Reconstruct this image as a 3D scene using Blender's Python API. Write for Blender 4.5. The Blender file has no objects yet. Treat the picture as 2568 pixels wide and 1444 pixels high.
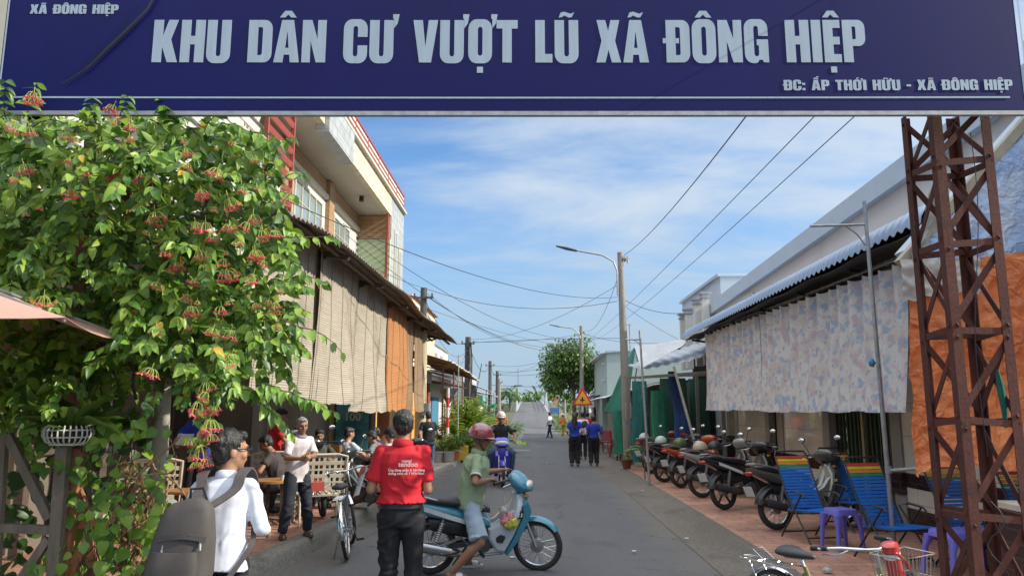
import bpy, math, random
import numpy as np
from mathutils import Vector as V, Matrix, noise as NZ
R = math.radians
random.seed(11); rng = np.random.default_rng(11)
sc = bpy.context.scene
# ---------------------------------------------------------------- camera
H, FPX, CX, CY = 1.69, 1900.0, 1284.0, 722.0
PITCH, YAW = R(9.24), R(1.547)
cd = bpy.data.cameras.new('camera'); cam = bpy.data.objects.new('camera', cd); sc.collection.objects.link(cam)
cd.sensor_fit = 'HORIZONTAL'; cd.sensor_width = 36; cd.lens = 36 * FPX / 2568
cd.clip_start = .05; cd.clip_end = 3000
cam.location = (0, 0, H); cam.rotation_euler = (R(90) + PITCH, 0, YAW); sc.camera = cam
# ---------------------------------------------------------------- light
SUN_EL, SUN_AZ = R(31), R(-6)            # azimuth from +X towards +Y
S = V((math.cos(SUN_EL) * math.cos(SUN_AZ), math.cos(SUN_EL) * math.sin(SUN_AZ), math.sin(SUN_EL)))
sl = bpy.data.lights.new('sun', 'SUN'); sl.energy = 3.0; sl.angle = R(.55); sl.color = (1, .93, .8)
so = bpy.data.objects.new('sun', sl); sc.collection.objects.link(so)
so.rotation_euler = S.to_track_quat('Z', 'Y').to_euler(); so.location = (20, 0, 30)
sc.view_settings.view_transform = 'Standard'; sc.view_settings.look = 'None'
sc.view_settings.exposure = 1.05; sc.view_settings.gamma = 1
w = bpy.data.worlds.new('World'); sc.world = w; w.use_nodes = True
nt = w.node_tree; N = nt.nodes; Lk = nt.links
bg = N['Background']; bg.inputs['Strength'].default_value = .1
sky = N.new('ShaderNodeTexSky'); sky.sky_type = 'NISHITA'; sky.sun_disc = False
sky.sun_elevation = SUN_EL; sky.sun_rotation = R(90) - SUN_AZ
sky.air_density = 1.0; sky.dust_density = .6; sky.ozone_density = 1.6
tc = N.new('ShaderNodeTexCoord'); sx = N.new('ShaderNodeSeparateXYZ'); Lk.new(tc.outputs['Generated'], sx.inputs[0])
def mth(op, a, b=None, c=None, clamp=False):
    n = N.new('ShaderNodeMath'); n.operation = op; n.use_clamp = clamp
    for i, v in enumerate((a, b, c)):
        if v is None: continue
        if hasattr(v, 'links'): Lk.new(v, n.inputs[i])
        else: n.inputs[i].default_value = v
    return n.outputs[0]
zz = mth('MAXIMUM', sx.outputs['Z'], .0); den = mth('ADD', zz, .16)
cb = N.new('ShaderNodeCombineXYZ'); Lk.new(mth('DIVIDE', sx.outputs['X'], den), cb.inputs[0]); Lk.new(mth('DIVIDE', sx.outputs['Y'], den), cb.inputs[1])
mp = N.new('ShaderNodeMapping'); mp.inputs['Scale'].default_value = (.9, 1.5, 1); mp.inputs['Rotation'].default_value = (0, 0, .5)
Lk.new(cb.outputs[0], mp.inputs[0])
n1 = N.new('ShaderNodeTexNoise'); n1.inputs['Scale'].default_value = 1.15; n1.inputs['Detail'].default_value = 8; n1.inputs['Roughness'].default_value = .58; n1.inputs['Distortion'].default_value = .35
Lk.new(mp.outputs[0], n1.inputs['Vector'])
cl = mth('ADD', n1.outputs['Fac'], mth('MULTIPLY', sx.outputs['X'], .26))
mr = N.new('ShaderNodeMapRange'); mr.interpolation_type = 'SMOOTHSTEP'; Lk.new(cl, mr.inputs[0])
tn = N.new('ShaderNodeMix'); tn.data_type = 'RGBA'; tn.blend_type = 'MULTIPLY'; tn.inputs[0].default_value = 1; Lk.new(sky.outputs[0], tn.inputs[6]); tn.inputs[7].default_value = (.58, .80, 1.0, 1)
mr.inputs[1].default_value = .37; mr.inputs[2].default_value = .74; mr.inputs[3].default_value = .0; mr.inputs[4].default_value = .9
mx = N.new('ShaderNodeMix'); mx.data_type = 'RGBA'
Lk.new(mr.outputs[0], mx.inputs[0]); Lk.new(tn.outputs[2], mx.inputs[6]); mx.inputs[7].default_value = (3.4, 3.85, 4.3, 1)
hz = N.new('ShaderNodeMapRange'); hz.interpolation_type = 'SMOOTHSTEP'; Lk.new(sx.outputs['Z'], hz.inputs[0])
hz.inputs[1].default_value = -.02; hz.inputs[2].default_value = .33; hz.inputs[3].default_value = .93; hz.inputs[4].default_value = .0
h2 = N.new('ShaderNodeMix'); h2.data_type = 'RGBA'; Lk.new(hz.outputs[0], h2.inputs[0]); Lk.new(mx.outputs[2], h2.inputs[6]); h2.inputs[7].default_value = (2.0, 2.62, 3.35, 1)
ov = N.new('ShaderNodeMapRange'); ov.interpolation_type = 'SMOOTHSTEP'; Lk.new(mth('ADD', sx.outputs['Z'], mth('MULTIPLY', mth('MINIMUM', sx.outputs['Y'], 0), -.25)), ov.inputs[0])   # out-of-view overcast added brighter than the visible sky to lift the shade
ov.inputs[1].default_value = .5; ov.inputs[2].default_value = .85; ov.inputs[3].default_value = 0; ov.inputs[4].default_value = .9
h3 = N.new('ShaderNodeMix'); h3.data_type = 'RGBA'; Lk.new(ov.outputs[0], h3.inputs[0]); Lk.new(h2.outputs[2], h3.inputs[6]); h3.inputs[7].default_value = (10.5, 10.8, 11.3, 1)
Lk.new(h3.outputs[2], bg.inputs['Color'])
# ---------------------------------------------------------------- helpers
Xr = V((math.cos(YAW), math.sin(YAW), 0)); Fh = V((-math.sin(YAW), math.cos(YAW), 0))
Fw = Fh * math.cos(PITCH) + V((0, 0, 1)) * math.sin(PITCH); Up = V((0, 0, 1)) * math.cos(PITCH) - Fh * math.sin(PITCH)
CAM = V((0, 0, H))
def ray(px, py): return Xr * (px - CX) + Up * (CY - py) + Fw * FPX
def PX(px, py, X): d = ray(px, py); return CAM + d * (X / d.x)
def PY(px, py, Y): d = ray(px, py); return CAM + d * (Y / d.y)
def PZ(px, py, Z): d = ray(px, py); return CAM + d * ((Z - H) / d.z)
def lin(c): return tuple(((x / 255) / 12.92 if x / 255 <= .04045 else ((x / 255 + .055) / 1.055) ** 2.4) for x in c)
MATS = {}
def nmat(name):
    m = bpy.data.materials.new(name); m.use_nodes = True
    return m, m.node_tree, m.node_tree.nodes['Principled BSDF']
def mat(name, col, rough=.6, metal=0, var=.18, sc_=6, bump=0, bsc=None, spec=None, trans=0, col2=None, th=.5, stretch=None, coat=0):
    """procedural surface: base colour varied by noise, optional second colour in patches, optional bump"""
    if name in MATS: return MATS[name]
    m, t, b = nmat(name); n, l = t.nodes, t.links
    tc = n.new('ShaderNodeTexCoord'); src = tc.outputs['Object']
    if stretch:
        mpn = n.new('ShaderNodeMapping'); mpn.inputs['Scale'].default_value = stretch; l.new(src, mpn.inputs[0]); src = mpn.outputs[0]
    nz = n.new('ShaderNodeTexNoise'); nz.inputs['Scale'].default_value = sc_; nz.inputs['Detail'].default_value = 6; nz.inputs['Roughness'].default_value = .65
    l.new(src, nz.inputs['Vector'])
    cr = n.new('ShaderNodeValToRGB'); e = cr.color_ramp.elements
    e[0].position = .28; e[1].position = .74
    e[0].color = (*[max(0, c * (1 - var)) for c in col], 1); e[1].color = (*[min(1, c * (1 + var)) for c in col], 1)
    if col2:
        e[0].position = th - .12; e[1].position = th + .12; e[1].color = (*col2, 1)
    l.new(nz.outputs['Fac'], cr.inputs[0]); l.new(cr.outputs[0], b.inputs['Base Color'])
    b.inputs['Roughness'].default_value = rough; b.inputs['Metallic'].default_value = metal
    if spec is not None: b.inputs['Specular IOR Level'].default_value = spec
    if coat: b.inputs['Coat Weight'].default_value = coat; b.inputs['Coat Roughness'].default_value = .08
    if bump:
        bn = n.new('ShaderNodeTexNoise'); bn.inputs['Scale'].default_value = bsc or sc_ * 4; bn.inputs['Detail'].default_value = 4; l.new(src, bn.inputs['Vector'])
        bp = n.new('ShaderNodeBump'); bp.inputs['Strength'].default_value = bump; bp.inputs['Distance'].default_value = .02
        l.new(bn.outputs['Fac'], bp.inputs['Height']); l.new(bp.outputs[0], b.inputs['Normal'])
    if trans:
        tr = n.new('ShaderNodeBsdfTranslucent'); l.new(cr.outputs[0], tr.inputs[0])
        ms = n.new('ShaderNodeMixShader'); ms.inputs[0].default_value = trans
        l.new(b.outputs[0], ms.inputs[1]); l.new(tr.outputs[0], ms.inputs[2]); l.new(ms.outputs[0], n['Material Output'].inputs[0])
    MATS[name] = m; return m
def leafmat(name, cols, trans=.32, rough=.42):
    if name in MATS: return MATS[name]
    m, t, b = nmat(name); n, l = t.nodes, t.links
    g = n.new('ShaderNodeNewGeometry'); cr = n.new('ShaderNodeValToRGB'); e = cr.color_ramp.elements
    while len(e) < len(cols): e.new(.5)
    for i, c in enumerate(cols): e[i].position = i / (len(cols) - 1); e[i].color = (*c, 1)
    l.new(g.outputs['Random Per Island'], cr.inputs[0]); l.new(cr.outputs[0], b.inputs['Base Color']); b.inputs['Roughness'].default_value = rough
    tr = n.new('ShaderNodeBsdfTranslucent'); hs = n.new('ShaderNodeHueSaturation'); hs.inputs['Value'].default_value = 1.5; hs.inputs['Hue'].default_value = .485
    l.new(cr.outputs[0], hs.inputs['Color']); l.new(hs.outputs[0], tr.inputs[0])
    ms = n.new('ShaderNodeMixShader'); ms.inputs[0].default_value = trans
    l.new(b.outputs[0], ms.inputs[1]); l.new(tr.outputs[0], ms.inputs[2]); l.new(ms.outputs[0], n['Material Output'].inputs[0])
    MATS[name] = m; return m
def tag(o, label=None, cat=None, group=None, kind=None):
    if label: o['label'] = label
    if cat: o['category'] = cat
    if group: o['group'] = group
    if kind: o['kind'] = kind
    return o
def thing(name, label, cat, loc=(0, 0, 0), rz=0, group=None):
    o = bpy.data.objects.new(name, None); sc.collection.objects.link(o); o.location = loc; o.rotation_euler = (0, 0, rz)
    o.empty_display_size = .1
    return tag(o, label, cat, group)
def link(name, me, m, parent=None):
    o = bpy.data.objects.new(name, me); sc.collection.objects.link(o)
    if m:
        me.materials.clear()
        for q in (m if isinstance(m, (list, tuple)) else [m]): me.materials.append(q)
    if parent: o.parent = parent
    return o
def copy_tree(o, parent=None, **kw):
    c = o.copy(); sc.collection.objects.link(c); c.parent = parent
    for ch in o.children: copy_tree(ch, c)
    for k, v in kw.items(): c[k] = v
    return c
def basis(d):
    d = V(d).normalized(); a = V((0, 0, 1)) if abs(d.z) < .95 else V((0, 1, 0))
    u = d.cross(a).normalized(); return d, u, u.cross(d).normalized()
class MB:
    def __init__(s): s.v = []; s.f = []; s.mi = []; s.m = 0
    def _add(s, vs, fs):
        o = len(s.v); s.v += [tuple(p) for p in vs]; s.f += [tuple(i + o for i in f) for f in fs]; s.mi += [s.m] * len(fs); return s
    def box(s, c, size, rz=0, M=None, rx=0, ry=0):
        M = M or (Matrix.Rotation(rz, 3, 'Z') @ Matrix.Rotation(ry, 3, 'Y') @ Matrix.Rotation(rx, 3, 'X'))
        h = V(size) / 2; c = V(c)
        vs = [c + M @ V((sx * h.x, sy * h.y, sz * h.z)) for sz in (-1, 1) for sy in (-1, 1) for sx in (-1, 1)]
        return s._add(vs, [(0, 2, 3, 1), (4, 5, 7, 6), (0, 1, 5, 4), (2, 6, 7, 3), (0, 4, 6, 2), (1, 3, 7, 5)])
    def bar(s, a, b, w, t=None, up=None):
        a = V(a); b = V(b); d, u, v = basis(b - a)
        if up is not None: u = d.cross(V(up)).normalized(); v = u.cross(d)
        t = t or w; vs = [p + u * (i * w / 2) + v * (j * t / 2) for p in (a, b) for i, j in ((-1, -1), (1, -1), (1, 1), (-1, 1))]
        return s._add(vs, [(3, 2, 1, 0), (4, 5, 6, 7), (0, 1, 5, 4), (1, 2, 6, 5), (2, 3, 7, 6), (3, 0, 4, 7)])
    def ang(s, a, b, w, t, up):
        """steel angle profile"""
        a = V(a); b = V(b); d = (b - a).normalized(); u = V(up); u = (u - d * u.dot(d)).normalized(); v = d.cross(u)
        s.bar(a + u * t / 2, b + u * t / 2, w, t, u)
        s.bar(a + v * (w / 2 - t / 2) + u * (w / 2 + t), b + v * (w / 2 - t / 2) + u * (w / 2 + t), t, w, u); return s
    def tube(s, pts, r, n=8, cap=True):
        pts = [V(p) for p in pts]; rs = r if isinstance(r, (list, tuple)) else [r] * len(pts)
        vs = []; u0 = None
        for i, p in enumerate(pts):
            d = (pts[min(i + 1, len(pts) - 1)] - pts[max(i - 1, 0)])
            d = d.normalized() if d.length > 1e-9 else V((0, 0, 1))
            if u0 is None: _, u, v = basis(d)
            else:
                u = (u0 - d * u0.dot(d)); u = u.normalized() if u.length > 1e-6 else basis(d)[1]; v = u.cross(d)
            u0 = u
            for k in range(n):
                a = 2 * math.pi * k / n; vs.append(p + (u * math.cos(a) + v * math.sin(a)) * rs[i])
        fs = [(i * n + k, i * n + (k + 1) % n, (i + 1) * n + (k + 1) % n, (i + 1) * n + k) for i in range(len(pts) - 1) for k in range(n)]
        if cap: fs += [tuple(range(n - 1, -1, -1)), tuple(range((len(pts) - 1) * n, len(pts) * n))]
        return s._add(vs, fs)
    def loft(s, secs, n=16, p=2.0, cap=True):
        """secs: (centre, u half-axis vector, v half-axis vector[, exponent])"""
        vs = []
        for q in secs:
            c, u, v = V(q[0]), V(q[1]), V(q[2]); e = 2.0 / (q[3] if len(q) > 3 else p)
            for k in range(n):
                a = 2 * math.pi * k / n; ca, sa = math.cos(a), math.sin(a)
                vs.append(c + u * (math.copysign(abs(ca) ** e, ca)) + v * (math.copysign(abs(sa) ** e, sa)))
        m = len(secs)
        fs = [(i * n + k, i * n + (k + 1) % n, (i + 1) * n + (k + 1) % n, (i + 1) * n + k) for i in range(m - 1) for k in range(n)]
        if cap: fs += [tuple(range(n - 1, -1, -1)), tuple(range((m - 1) * n, m * n))]
        return s._add(vs, fs)
    def ell(s, c, r, M=None, n=14, k=9):
        c = V(c); r = V(r if hasattr(r, '__len__') else (r, r, r)); M = M or Matrix.Identity(3); vs = [c + M @ V((0, 0, -r.z))]
        for i in range(1, k):
            t = -math.pi / 2 + math.pi * i / k
            for j in range(n):
                a = 2 * math.pi * j / n; vs.append(c + M @ V((r.x * math.cos(t) * math.cos(a), r.y * math.cos(t) * math.sin(a), r.z * math.sin(t))))
        vs.append(c + M @ V((0, 0, r.z))); L = len(vs) - 1
        fs = [(0, 1 + (j + 1) % n, 1 + j) for j in range(n)]
        fs += [(1 + i * n + j, 1 + i * n + (j + 1) % n, 1 + (i + 1) * n + (j + 1) % n, 1 + (i + 1) * n + j) for i in range(k - 2) for j in range(n)]
        fs += [(L, 1 + (k - 2) * n + j, 1 + (k - 2) * n + (j + 1) % n) for j in range(n)]
        return s._add(vs, fs)
    def cap(s, a, b, ra, rb, n=12):
        """tapered capsule"""
        a = V(a); b = V(b); d = (b - a); L = d.length; d = d / L if L > 1e-6 else V((0, 0, 1)); P = []; Q = []
        for t in (-.98, -.7, -.35): P.append(a + d * (ra * t)); Q.append(ra * math.sqrt(1 - t * t))
        P.append(a); Q.append(ra); P.append(b); Q.append(rb)
        for t in (.35, .7, .98): P.append(b + d * (rb * t)); Q.append(rb * math.sqrt(1 - t * t))
        return s.tube(P, Q, n)
    def torus(s, c, ax, R_, r, n=28, k=8, sy=1.0, a0=0, a1=2 * math.pi):
        c = V(c); d, u, v = basis(ax); full = abs(a1 - a0 - 2 * math.pi) < 1e-6; m = n if full else n + 1; vs = []
        for i in range(m):
            a = a0 + (a1 - a0) * i / n; e = u * math.cos(a) + v * math.sin(a)
            for j in range(k):
                b = 2 * math.pi * j / k; vs.append(c + e * (R_ + r * math.cos(b)) + d * (r * sy * math.sin(b)))
        fs = [(i * k + j, ((i + 1) % m) * k + j, ((i + 1) % m) * k + (j + 1) % k, i * k + (j + 1) % k) for i in range(n) for j in range(k)]
        return s._add(vs, fs)
    def prism(s, poly, depth, M=None, c=(0, 0, 0)):
        """poly of (a,b) in local xz extruded along y by +-depth/2"""
        M = M or Matrix.Identity(3); c = V(c); n = len(poly)
        vs = [c + M @ V((a, y, b)) for y in (-depth / 2, depth / 2) for a, b in poly]
        return s._add(vs, [tuple(range(n)), tuple(range(2 * n - 1, n - 1, -1))] + [(i, i + n, (i + 1) % n + n, (i + 1) % n) for i in range(n)])
    def grid(s, f, nu, nv, closed=False):
        vs = [V(f(i / nu, j / nv)) for i in range(nu + 1) for j in range(nv + 1)]
        return s._add(vs, [(i * (nv + 1) + j, (i + 1) * (nv + 1) + j, (i + 1) * (nv + 1) + j + 1, i * (nv + 1) + j + 1) for i in range(nu) for j in range(nv)])
    def sheet(s, f, nu, nv, th=.004):
        """grid with thickness th along its normal"""
        g = [[V(f(i / nu, j / nv)) for j in range(nv + 1)] for i in range(nu + 1)]; top = []
        for i in range(nu + 1):
            for j in range(nv + 1):
                a = g[min(i + 1, nu)][j] - g[max(i - 1, 0)][j]; b = g[i][min(j + 1, nv)] - g[i][max(j - 1, 0)]
                nn = a.cross(b); top.append(g[i][j] + (nn.normalized() * th if nn.length > 1e-12 else V((0, 0, 0))))
        vs = [p for r in g for p in r] + top; K = (nu + 1) * (nv + 1); q = lambda i, j: i * (nv + 1) + j
        fs = []
        for i in range(nu):
            for j in range(nv):
                fs.append((q(i, j), q(i, j + 1), q(i + 1, j + 1), q(i + 1, j))); fs.append((K + q(i, j), K + q(i + 1, j), K + q(i + 1, j + 1), K + q(i, j + 1)))
        for i in range(nu): fs += [(q(i, 0), q(i + 1, 0), K + q(i + 1, 0), K + q(i, 0)), (q(i + 1, nv), q(i, nv), K + q(i, nv), K + q(i + 1, nv))]
        for j in range(nv): fs += [(q(0, j + 1), q(0, j), K + q(0, j), K + q(0, j + 1)), (q(nu, j), q(nu, j + 1), K + q(nu, j + 1), K + q(nu, j))]
        return s._add(vs, fs)
    def mesh(s, smooth=40, name='mesh'):
        me = bpy.data.meshes.new(name); me.from_pydata(s.v, [], s.f)
        if s.m or any(s.mi): me.polygons.foreach_set('material_index', s.mi)
        if smooth:
            me.polygons.foreach_set('use_smooth', [True] * len(me.polygons)); me.set_sharp_from_angle(angle=R(smooth))
        me.update(); return me
    def build(s, name, m, parent=None, smooth=40):
        return link(name, s.mesh(smooth, name), m, parent)
def npmesh(name, v, f, m, parent=None, smooth=False):
    me = bpy.data.meshes.new(name); k = f.shape[1]
    me.vertices.add(len(v)); me.vertices.foreach_set('co', np.ascontiguousarray(v, np.float32).ravel())
    me.loops.add(f.size); me.loops.foreach_set('vertex_index', np.ascontiguousarray(f, np.int32).ravel())
    me.polygons.add(len(f)); me.polygons.foreach_set('loop_start', np.arange(0, f.size, k, dtype=np.int32))
    if smooth: me.polygons.foreach_set('use_smooth', np.ones(len(f), bool))
    me.update(calc_edges=True); me.validate(); return link(name, me, m, parent)
def pieces(mb):
    p = list(range(len(mb.v)))
    def fd(i):
        while p[i] != i: p[i] = p[p[i]]; i = p[i]
        return i
    for f in mb.f:
        r = fd(f[0])
        for i in f[1:]: p[fd(i)] = r
    g = {}
    for f in mb.f: g.setdefault(fd(f[0]), []).append(f)
    out = []
    for fs in g.values():
        q = MB(); ix = {}
        for f in fs:
            for i in f:
                if i not in ix: ix[i] = len(q.v); q.v.append(mb.v[i])
            q.f.append(tuple(ix[i] for i in f)); q.mi.append(0)
        out.append(q)
    return out
def struct(name, mb, m, smooth=0): return tag(mb.build(name, m, None, smooth), kind='structure')
def remesh(mb, voxel, it=3, name='body'):
    me = mb.mesh(0, name); o = bpy.data.objects.new('tmp', me); sc.collection.objects.link(o)
    r = o.modifiers.new('r', 'REMESH'); r.mode = 'VOXEL'; r.voxel_size = voxel; r.use_smooth_shade = True
    if it: q = o.modifiers.new('s', 'SMOOTH'); q.factor = .5; q.iterations = it
    dg = bpy.context.evaluated_depsgraph_get(); out = bpy.data.meshes.new_from_object(o.evaluated_get(dg)); out.name = name
    bpy.data.objects.remove(o); bpy.data.meshes.remove(me); return out
def wrinkle(me, amp, sc_, off=0, st=(1, 1, 1), thr=None):
    n = len(me.vertices); co = np.empty(n * 3, np.float32); no = np.empty(n * 3, np.float32)
    me.vertices.foreach_get('co', co); me.vertices.foreach_get('normal', no); co = co.reshape(-1, 3); no = no.reshape(-1, 3)
    d = np.array([NZ.noise(V((p[0] * sc_ * st[0] + off, p[1] * sc_ * st[1], p[2] * sc_ * st[2] + off))) + .5 * NZ.noise(V((p[0] * sc_ * 2.3 * st[0], p[1] * sc_ * 2.3 * st[1] + off, p[2] * sc_ * 2.3 * st[2]))) for p in co])
    if thr is not None: d = np.maximum(d, thr)
    co += no * (d * amp)[:, None]; me.vertices.foreach_set('co', co.ravel()); me.update(); return me
def crease(me, amp, sc_, off=0, st=(1, 1, 1)):
    """narrow cloth folds: ridged noise along slanted lines"""
    n = len(me.vertices); co = np.empty(n * 3, np.float32); no = np.empty(n * 3, np.float32)
    me.vertices.foreach_get('co', co); me.vertices.foreach_get('normal', no); co = co.reshape(-1, 3); no = no.reshape(-1, 3); d = np.zeros(n)
    for i, p in enumerate(co):
        w_ = NZ.noise(V((p[0] * 3 + off, p[1] * 3, p[2] * 3))); a = V((p[0] * sc_ * st[0] + p[2] * sc_ * .45 + off + w_, p[1] * sc_ * st[1], (p[2] - .5 * p[0]) * sc_ * st[2]))
        m_ = max(0, min(1, .5 + 1.6 * NZ.noise(V((p[0] * 4 + off, p[1] * 4 + 3, p[2] * 4))))); d[i] = m_ * (max(0, 1 - abs(NZ.noise(a)) * 4.5) - .25) + .5 * NZ.noise(a * .45)
    co += no * (d * amp)[:, None].astype(np.float32); me.vertices.foreach_set('co', co.ravel()); me.update(); return me
def text(name, body, size, m, parent, M, bold=0, ax='LEFT', ex=.0015, sxy=(1, 1)):
    cu = bpy.data.curves.new('t', 'FONT'); cu.body = body; cu.size = size; cu.offset = bold; cu.extrude = ex; cu.align_x = ax; cu.resolution_u = 3
    o = bpy.data.objects.new('tmp', cu); sc.collection.objects.link(o)
    me = bpy.data.meshes.new_from_object(o.evaluated_get(bpy.context.evaluated_depsgraph_get())); bpy.data.objects.remove(o)
    me.transform(M @ Matrix.Diagonal((sxy[0], sxy[1], 1, 1))); me.name = name; return link(name, me, m, parent)
def frame(o, x, y, z):
    """4x4 with the given axes and origin"""
    M = Matrix.Identity(4)
    for i, a in enumerate((V(x).normalized(), V(y).normalized(), V(z).normalized(), V(o))):
        for k in range(3): M[k][i] = a[k]
    return M
# ================================================================ SETTING: ground, road, pavements
def zr(y):
    P = [(-60, 0), (58, 0), (66, .2), (75, .68), (100, 2.15), (114, 2.95), (122, 3.2), (130, 3.0), (150, 1.9), (190, .1)]
    for (a, b), (c, d) in zip(P, P[1:]):
        if y <= c: t = (y - a) / (c - a); return b + (d - b) * t
    return 0
def coat_mat(name, c1, c2, c3, s1, s2, rough=.85, bump=.3, bs=60, grain=.35, edge=False):
    """weathered ground: large patches (c1/c2), stains (c3) and fine grain"""
    m, t, b = nmat(name); n, l = t.nodes, t.links
    tc = n.new('ShaderNodeTexCoord')
    def nz(s, d=5, st=None):
        q = n.new('ShaderNodeTexNoise'); q.inputs['Scale'].default_value = s; q.inputs['Detail'].default_value = d; q.inputs['Roughness'].default_value = .62
        if st:
            k = n.new('ShaderNodeMapping'); k.inputs['Scale'].default_value = st; l.new(tc.outputs['Object'], k.inputs[0]); l.new(k.outputs[0], q.inputs['Vector'])
        else: l.new(tc.outputs['Object'], q.inputs['Vector'])
        return q.outputs['Fac']
    def ramp(f, a, b_, ca, cb_):
        q = n.new('ShaderNodeValToRGB'); q.color_ramp.elements[0].position = a; q.color_ramp.elements[1].position = b_
        q.color_ramp.elements[0].color = (*ca, 1); q.color_ramp.elements[1].color = (*cb_, 1); l.new(f, q.inputs[0]); return q.outputs[0]
    def mix(f, a, b_, mode='MIX'):
        q = n.new('ShaderNodeMix'); q.data_type = 'RGBA'; q.blend_type = mode
        if hasattr(f, 'links'): l.new(f, q.inputs[0])
        else: q.inputs[0].default_value = f
        l.new(a, q.inputs[6])
        if hasattr(b_, 'links'): l.new(b_, q.inputs[7])
        else: q.inputs[7].default_value = (*b_, 1)
        return q.outputs[2]
    base = ramp(nz(s1, 6, (1, .35, 1)), .35, .68, c1, c2)
    st = ramp(nz(s2, 7, (1, .5, 1)), .56, .72, (0, 0, 0), (1, 1, 1))
    base = mix(st, base, c3)
    if edge:                                             # sand along both edges, worn wheel tracks and fine cracks
        sp = n.new('ShaderNodeSeparateXYZ'); l.new(tc.outputs['Object'], sp.inputs[0])
        def mt(op, a, b_=None, c_=None):
            q = n.new('ShaderNodeMath'); q.operation = op
            for i, v in enumerate((a, b_, c_)):
                if v is None: continue
                if hasattr(v, 'links'): l.new(v, q.inputs[i])
                else: q.inputs[i].default_value = v
            return q.outputs[0]
        ax = mt('ABSOLUTE', mt('ADD', sp.outputs['X'], .33)); wig = mt('MULTIPLY', mt('SUBTRACT', nz(1.3, 6), .5), 1.5)
        mr = n.new('ShaderNodeMapRange'); mr.inputs[1].default_value = 1.75; mr.inputs[2].default_value = 2.4; mr.inputs[4].default_value = .75; l.new(mt('ADD', ax, wig), mr.inputs[0]); base = mix(mr.outputs[0], base, (.16, .142, .115))
        tr_ = mt('ABSOLUTE', mt('SUBTRACT', ax, .85)); m2 = n.new('ShaderNodeMapRange'); m2.inputs[1].default_value = .45; m2.inputs[2].default_value = .05; m2.inputs[4].default_value = .35; l.new(mt('ADD', tr_, mt('MULTIPLY', wig, .25)), m2.inputs[0]); base = mix(m2.outputs[0], base, (.078, .078, .082))
        vo = n.new('ShaderNodeTexVoronoi'); vo.feature = 'DISTANCE_TO_EDGE'; vo.inputs['Scale'].default_value = .55
        wv = n.new('ShaderNodeVectorMath'); wv.operation = 'MULTIPLY_ADD'; wv.inputs[1].default_value = (.5, .5, 0); q = n.new('ShaderNodeTexNoise'); q.inputs['Scale'].default_value = 3; q.inputs['Detail'].default_value = 4; l.new(tc.outputs['Object'], q.inputs['Vector']); l.new(q.outputs['Color'], wv.inputs[0]); l.new(tc.outputs['Object'], wv.inputs[2]); l.new(wv.outputs[0], vo.inputs['Vector'])
        m3 = n.new('ShaderNodeMapRange'); m3.inputs[1].default_value = .012; m3.inputs[2].default_value = .002; m3.inputs[4].default_value = .6; l.new(vo.outputs['Distance'], m3.inputs[0]); base = mix(mt('MULTIPLY', m3.outputs[0], mt('GREATER_THAN', nz(.5, 2), .5)), base, (.03, .03, .03))
    fine = ramp(nz(bs, 3), .3, .72, (1 - grain,) * 3, (1 + grain * .6,) * 3)
    base = mix(1.0, base, fine, 'MULTIPLY')
    l.new(base, b.inputs['Base Color']); b.inputs['Roughness'].default_value = rough
    bp = n.new('ShaderNodeBump'); bp.inputs['Strength'].default_value = bump; bp.inputs['Distance'].default_value = .006
    l.new(nz(bs * 1.4, 3), bp.inputs['Height']); l.new(bp.outputs[0], b.inputs['Normal'])
    MATS[name] = m; return m
M_asph = coat_mat('asphalt', (.088, .089, .093), (.120, .119, .120), (.060, .060, .064), .35, 1.1, .82, .4, 55, .35, True)
M_conc = coat_mat('stained_concrete', (.125, .108, .086), (.175, .155, .128), (.066, .058, .043), .9, 1.6, .9, .4, 30)
M_kerb = coat_mat('mossy_concrete', (.15, .14, .115), (.23, .215, .19), (.045, .05, .03), 1.6, 2.6, .92, .5, 24)
M_earth = coat_mat('earth', (.10, .085, .055), (.075, .09, .04), (.05, .07, .025), .1, .3, .95, .3, 9)
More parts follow.
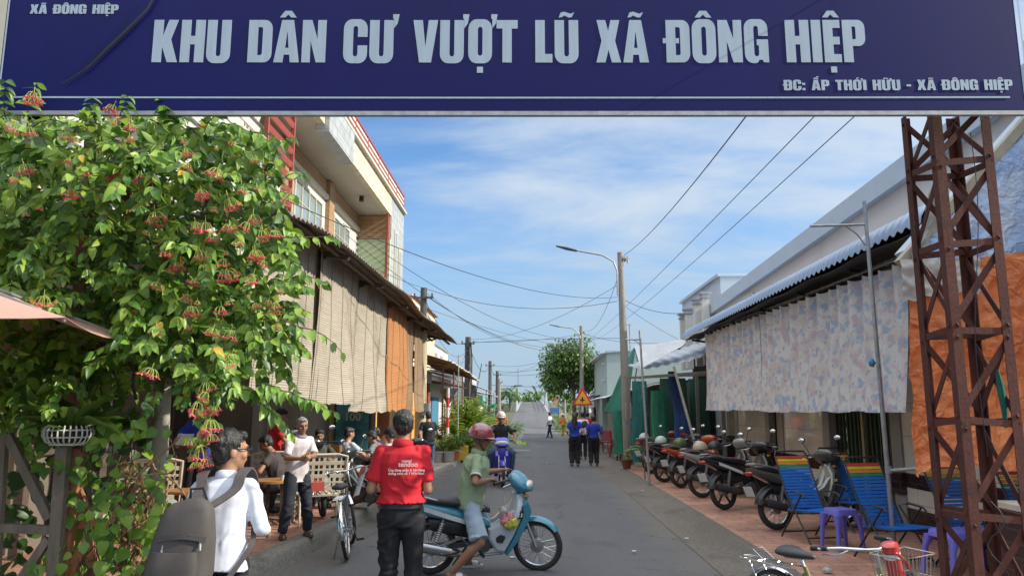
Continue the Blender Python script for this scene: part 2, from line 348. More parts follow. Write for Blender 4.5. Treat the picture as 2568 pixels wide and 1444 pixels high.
def tile_mat():
    m, t, b = nmat('red_pavers'); n, l = t.nodes, t.links
    tc = n.new('ShaderNodeTexCoord'); mp = n.new('ShaderNodeMapping'); mp.inputs['Rotation'].default_value = (0, 0, 0)
    l.new(tc.outputs['Object'], mp.inputs[0])
    wv = n.new('ShaderNodeTexNoise'); wv.inputs['Scale'].default_value = 14; l.new(mp.outputs[0], wv.inputs['Vector'])
    md = n.new('ShaderNodeVectorMath'); md.operation = 'MULTIPLY_ADD'; md.inputs[1].default_value = (.03, .03, 0); l.new(wv.outputs['Color'], md.inputs[0]); l.new(mp.outputs[0], md.inputs[2])
    br = n.new('ShaderNodeTexBrick'); br.offset = .5; l.new(md.outputs[0], br.inputs['Vector'])
    br.inputs['Color1'].default_value = (.38, .20, .14, 1); br.inputs['Color2'].default_value = (.45, .25, .18, 1); br.inputs['Mortar'].default_value = (.15, .085, .065, 1)
    br.inputs['Scale'].default_value = 1; br.inputs['Mortar Size'].default_value = .007; br.inputs['Brick Width'].default_value = .36; br.inputs['Row Height'].default_value = .2; br.inputs['Mortar Smooth'].default_value = .3
    nz = n.new('ShaderNodeTexNoise'); nz.inputs['Scale'].default_value = 2.2; nz.inputs['Detail'].default_value = 7; l.new(tc.outputs['Object'], nz.inputs['Vector'])
    cr = n.new('ShaderNodeValToRGB'); cr.color_ramp.elements[0].position = .3; cr.color_ramp.elements[1].position = .7
    cr.color_ramp.elements[0].color = (.62, .6, .58, 1); cr.color_ramp.elements[1].color = (1.1, 1.05, 1, 1); l.new(nz.outputs['Fac'], cr.inputs[0])
    mx = n.new('ShaderNodeMix'); mx.data_type = 'RGBA'; mx.blend_type = 'MULTIPLY'; mx.inputs[0].default_value = 1
    l.new(br.outputs['Color'], mx.inputs[6]); l.new(cr.outputs[0], mx.inputs[7]); l.new(mx.outputs[2], b.inputs['Base Color']); b.inputs['Roughness'].default_value = .75
    bp = n.new('ShaderNodeBump'); bp.inputs['Strength'].default_value = .6; bp.inputs['Distance'].default_value = .006; bp.invert = True
    l.new(br.outputs['Fac'], bp.inputs['Height']); l.new(bp.outputs[0], b.inputs['Normal']); return m
M_tile = tile_mat()
struct('ground', MB().grid(lambda u, v: (-1200 + 2400 * u, -400 + 2400 * v, -.03), 8, 8), M_earth)
ys = [-6 + i * 2 for i in range(33)] + [60 + i * 4 for i in range(34)]
def xl(y): return -2.78 + .33 * min(1, max(0, (y - 6) / 18)) if y < 58 else -2.45 + .35 * min(1, (y - 58) / 14)
def xrr(y): return 2.0 if y < 56 else 2.0 - .2 * min(1, (y - 56) / 14)
m = MB(); NX = 6
m.grid(lambda u, v: (lambda y: (xl(y) - .02 + (xrr(y) - xl(y) + .02) * v, y, zr(y) + .022 * (1 - (2 * v - 1) ** 2)))(ys[int(round(u * (len(ys) - 1)))]), len(ys) - 1, NX)
struct('road', m, M_asph, 60)
m = MB(); pr = [(58, -.4)] + [(y, zr(y) - .008) for y in ys if y >= 58] + [(192, -.4)]
for a, b in zip(pr[1:-2], pr[2:-1]):
    for sx_ in (-1, 1):
        m._add([(sx_ * 2.9 - .2, a[0], a[1]), (sx_ * 2.9 - .2, b[0], b[1]), (sx_ * (2.9 + 1.6 * b[1]) - .2, b[0], -.05), (sx_ * (2.9 + 1.6 * a[1]) - .2, a[0], -.05)], [(0, 1, 2, 3)])
    m._add([(-3.1, a[0], a[1]), (2.7, a[0], a[1]), (2.7, b[0], b[1]), (-3.1, b[0], b[1])], [(0, 1, 2, 3)])
struct('embankment', m, M_earth)
m = MB()
m.grid(lambda u, v: (xrr(-6 + 72 * u) - .03 + (2.74 - 1.97) * v, -6 + 72 * u, .004 + .05 * v ** 2 + .004 * math.sin(9 * u)), 36, 4)
struct('gutter', m, M_conc, 60)
m = MB(); m.box((4.3, 11.0, -.02), (3.14, 25, .15)); struct('sidewalk', m, M_tile)
m = MB(); m.box((4.8, 45, -.025), (4.14, 43, .15)); struct('pavement', m, M_conc)
# left raised pavement with its kerb
m = MB(); m.grid(lambda u, v: (xl(5 + 8 * u) - .2 - 4.6 * v, 5 + 8 * u, .168), 6, 4); struct('terrace', m, M_tile)
m = MB()
m.grid(lambda u, v: (xl(12.9 + 53 * u) - .16 - 4.6 * v, 12.9 + 53 * u, .15 - .1 * min(1, 2.2 * u)), 26, 4); struct('path', m, M_conc, 60)
m = MB()
def kb(u, v):
    y = 5 + 56 * u; h = .17 - .11 * min(1, max(0, (y - 10) / 22)); w_ = .012 * NZ.noise(V((y * 1.7, v * 9, 0)))
    return [(xl(y) + .05 + w_, y, -.02), (xl(y) + .015 + w_, y, h * .55), (xl(y) - .005 + w_, y, h - .015), (xl(y) - .035, y, h + .008 + w_ * .5), (xl(y) - .24, y, h + .007)][int(round(v * 4))]
m.grid(kb, 90, 4); struct('kerb', m, M_kerb, 50)
# ================================================================ SIGN across the street
GLY = {}
def arc(cx, cy, rx, ry, a0, a1, n=5): return [(cx + rx * math.cos(R(a0 + (a1 - a0) * i / n)), cy + ry * math.sin(R(a0 + (a1 - a0) * i / n))) for i in range(n + 1)]
def rr(x0, y0, x1, y1, tl=0, tr=0, br=0, bl=0, k=1.25):
    P = []
    for r, cx, cy, a in ((bl, x0, y0, 180), (br, x1, y0, 270), (tr, x1, y1, 0), (tl, x0, y1, 90)):
        if r: P += arc(cx + (r if cx == x0 else -r), cy + (r * k if cy == y0 else -r * k), r, r * k, a, a + 90)
        else: P.append((cx, cy))
    return P
s_, w_ = .225, .56
def box_(x0, y0, x1, y1): return [(x0, y0), (x1, y0), (x1, y1), (x0, y1)]
GLY['K'] = (.6, [[(0, 0), (s_, 0), (s_, .36), (.36, 0), (.6, 0), (.42, .54), (.57, 1), (.35, 1), (s_, .62), (s_, 1), (0, 1)]])
GLY['H'] = (w_, [[(0, 0), (s_, 0), (s_, .42), (w_ - s_, .42), (w_ - s_, 0), (w_, 0), (w_, 1), (w_ - s_, 1), (w_ - s_, .62), (s_, .62), (s_, 1), (0, 1)]])
U_ = [(0, 1)] + arc(.19, .2, .19, .22, 180, 270) + arc(w_ - .19, .2, .19, .22, 270, 360) + [(w_, 1), (w_ - s_, 1)] + arc(w_ / 2, .2, w_ / 2 - s_, .06, 360, 180, 6) + [(s_, 1)]
GLY['U'] = (w_, [U_])
GLY['D'] = (w_, [rr(0, 0, w_, 1, 0, .17, .17, 0), rr(s_, .17, w_ - s_, .83, 0, .04, .04, 0)])
GLY['Đ'] = (w_, GLY['D'][1] + [box_(-.075, .45, -.004, .57), box_(s_ + .004, .45, s_ + .08, .57)])
GLY['A'] = (.6, [[(0, 0), (.215, 0), (.235, .18), (.365, .18), (.385, 0), (.6, 0), (.44, 1), (.16, 1)], [(.258, .34), (.342, .34), (.30, .74)]])
GLY['N'] = (w_, [[(0, 0), (.2, 0), (.2, .5), (.34, 0), (w_, 0), (w_, 1), (w_ - .2, 1), (w_ - .2, .55), (.22, 1), (0, 1)]])
O_ = rr(0, -.02, w_, 1.02, .19, .19, .19, .19)
GLY['O'] = (w_, [O_, rr(s_, .16, w_ - s_, .84, .05, .05, .05, .05)])
GLY['C'] = (w_, [[(w_, .6), (w_ - s_, .6)] + arc(w_ / 2, .8, w_ / 2 - s_, .06, 0, 180, 6) + arc(w_ / 2, .2, w_ / 2 - s_, .06, 180, 360, 6) + [(w_ - s_, .4), (w_, .4)] + arc(w_ - .19, .2, .19, .22, 0, -90) + arc(.19, .2, .19, .22, 270, 180) + arc(.19, .8, .19, .22, 180, 90) + arc(w_ - .19, .8, .19, .22, 90, 0)])
GLY['G'] = (w_, [[(w_, .62), (w_ - s_, .62)] + arc(w_ / 2, .8, w_ / 2 - s_, .06, 0, 180, 6) + arc(w_ / 2, .2, w_ / 2 - s_, .06, 180, 360, 6) + [(w_ - s_, .4), (.29, .4), (.29, .54), (w_, .54), (w_, 0), (w_ - .12, 0), (w_ - .15, .06)] + arc(.24, .1, .1, .12, 340, 270, 3) + arc(.19, .2, .19, .22, 270, 180) + arc(.19, .8, .19, .22, 180, 90) + arc(w_ - .19, .8, .19, .22, 90, 0)])
GLY['V'] = (.58, [[(.15, 0), (.43, 0), (.58, 1), (.36, 1), (.29, .36), (.22, 1), (0, 1)]])
GLY['T'] = (.5, [[(.14, 0), (.36, 0), (.36, .8), (.5, .8), (.5, 1), (0, 1), (0, .8), (.14, .8)]])
GLY['L'] = (.4, [[(0, 0), (.4, 0), (.4, .2), (s_, .2), (s_, 1), (0, 1)]])
GLY['X'] = (.58, [[(0, 0), (.215, 0), (.29, .3), (.365, 0), (.58, 0), (.45, .51), (.56, 1), (.35, 1), (.29, .74), (.225, 1), (.02, 1), (.13, .51)]])
GLY['I'] = (s_, [box_(0, 0, s_, 1)])
GLY['E'] = (.4, [[(0, 0), (.4, 0), (.4, .19), (s_, .19), (s_, .42), (.38, .42), (.38, .6), (s_, .6), (s_, .81), (.4, .81), (.4, 1), (0, 1)]])
GLY['P'] = (.53, [[(0, 0), (s_, 0), (s_, .38)] + arc(.37, .56, .16, .18, 270, 360) + arc(.37, .82, .16, .18, 0, 90) + [(0, 1)], rr(s_, .54, .31, .84, 0, .03, .03, 0)])
GLY[':'] = (.2, [box_(0, 0, .2, .22), box_(0, .5, .2, .72)]); GLY['-'] = (.3, [box_(0, .36, .3, .54)])
def circ(w): c = w / 2; return [(c - .2, 1.06), (c - .07, 1.06), (c, 1.13), (c + .07, 1.06), (c + .2, 1.06), (c + .08, 1.22), (c - .08, 1.22)]
def tild(w): c = w / 2; return [(c - .18, 1.06), (c - .1, 1.07), (c - .05, 1.11), (c + .06, 1.06), (c + .13, 1.07), (c + .19, 1.19), (c + .1, 1.15), (c - .04, 1.2), (c - .13, 1.18)]
def dot_(w): c = w / 2; return box_(c - .07, -.24, c + .07, -.1)
def horn(w): return [(w + .005, .8), (w + .09, .92), (w + .13, 1.14), (w - .02, 1.14), (w - .02, 1.035), (w + .005, 1.03)]
def acut(w): c = w / 2; return [(c - .06, 1.07), (c + .04, 1.07), (c + .16, 1.22), (c, 1.22)]
def up_(p, d): return [(x, y + d) for x, y in p]
for ch, base, ex in (('Â', 'A', [circ]), ('Ư', 'U', [horn]), ('Ợ', 'O', [horn, dot_]), ('Ũ', 'U', [tild]), ('Ã', 'A', [tild]), ('Ô', 'O', [circ]), ('Ệ', 'E', [circ, dot_]), ('Ớ', 'O', [horn, acut]), ('Ữ', 'U', [horn, tild])):
    w0, P0 = GLY[base]; GLY[ch] = (w0, P0 + [f(w0) for f in ex])
GLY['Ấ'] = (.6, GLY['A'][1] + [circ(.6), up_(acut(.74), .12)])
def sign_poly(st, sp=.035, word=.27):
    out = []; x = 0
    for ch in st:
        if ch == ' ': x += word; continue
        w0, P0 = GLY[ch]; out += [[(a + x, b) for a, b in p] for p in P0]; x += w0 + sp + (.05 if ch in 'ƯỢỚỮ' else 0)
    return out, x - sp
DS = 4.9; SO = Fh * DS
def SU(px, py):
    d = ray(px, py); t = DS / d.dot(Fh); p = CAM + d * t; return p.dot(Xr), p.z
BOW = .004
def sgn(u, z, n): q = SO + Xr * u + V((0, 0, z + BOW * (u / 3.4) ** 2)) - Fh * n; return q
M_blue = mat('sign_blue', lin((6, 8, 80)), .42, 0, .16, 1.1, .04, 3, spec=.22, stretch=(1, 1, .35))
M_blue.node_tree.nodes['Principled BSDF'].inputs['Coat Weight'].default_value = .0
M_white = mat('sign_white', (.33, .41, .49), .5, 0, .10, 3, stretch=(9, 9, .8))
M_steelg = mat('galvanised_steel', (.34, .35, .36), .5, .5, .25, 14)
sign = thing('gate_sign', 'long dark blue sign board spanning the street with big pale capital lettering', 'sign', SO + V((0, 0, 3.4)), 0)
SI = Matrix.Translation(-(SO + V((0, 0, 3.4))))
def sb(mb, name, mt, smooth=30): o = mb.build(name, mt, sign, smooth); o.data.transform(SI); return o
zb = SU(1284, 279)[1]; zt = SU(1284, -75)[1]; UL, UR = -3.52, 3.5
m = MB(); NU = 24
for f_, n_ in ((0, 0.0), (1, -.06)): pass
m.sheet(lambda a, b: sgn(UL + (UR - UL) * a, zb + (zt - zb) * b, 0), NU, 6, -.05)
sb(m, 'panel', M_blue)
m = MB(); zl = SU(1284, 246)[1]
for i in range(NU):
    u0, u1 = UL + .1 + (UR - UL - .2) * i / NU, UL + .1 + (UR - UL - .2) * (i + 1) / NU
    m._add([sgn(u, z, .004) for u, z in ((u0, zl - .006), (u1, zl - .006), (u1, zl + .006), (u0, zl + .006))], [(0, 1, 2, 3)])
for u0 in (SU(8, 150)[0], SU(2562, 100)[0]):
    m._add([sgn(u, z, .004) for u, z in ((u0 - .006, zl), (u0 + .006, zl), (u0 + .006, zt - .1), (u0 - .006, zt - .1))], [(0, 1, 2, 3)])
sb(m, 'border_line', M_white, 0)
m = MB(); zq = SU(1284, 289)[1]; bv = []
for i in range(NU + 1):
    u0 = UL + (UR - UL) * i / NU; bv += [sgn(u0, z, n_) for z, n_ in ((zb, .0), (zq, .0), (zq, -.035), (zb, -.035))]
m._add(bv, [(0, 3, 2, 1), tuple(4 * NU + k for k in range(4))] + [(i * 4 + k, i * 4 + (k + 1) % 4, i * 4 + 4 + (k + 1) % 4, i * 4 + 4 + k) for i in range(NU) for k in range(4)])
sb(m, 'support_beam', M_steelg, 0)
def sign_text(st, pl, pr_, pb, pt, sp=.035, word=.27, bowed=True):
    P, W = sign_poly(st, sp, word); u0, z0 = SU(pl, pb); u1, _ = SU(pr_, pb); z1 = SU((pl + pr_) / 2, pt)[1]; z0 = SU((pl + pr_) / 2, pb)[1]
    kx, kz = (u1 - u0) / W, z1 - z0
    cu = bpy.data.curves.new('t', 'CURVE'); cu.dimensions = '2D'; cu.fill_mode = 'BOTH'; cu.extrude = .001
    for p in P:
        q = cu.splines.new('POLY'); q.points.add(len(p) - 1); q.use_cyclic_u = True
        for i, (a, b) in enumerate(p): q.points[i].co = (u0 + a * kx, z0 + b * kz, 0, 1)
    o = bpy.data.objects.new('tmp', cu); sc.collection.objects.link(o)
    me = bpy.data.meshes.new_from_object(o.evaluated_get(bpy.context.evaluated_depsgraph_get())); bpy.data.objects.remove(o)
    for v in me.vertices: v.co = SI @ sgn(v.co.x, v.co.y, .003 + v.co.z)
    me.name = 'lettering'; return link('lettering', me, M_white, sign)
o = sign_text('KHU DÂN CƯ VƯỢT LŨ XÃ ĐÔNG HIỆP', 380, 2174, 158, 52, .055, .36)
sign_text('XÃ ĐÔNG HIỆP', 75, 296, 37, 14, .05, .4); sign_text('ĐC: ẤP THỚI HỮU - XÃ ĐÔNG HIỆP', 1966, 2540, 228, 202, .06, .36)
pc = [SU(a, b) for a, b in ((395, -10), (372, 30), (318, 85), (270, 130), (225, 175), (160, 216))]
tag(MB().tube([sgn(u, z, .02) for u, z in pc], [.006, .007, .009, .008, .006, .003], 6).build('power_cable', mat('black_rubber', (.018, .018, .02), .55)), 'thick black cable drooping diagonally across the front of the blue sign', 'cable')
# ================================================================ rusty lattice tower carrying the sign
M_rust = coat_mat('rusty_steel', (.068, .018, .012), (.102, .027, .017), (.036, .014, .011), 3, 5, .8, .4, 40, .3)
TX, TY, TW, TH = 3.04, 5.40, .41, 3.9
tower = thing('lattice_tower', 'rusty brown steel lattice tower on the right holding up the blue sign', 'lattice tower', (TX, TY, 0), R(2))
def leg(i, j): return V((i * TW / 2, j * TW / 2, 0))
LG = [leg(-1, -1), leg(1, -1), leg(1, 1), leg(-1, 1)]
for c in LG:
    m = MB(); wv = .066; t_ = .007; x_, y_ = c.x, c.y; sx_, sy_ = (-1 if x_ > 0 else 1), (-1 if y_ > 0 else 1)
    m.box((x_ + sx_ * wv / 2, y_ + sy_ * t_ / 2, TH / 2), (wv, t_, TH)); m.box((x_ + sx_ * t_ / 2, y_ + sy_ * (wv / 2 + t_ / 2), TH / 2), (t_, wv - t_, TH)); m.build('leg', M_rust, tower, 0)
zs = [.12, .42, 1.0, 1.62, 2.23, 2.84, 3.43, 3.88]
for k in range(4):
    a, b = LG[k], LG[(k + 1) % 4]; nrm = V((a + b)).normalized(); inn = -nrm * .014
    for q, z in enumerate(zs[1:-1]):
        dz = .02 * math.sin(k * 5 + q)
        MB().bar(a + inn + V((0, 0, z + dz)), b + inn + V((0, 0, z - dz)), .046, .012, up=nrm).build('cross_bar', M_rust, tower, 0)
    for q in range(len(zs) - 1):
        z0, z1 = zs[q], zs[q + 1]; p, r_ = (a, b)
        MB().bar(p - nrm * .028 + V((0, 0, z0 + .02)), r_ - nrm * .028 + V((0, 0, z1 - .03)), .044, .008, up=nrm).build('brace', M_rust, tower, 0)
        if (q * 3 + k) % 5 == 0: MB().bar(r_ - nrm * .038 + V((0, 0, z0 + .02)), p - nrm * .038 + V((0, 0, z1 - .03)), .044, .008, up=nrm).build('brace', M_rust, tower, 0)
MB().box((0, 0, .045), (.9, .9, .15)).build('footing', M_conc, tower, 0)
m = MB(); m.tube([V((-.1, -.3, 1.12)) + V((.05 * math.sin(i * .9), .03 * math.cos(i * 1.3), -.55 * i / 10)) for i in range(11)], .004, 5)
m.tube([V((.0, -.29, 3.6)) + V((.03 * math.sin(i * .7) - .012 * i, 0, -.22 * i)) for i in range(11)], .003, 5); m.build('wire', MATS['black_rubber'], tower)
MB().loft([((.16, -.1, 1.58), (.01, 0, 0), (0, .01, 0)), ((.165, -.1, 1.7), (.022, 0, 0), (0, .02, 0)), ((.15, -.1, 1.86), (.026, 0, 0), (0, .025, 0)), ((.15, -.09, 1.97), (.008, 0, 0), (0, .008, 0))], 8).build('knotted_cloth', mat('teal_cloth', (.02, .13, .10), .9), tower)
# ================================================================ LEFT: two-storey house, awning, blinds
M_cream = mat('cream_render', (.60, .55, .44), .85, 0, .08, 1.3, .1, col2=(.47, .42, .33), th=.64, stretch=(1.5, 1.5, .25)); M_soff = mat('soffit_paint', (.5, .47, .40), .9, 0, .06, 2, .05)
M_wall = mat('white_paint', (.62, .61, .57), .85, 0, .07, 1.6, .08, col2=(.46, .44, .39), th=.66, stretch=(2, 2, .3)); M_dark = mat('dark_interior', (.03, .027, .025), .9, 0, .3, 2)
M_green = mat('pale_green_paint', (.42, .52, .33), .85, 0, .06, 3); M_redm = mat('red_metal', (.30, .06, .04), .55, 0, .15, 6)
M_wood = mat('brown_wood', (.28, .15, .07), .6, 0, .25, 4, .15, stretch=(1, 1, 12)); M_glass = mat('window_glass', (.22, .28, .28), .08, 0, .2, 1, spec=.8)
M_woodd = mat('dark_wood', (.09, .06, .045), .8, 0, .3, 6, .2, stretch=(1, 1, 8))
def plank_mat(name, c1, c2, w, h, rough=.6, bump=.4, mort=(.2, .16, .12)):
    if name in MATS: return MATS[name]
    m, t, b = nmat(name); n, l = t.nodes, t.links; tc = n.new('ShaderNodeTexCoord')
    sp = n.new('ShaderNodeSeparateXYZ'); cbn = n.new('ShaderNodeCombineXYZ'); l.new(tc.outputs['Object'], sp.inputs[0])
    ad = n.new('ShaderNodeMath'); ad.operation = 'ADD'; l.new(sp.outputs['X'], ad.inputs[0]); l.new(sp.outputs['Y'], ad.inputs[1])
    l.new(ad.outputs[0], cbn.inputs[0]); l.new(sp.outputs['Z'], cbn.inputs[1])
    br = n.new('ShaderNodeTexBrick'); l.new(cbn.outputs[0], br.inputs['Vector']); br.inputs['Scale'].default_value = 1
    br.inputs['Color1'].default_value = (*c1, 1); br.inputs['Color2'].default_value = (*c2, 1); br.inputs['Mortar'].default_value = (*mort, 1)
    br.inputs['Brick Width'].default_value = w; br.inputs['Row Height'].default_value = h; br.inputs['Mortar Size'].default_value = .006
    nz = n.new('ShaderNodeTexNoise'); nz.inputs['Scale'].default_value = 5; nz.inputs['Detail'].default_value = 6; l.new(tc.outputs['Object'], nz.inputs['Vector'])
    mxx = n.new('ShaderNodeMix'); mxx.data_type = 'RGBA'; mxx.blend_type = 'OVERLAY'; mxx.inputs[0].default_value = .35; l.new(br.outputs['Color'], mxx.inputs[6]); l.new(nz.outputs['Fac'], mxx.inputs[7])
    l.new(mxx.outputs[2], b.inputs['Base Color']); b.inputs['Roughness'].default_value = rough
    bp = n.new('ShaderNodeBump'); bp.inputs['Strength'].default_value = bump; bp.inputs['Distance'].default_value = .01; bp.invert = True; l.new(br.outputs['Fac'], bp.inputs['Height']); l.new(bp.outputs[0], b.inputs['Normal'])
    MATS[name] = m; return m
M_plank = plank_mat('timber_tiles', (.34, .2, .1), (.40, .25, .13), .9, .14, mort=(.22, .13, .07)); M_ctile = plank_mat('cream_tiles', (.60, .53, .38), (.66, .59, .43), .4, .25); M_gtile = plank_mat('grey_tiles', (.33, .36, .37), (.38, .40, .41), .4, .25)
SPLIT = {'post', 'pilaster', 'pilaster_base', 'end_wall', 'pier', 'bracket', 'tall_window', 'slit_pane', 'ceiling_lamp', 'red_pier', 'parapet', 'rail', 'rail_post', 'white_rail', 'rib', 'floor_slab', 'dado', 'hem_pole', 'cord', 'ring', 'back_wall'}
def rel(root, mb, name, m, smooth=0, parent=None):
    if name in SPLIT:
        for q in pieces(mb): o = q.build(name, m, parent or root, smooth); o.data.transform(Matrix.Translation(-root.location))
        return o
    o = mb.build(name, m, parent or root, smooth); o.data.transform(Matrix.Translation(-root.location)); return o
def quadx(mb, X, y0, y1, z0, z1, t=.1): mb.box((X - t / 2, (y0 + y1) / 2, (z0 + z1) / 2), (t, y1 - y0, z1 - z0)); return mb
def window_x(root, X, y0, y1, z0, z1, mf, mg, n=2, bars=0, d=.05, nm='window', side=1):
    m = MB()
    f = .06; o_ = side * d / 2
    m.box((X + o_, y0 + f / 2, (z0 + z1) / 2), (d, f, z1 - z0)); m.box((X + o_, y1 - f / 2, (z0 + z1) / 2), (d, f, z1 - z0))
    m.box((X + o_, (y0 + y1) / 2, z0 + f / 2), (d, y1 - y0 - 2 * f, f)); m.box((X + o_, (y0 + y1) / 2, z1 - f / 2), (d, y1 - y0 - 2 * f, f))
    for i in range(1, n): m.box((X + o_, y0 + (y1 - y0) * i / n, (z0 + z1) / 2), (d * .9, .045, z1 - z0 - 2 * f))
    for i in range(1, bars + 1): m.box((X + o_, (y0 + y1) / 2, z0 + (z1 - z0) * i / (bars + 1)), (d * .4, y1 - y0 - 2 * f, .018))
    w0 = rel(root, m, nm, mf); g = MB().box((X + side * .012, (y0 + y1) / 2, (z0 + z1) / 2), (.016, y1 - y0 - .1, z1 - z0 - .1)); rel(root, g, 'pane', mg, 0, w0); return w0
hx = -4.5; hb = -5.55
house = thing('shop_house', 'tall cream two-storey house with recessed balcony and red louvre screens above the blinds', 'house', (-5.5, 17, 0))
m = MB(); quadx(m, hb, 8, 25.8, 4.3, 7.3, .15); rel(house, m, 'wall', M_wall)
m = MB(); quadx(m, hb + .012, 8, 23.36, 7.42, 7.85, .14); rel(house, m, 'upper_wall', M_plank)
m = MB(); m.box((hb + .02, 15.7, 7.36), (.15, 15.3, .115)); rel(house, m, 'trim', M_cream)
m = MB(); m.box((-5.02, 23.43, 5.7), (1.04, .14, 2.75)); rel(house, m, 'side_wall', M_green)
m = MB(); m.box((-5.02, 23.40, 7.465), (1.0, .12, .76)); rel(house, m, 'timber_band', M_plank)
m = MB(); m.box((-7.65, 16.6, 8.02), (6.0, 17.0, .31)); m.box((-9.5, 16.9, 4.15), (7.7, 17.4, .28)); rel(house, m, 'floor_slab', M_soff)
m = MB(); m.box((-10.6, 25.72, 6), (10.1, .16, 4)); m.box((-10.6, 8.08, 4.2), (10.1, .16, 8)); rel(house, m, 'end_wall', M_cream)
m = MB(); quadx(m, hx, 23.5, 25.8, 3.6, 8.5, .9); rel(house, m, 'corner_pillar', M_gtile)
m = MB(); m.box((hx + .012, 24.2, 6.35), (.06, .3, 2.4)); m.box((hx + .012, 24.95, 6.0), (.06, .3, 2.2)); rel(house, m, 'tall_window', M_cream)
m = MB(); m.box((hx + .025, 24.2, 6.35), (.06, .12, 2.2)); m.box((hx + .025, 24.95, 6.0), (.06, .12, 2.0)); rel(house, m, 'slit_pane', M_glass)
m = MB(); quadx(m, hx, 17.9, 23.48, 7.86, 8.5, .15); quadx(m, hx, 8, 15.6, 7.86, 8.5, .15); rel(house, m, 'parapet', M_ctile)
m = MB(); quadx(m, hx + .1, 15.62, 17.88, 7.7, 8.5, .3); rel(house, m, 'parapet_panel', M_gtile)
m = MB(); m.box((hx - .04, 16.9, 8.535), (.3, 17.8, .07)); rel(house, m, 'coping', M_cream)
m = MB()
for z in (8.72, 8.88, 9.04): m.box((hx - .02, 16.9, z), (.035, 17.8, .07))
rel(house, m, 'white_rail', M_wall)
m = MB()
for z in (8.80, 8.96, 9.17): m.box((hx - .02, 16.9, z), (.045, 17.8, .06))
for i in range(13): m.box((hx - .02, 8.1 + i * 1.472, 8.87), (.05, .07, .6))
rel(house, m, 'red_rail', M_redm)
def louvre(x, y0, y1, z0, z1, sp, along='y', tilt=.5):
    m = MB(); m.box((x, y0 + .03, (z0 + z1) / 2), (.07, .06, z1 - z0)); m.box((x, y1 - .03, (z0 + z1) / 2), (.07, .06, z1 - z0))
    z = z0 + sp / 2
    while z < z1: m.box((x, (y0 + y1) / 2, z), (.05, y1 - y0 - .12, sp * .40), ry=.3); z += sp
    return rel(house, m, 'louvre_screen', M_redm)
louvre(hx - .06, 12.3, 13.75, 4.6, 7.84, .26); louvre(hx - .06, 23.1, 23.45, 4.4, 7.84, .2)
window_x(house, hb, 16.9, 19.2, 5.2, 7.1, M_cream, M_glass, 4, 3); window_x(house, hb, 20.4, 22.2, 5.2, 7.1, M_cream, M_glass, 3, 3); window_x(house, hb, 13.9, 15.4, 4.5, 7.2, M_cream, M_glass, 2, 2)
m = MB(); m.box((hb + .05, 16.2, 6.1), (.09, .4, 3.5)); m.box((hb + .06, 19.85, 6.1), (.12, .5, 3.5)); rel(house, m, 'pier', M_plank)
m = MB()
for y in (14.4, 21.2): m.tube([(-4.95, y, 7.84), (-4.95, y, 7.7)], .07, 12)
rel(house, m, 'ceiling_lamp', mat('black_metal', (.02, .02, .02), .4))
m = MB(); m.torus((-5.0, 23.355, 5.62), (0, 1, 0), .13, .02, 20, 6); m.tube([(-5.09, 23.35, 5.56), (-5.06, 23.35, 5.68), (-5.0, 23.35, 5.58), (-4.94, 23.35, 5.68), (-4.91, 23.35, 5.56)], .016, 5); rel(house, m, 'emblem', mat('teal_enamel', (.06, .28, .33), .5))
m = MB()
for i in range(14): m.box((hx - .08, 10.2, 5.0 + .22 * i), (.04, 3.6, .11), ry=.3)
rel(house, m, 'balcony_boards', M_wall)
# ground floor front
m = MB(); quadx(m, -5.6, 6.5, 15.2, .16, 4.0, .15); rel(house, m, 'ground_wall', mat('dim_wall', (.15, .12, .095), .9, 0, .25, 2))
m = MB(); quadx(m, -5.45, 15.2, 20.5, .16, 4.0, .15); rel(house, m, 'shop_wall', mat('grey_wall', (.40, .39, .36), .9, 0, .12, 2))
m = MB(); quadx(m, -5.2, 20.5, 25.8, .16, 4.0, .2); rel(house, m, 'yellow_wall', mat('yellow_paint', (.62, .42, .16), .85, 0, .1, 3))
for y0, y1 in ((8.3, 10.2), (11.2, 13.4)): window_x(house, -5.6, y0, y1, 1.2, 2.4, M_woodd, M_dark, 4, 0)
m = MB()
for i in range(22): m.box((-5.38, 15.5 + i * .1, 1.15), (.03, .025, 1.7))
for z in (.4, 1.2, 1.95): m.box((-5.38, 16.55, z), (.035, 2.2, .04))
rel(house, m, 'folding_grille', mat('pale_metal', (.45, .43, .36), .5, .3))
# awning
M_corr = mat('old_corrugated_iron', (.27, .245, .215), .7, .25, .3, 2.2, .1, col2=(.17, .12, .085), th=.55, stretch=(1, .3, 1))
aw = thing('metal_awning', 'long old grey corrugated metal awning over the bamboo blinds', 'awning', (-3.2, 17, 4.0))
m = MB(); y0, y1 = 7.75, 26.5; ny = 320
def awf(u, v):
    y = y0 + (y1 - y0) * u; xo = -2.62 - .10 * NZ.noise(V((y * .3, 0, 3))); x = xo - 1.9 * v
    z = 4.08 - .24 * max(0, 1 - (y - 7.75) / 3.5) ** 1.5 + .36 * v ** .9 + .022 * math.sin(y * 2 * math.pi / .16) + .06 * NZ.noise(V((y * .35, v * 2, 1))) - .05 * max(0, 1 - v * 6)
    return (x, y, z)
m.sheet(awf, ny, 10, .004); rel(aw, m, 'corrugated_sheet', M_corr, 60)
m = MB()
for y in (8.2, 11.1, 13.7, 16.5, 19, 21.5, 24.2):
    m.bar((-4.5, y, 4.28), (-2.75, y, 3.96), .05, .08); m.bar((-4.5, y, 3.7), (-3.1, y, 3.98), .04, .05)
for x, z in ((-2.9, 4.0), (-3.5, 4.12)): m.bar((x, 7.8, z), (x, 26.3, z), .06, .05)
rel(aw, m, 'bracket', M_woodd)
